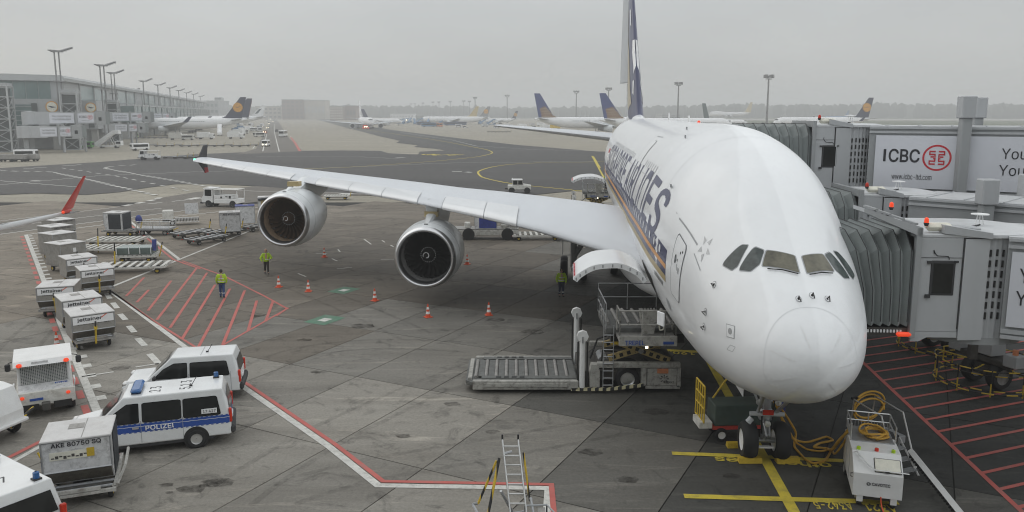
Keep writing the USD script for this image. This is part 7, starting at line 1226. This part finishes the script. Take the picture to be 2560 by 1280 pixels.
# --- buildings far behind
def block(label, u0, u1, Y, h, m, floors, bays, name='hangar_building', dep=40, wm='terminal_dark'):
    a, b = wpx(u0, Y), wpx(u1, Y); w = b[0] - a[0]; g = T(name, label, 'building', (a[0], Y, 0), 0.0, None); P(g, 'wall', MB().bb(0, w, 0, dep, 0, h), m); P(g, 'roof', MB().bb(-.6, w + .6, -.6, dep + .6, h, h + 1.0), 'roof_grey')
    for f in range(floors):
        for k in range(bays): ww = w / bays; P(g, 'window', MB().bb(k * ww + ww * .2, k * ww + ww * .8, -.25, -.02, h * (f + .45) / (floors + .3), h * (f + .9) / (floors + .3)), wm)
    return g
q = block('tall brown hangar block behind the taxi lane, left of the taxiing airliner', 706, 760, 1380, 33, 'brick_far', 5, 5); block('pale ribbed hangar with tall doors joined to the right of the brown block', 760, 813, 1385, 32, 'beige_far', 1, 6, wm='roof_grey'); block('low pale office block left of the brown hangar block', 640, 704, 1420, 22, 'beige_far', 3, 6, 'office_building'); block('brown office block with rows of windows right of the pale hangar', 825, 858, 1250, 21, 'brick_far', 5, 6, 'office_building', wm='cream'); block('plain brown hall joined right of the office block with window rows', 858, 890, 1270, 22, 'brick_far', 1, 4, 'hangar_building'); block('long pale terminal wing behind the row of masts', 445, 548, 1050, 26, 'terminal_panel', 3, 10, 'terminal_building', wm='terminal_glass'); block('white low hall in front of the trees, centre right', 975, 1034, 1500, 9, 'far_white', 1, 8, 'hall', wm='terminal_panel'); block('pale hall behind the blue boarding stairs', 1040, 1180, 1000, 7, 'terminal_panel', 1, 12, 'hall', wm='terminal_glass'); block('pale low hall at the wood edge behind the globe tails', 1655, 1700, 1100, 8, 'terminal_panel', 1, 6, 'hall')
GP2 = 'tall lamp masts on the far apron'; msrc = None
for k, (u, Y) in enumerate(((1915, 420), (1693, 520), (1520, 634), (1440, 720), (1268, 890), (1188, 1010), (1174, 1335), (1160, 1290), (1126, 1330), (1098, 1400), (1083, 1420), (1058, 1560), (1038, 1680), (1028, 1700))):
    c = wpx(u, Y); lab = ('tallest lamp mast, standing right of the double-deck airliner crown', 'second tallest lamp mast, above the crown of the double-deck airliner', 'lamp mast directly behind the second globe tail', 'lamp mast between the two globe tails', 'lamp mast left of the globe tails, above the small emblem tail', 'nearest lamp mast of the far cluster in the middle')[k] if k < 6 else (NTH[k - 5] + ' lamp mast from the right in the far middle cluster')
    if msrc is None:
        msrc = T('lamp_mast', lab, 'lamp mast', (c[0], c[1], 0), 0, GP2); P(msrc, 'pole', MB().cyl((0, 0, 0), (0, 0, 28.6), .62, .38, n=10), 'mast'); P(msrc, 'lamp_ring', MB().lathe([(28.2, .4), (28.3, 1.7), (28.7, 1.7), (28.8, .4)], (0, 0, 0), (0, 0, 1), 12), 'mast')
        for j in range(8): a = j * PI / 4; P(msrc, 'lamp_head', MB().box((2.1 * math.cos(a), 2.1 * math.sin(a), 29.6 + .5 * (j % 2)), (1.1, 1.1, 1.2), rz=a), 'mast')
    else: dup(msrc, 'lamp_mast', lab, (c[0], c[1], 0), .2 * k, GP2)
# --- vehicles on the far apron
def small(kind, name, label, c, rz, group=None, m='paint_white', lit=False, cat=None):
    t = T(name, label, cat or kind, (c[0], c[1], 0), rz, group)
    dims = dict(car=(4.3, 1.75, 1.5), van=(5.2, 1.95, 2.2), bus=(12, 2.55, 3.1), truck=(7, 2.4, 3.0))[kind]; L, W, H = dims; h, w = L / 2, W / 2
    if kind == 'car': P(t, 'body', MB().bb(-h, h, -w, w, .28, .82, ch=.12), m); P(t, 'cabin', MB().prism([(-h + .2, .8), (h - 1.3, .8), (h - 1.9, H), (-h + .6, H)], -w + .12, w - .12), 'glass_dark'); P(t, 'roof', MB().bb(-h + .6, h - 1.9, -w + .12, w - .12, H - .06, H + .03), m)
    else:
        if kind == 'truck': P(t, 'cab', MB().bb(h - 1.8, h, -w, w, .5, 2.4, ch=.15), m); P(t, 'body', MB().bb(-h, h - 1.95, -w, w, .75, H, ch=.06), m); P(t, 'windscreen', MB().bb(h - .02, h + .02, -w + .2, w - .2, 1.4, 2.2), 'glass_dark')
        else:
            P(t, 'body', MB().bb(-h, h, -w, w, .35, H, ch=.15), m); zb = H * .5
            P(t, 'side_windows', MB().bb(-h + .4, h - .5, -w - .02, w + .02, zb, H - .35), 'glass_dark'); P(t, 'rear_window', MB().bb(-h - .02, -h + .1, -w + .2, w - .2, zb + .1, H - .4), 'glass_dark'); P(t, 'windscreen', MB().bb(h - .1, h + .02, -w + .15, w - .15, zb, H - .3), 'glass_dark')
    for x in (-h + L * .18, h - L * .18):
        for s in (-1, 1): P(t, 'wheel', MB().cyl((x, s * (w - .2), .36), (x, s * (w + .02), .36), .36 if kind != 'bus' else .48, n=12), 'rubber')
    if lit:
        for s in (-1, 1): P(t, 'headlamp', MB().tm(trimesh.creation.icosphere(1, .2).apply_translation((h + .03, s * (w - .35), .75))), 'lamp_warm')
    return t
rd = lambda u, v: G(u, v); DN = -PI / 2 + .12; UPR = PI / 2 + .12
small('bus', 'airport_bus', 'white bus driving away on the far service road', rd(708, 342), UPR + .02, cat='bus')
small('van', 'pickup_van', 'white pick-up coming down the far service road, nearest in the traffic', rd(665, 366), DN, lit=True); small('car', 'distant_car', 'dark car beside the bus on the far service road', rd(693, 330), UPR, m='dolly_dark')
GT = 'vehicles with lit headlamps on the far service road'
for k, (u, v, kd) in enumerate(((663, 333, 'car'), (670, 322, 'car'), (673, 310, 'van'), (668, 303, 'van'), (684, 305, 'van'), (690, 300, 'van'), (675, 300, 'truck'), (655, 318, 'truck'))): small(kd, 'distant_' + kd, ('red fronted car behind the nearest pick-up in the far traffic', 'grey car second behind the nearest pick-up')[k] if k < 2 else NTH[k] + ' nearest vehicle with lamps lit in the far road traffic', rd(u, v), DN, GT, 'cone_orange' if k == 0 else 'paint_white', True)
small('van', 'distant_van', 'white van parked alone on the pale apron left of the wing tip', rd(350, 376), .8)
cab_truck('tow_tractor', 'white tractor with a raised bar at the asphalt edge, left of the wing tip', G(375, 399), PI + .05, 'canopy'); ddup = lambda lab, c, rz, g: dup(ddark, 'roller_dolly', lab, (c[0], c[1], 0), rz, g)
for k, (u, v) in enumerate(((425, 396), (465, 394), (450, 397), (478, 396))): ddup(NTH[k] + ' far dolly trailing the white tractor left of the wing tip', G(u, v), .05, 'dollies behind the far tractor')
for k in range(15): ddup(NTH[k] + ' low dolly from the left in the string below the left airliner', G(338 + k * 21, 367 - (k % 3)), .05 + .1 * (k % 2), 'string of dollies below the left airliner')
for k in range(12): ddup(NTH[k] + ' low dolly from the left in the string under the left airliner', G(335 + k * 15, 346), 0, 'string of dollies under the left airliner')
for k in range(10): ddup(NTH[k] + ' low dolly from the left in the string below the globe tail', G(1395 + k * 14, 331 + .6 * k), 0, 'string of dollies below the globe tail')
for k in range(6): ddup(NTH[k] + ' low dolly from the left in the short string by the tailplane tip', G(1225 + k * 9, 331), 0, 'short string of dollies by the tailplane tip')
for k, (u, v) in enumerate(((20, 404), (48, 404), (78, 403))): q = T('cage_trolley', NTH[k] + ' grey mesh trolley from the left edge in the far trolley train', 'trolley', (*G(u, v), 0), .02, 'train of grey trolleys'); P(q, 'cage', MB().bb(-1.7, 1.7, -.8, .8, .6, 1.7, ch=.05), 'dolly_grey'); P(q, 'chassis', MB().bb(-1.7, 1.7, -.8, .8, .4, .55), 'dolly_dark'); [P(q, 'wheel', MB().cyl((x, s * .6, .3), (x, s * .8, .3), .3, n=12), 'rubber') for x in (-1.1, 1.1) for s in (-1, 1)]
small('van', 'green_van', 'white van with green panel behind the train of grey trolleys', G(66, 396), .1, m='far_white', cat='van')
def stair_truck(label, c, rz, m='paint_white', group=None, tm='far_white'):
    t = T('stair_truck', label, 'stair truck', (c[0], c[1], 0), rz, group); P(t, 'flight', MB().prism([(-4, .6), (-3.4, .6), (2.2, 4.6), (3.8, 4.6), (3.8, 5.7), (2.0, 5.7), (-4, 1.7)], -1.0, 1.0), tm); P(t, 'chassis', MB().bb(-3.2, 3.6, -1.0, 1.0, .45, .85), m); P(t, 'cab', MB().bb(2.5, 4.4, -1.0, 1.0, .8, 2.3, ch=.1), m); P(t, 'cab_window', MB().bb(2.8, 4.2, -1.02, 1.02, 1.4, 2.1), 'glass_dark'); P(t, 'support', MB().bars([((2.2, s * .8, .8), (.8, s * .8, 3.6)) for s in (-1, 1)], .09), m)
    for x in (-2, 2.6):
        for s in (-1, 1): P(t, 'wheel', MB().cyl((x, s * .75, .42), (x, s * 1.0, .42), .42, n=12), 'rubber')
    return t
stair_truck('white stair truck on the pale apron in front of the left terminal', G(272, 370), .05)
bs = stair_truck('nearest of the blue boarding stairs parked left of the tall mast', G(1228, 313), .3, 'stair_blue', 'blue boarding stairs on the far apron', 'stair_blue')
for k in range(17): u = 1002 + k * 11.5; dup(bs, 'stair_truck', NTH[k] + ' blue boarding stair from the left in the far parked row', (*G(u + (25 if k > 14 else 0), 311 - (k % 3) * 2), 0), .3 + .5 * (k % 4), 'blue boarding stairs on the far apron')
small('bus', 'airport_bus', 'dark blue airport bus parked second from the left of the far buses', G(1128, 314), .05, 'far parked buses', 'bus_blue'); small('bus', 'airport_bus', 'dark blue airport bus right end of the far parked buses', G(1150, 313), .05, 'far parked buses', 'bus_blue'); small('bus', 'airport_bus', 'red fronted bus among the far parked buses', G(1098, 317), -1.2, 'far parked buses', 'orange_far'); small('bus', 'airport_bus', 'pale blue airport bus at the left of the far parked buses', G(1072, 317), .3, 'far parked buses', 'stair_blue'); small('bus', 'airport_bus', 'long dark bus behind the pale blue one', G(1058, 313), .05, 'far parked buses', 'bus_blue')
GV = 'service vehicles on the far apron'
for k, (u, v, kd, lab) in enumerate(((1163, 320, 'car', 'white car right of the far buses'), (1146, 318, 'van', 'dark topped van right of the far buses'), (1240, 320, 'car', 'white car alone left of the tall mast'), (1270, 319, 'truck', 'white box truck below the tall mast left of the globe tails'), (1306, 319, 'truck', 'white high loader truck left of the first globe tail'), (1336, 320, 'car', 'white car below the tailplane of the first globe tail'), (1362, 321, 'truck', 'white truck under the first globe tail'), (1388, 323, 'truck', 'yellow tank truck under the fuselage of the first globe tailed airliner'), (1330, 314, 'van', 'pale van behind the white trucks'), (1352, 315, 'truck', 'pale truck farther behind under the tail'), (1212, 317, 'van', 'small white van left of the tall mast'))): small(kd, 'service_' + kd, lab, G(u, v), .1 + .3 * (k % 3), GV, 'yellow' if k == 7 else 'paint_white')
rs = random.Random(11)
vs_ = sorted((rs.uniform(310, 345) for _ in range(16)), reverse=True)
for k in range(16): small(rs.choice(['truck', 'van', 'truck']), 'ramp_vehicle', NTH[k] + ' nearest vehicle in the crowd under the left airliner tails', G(rs.uniform(590, 650), vs_[k]), rs.uniform(0, 6), 'crowd of vehicles at the left airliner tails', rs.choice(['paint_white', 'old_white', 'container_white', 'stair_blue']), cat='vehicle')
for k, (u, v, kd, m, lab) in enumerate(((60, 371, 'truck', 'cream', 'cream low truck at the foot of the large braced tower'), (118, 371, 'truck', 'equip_green', 'dark green belt truck under the nearest left bridges'), (168, 372, 'van', 'far_white', 'white van under the nearest left bridges'), (212, 371, 'van', 'truck_green', 'green and white loader left of the stair truck'), (215, 350, 'truck', 'yellow', 'yellow truck behind under the left bridges'), (330, 345, 'van', 'truck_green', 'green van at the nose of the left airliner'), (445, 350, 'truck', 'old_white', 'white loader under the wing of the left airliner'), (470, 350, 'van', 'old_white', 'white van under the wing of the left airliner'), (515, 348, 'truck', 'paint_white', 'white truck with dark box under the left airliner tail'), (590, 347, 'truck', 'paint_white', 'white truck at the end of the upper dolly string'))): small(kd, 'ramp_vehicle', lab, G(u, v), .1, 'ramp vehicles at the left terminal', m, cat='vehicle')
q = stair_truck('narrow white stair standing at the rear door of the left airliner', wpx(550, 404), PI / 2 + .3)
tg = small('truck', 'pushback_tug', 'low tug with bright lamps leading the taxiing airliner', G(913, 323.5), h_ + PI, m='cone_orange', cat='tug')
for s in (-1.2, -.4, .4, 1.2): P(tg, 'lamp', MB().tm(trimesh.creation.icosphere(1, .42).apply_translation((3.6, s * 1.6, 1.0 + .9 * (abs(s) < 1)))), 'lamp_warm' if abs(s) < 1 else 'lamp_red')
# --- wood on the horizon
rw = np.random.RandomState(4); b = MB(); base = trimesh.creation.icosphere(1); n = 1500; an = rw.uniform(-.80, .80, n); rad = rw.uniform(1900, 2300, n)
for a, r in zip(an, rad):
    h = 20 + 5 * meshkit.noise(np.array((a * 14, 0, 0)), 3) + 9 * max(0, a) + rw.uniform(-3, 3); w = rw.uniform(7, 13); j = 1 + rw.uniform(-.18, .18, (len(base.vertices), 1)); b.add(base.vertices * j * (w, w, h * .62) + (r * math.sin(a), r * math.cos(a), h * .5), base.faces)
O('wood', b, 'foliage', kind='stuff')
sl = MB(); aa = np.linspace(-.85, .85, 60); hh = np.array([17 + 4 * meshkit.noise(np.array((x * 14, 0, 0)), 3) + 8 * max(0, x) for x in aa]); sl.grid(np.stack([np.stack([r * np.sin(aa), r * np.cos(aa), z], 1) for r, z in ((2000, 0 * hh), (2050, hh), (2600, hh * 1.05), (2700, 0 * hh))])); O('wooded_ridge', sl, 'foliage', kind='structure')
# --- haze
MATS['haze'] = usdkit.material(stage, '/World/Looks/haze', {'v': ('principled_volume', {'color': (.93, .93, .92), 'density': HAZE, 'anisotropy': .2})}, [], volume='v.volume')
O('haze', MB().bb(-3200, 3200, -60, 3400, -1.05, 60), 'haze', kind='stuff')
# ================= the terminal the photograph is taken from, behind the camera =================
TB = T('terminal_building', 'terminal building behind the viewpoint, glazed upper floor over a concrete base', 'terminal', (-.48, -.9, 0), -.47)
P(TB, 'wall', MB().bb(-70, 60, -30, -.3, 0, 6.5).bb(-70, 60, -30, -.3, 13.4, 14.4), 'concrete_wall'); P(TB, 'glazing', MB().bb(-70, 60, -30, -.5, 6.5, 13.4), 'terminal_glass'); P(TB, 'roof', MB().bb(-71, 61, -31, .0, 14.4, 15.0), 'roof_grey')
for k in range(44): P(TB, 'mullion', MB().bb(-69 + k * 3, -68.8 + k * 3, -.5, -.3, 6.5, 13.4), 'roof_grey')
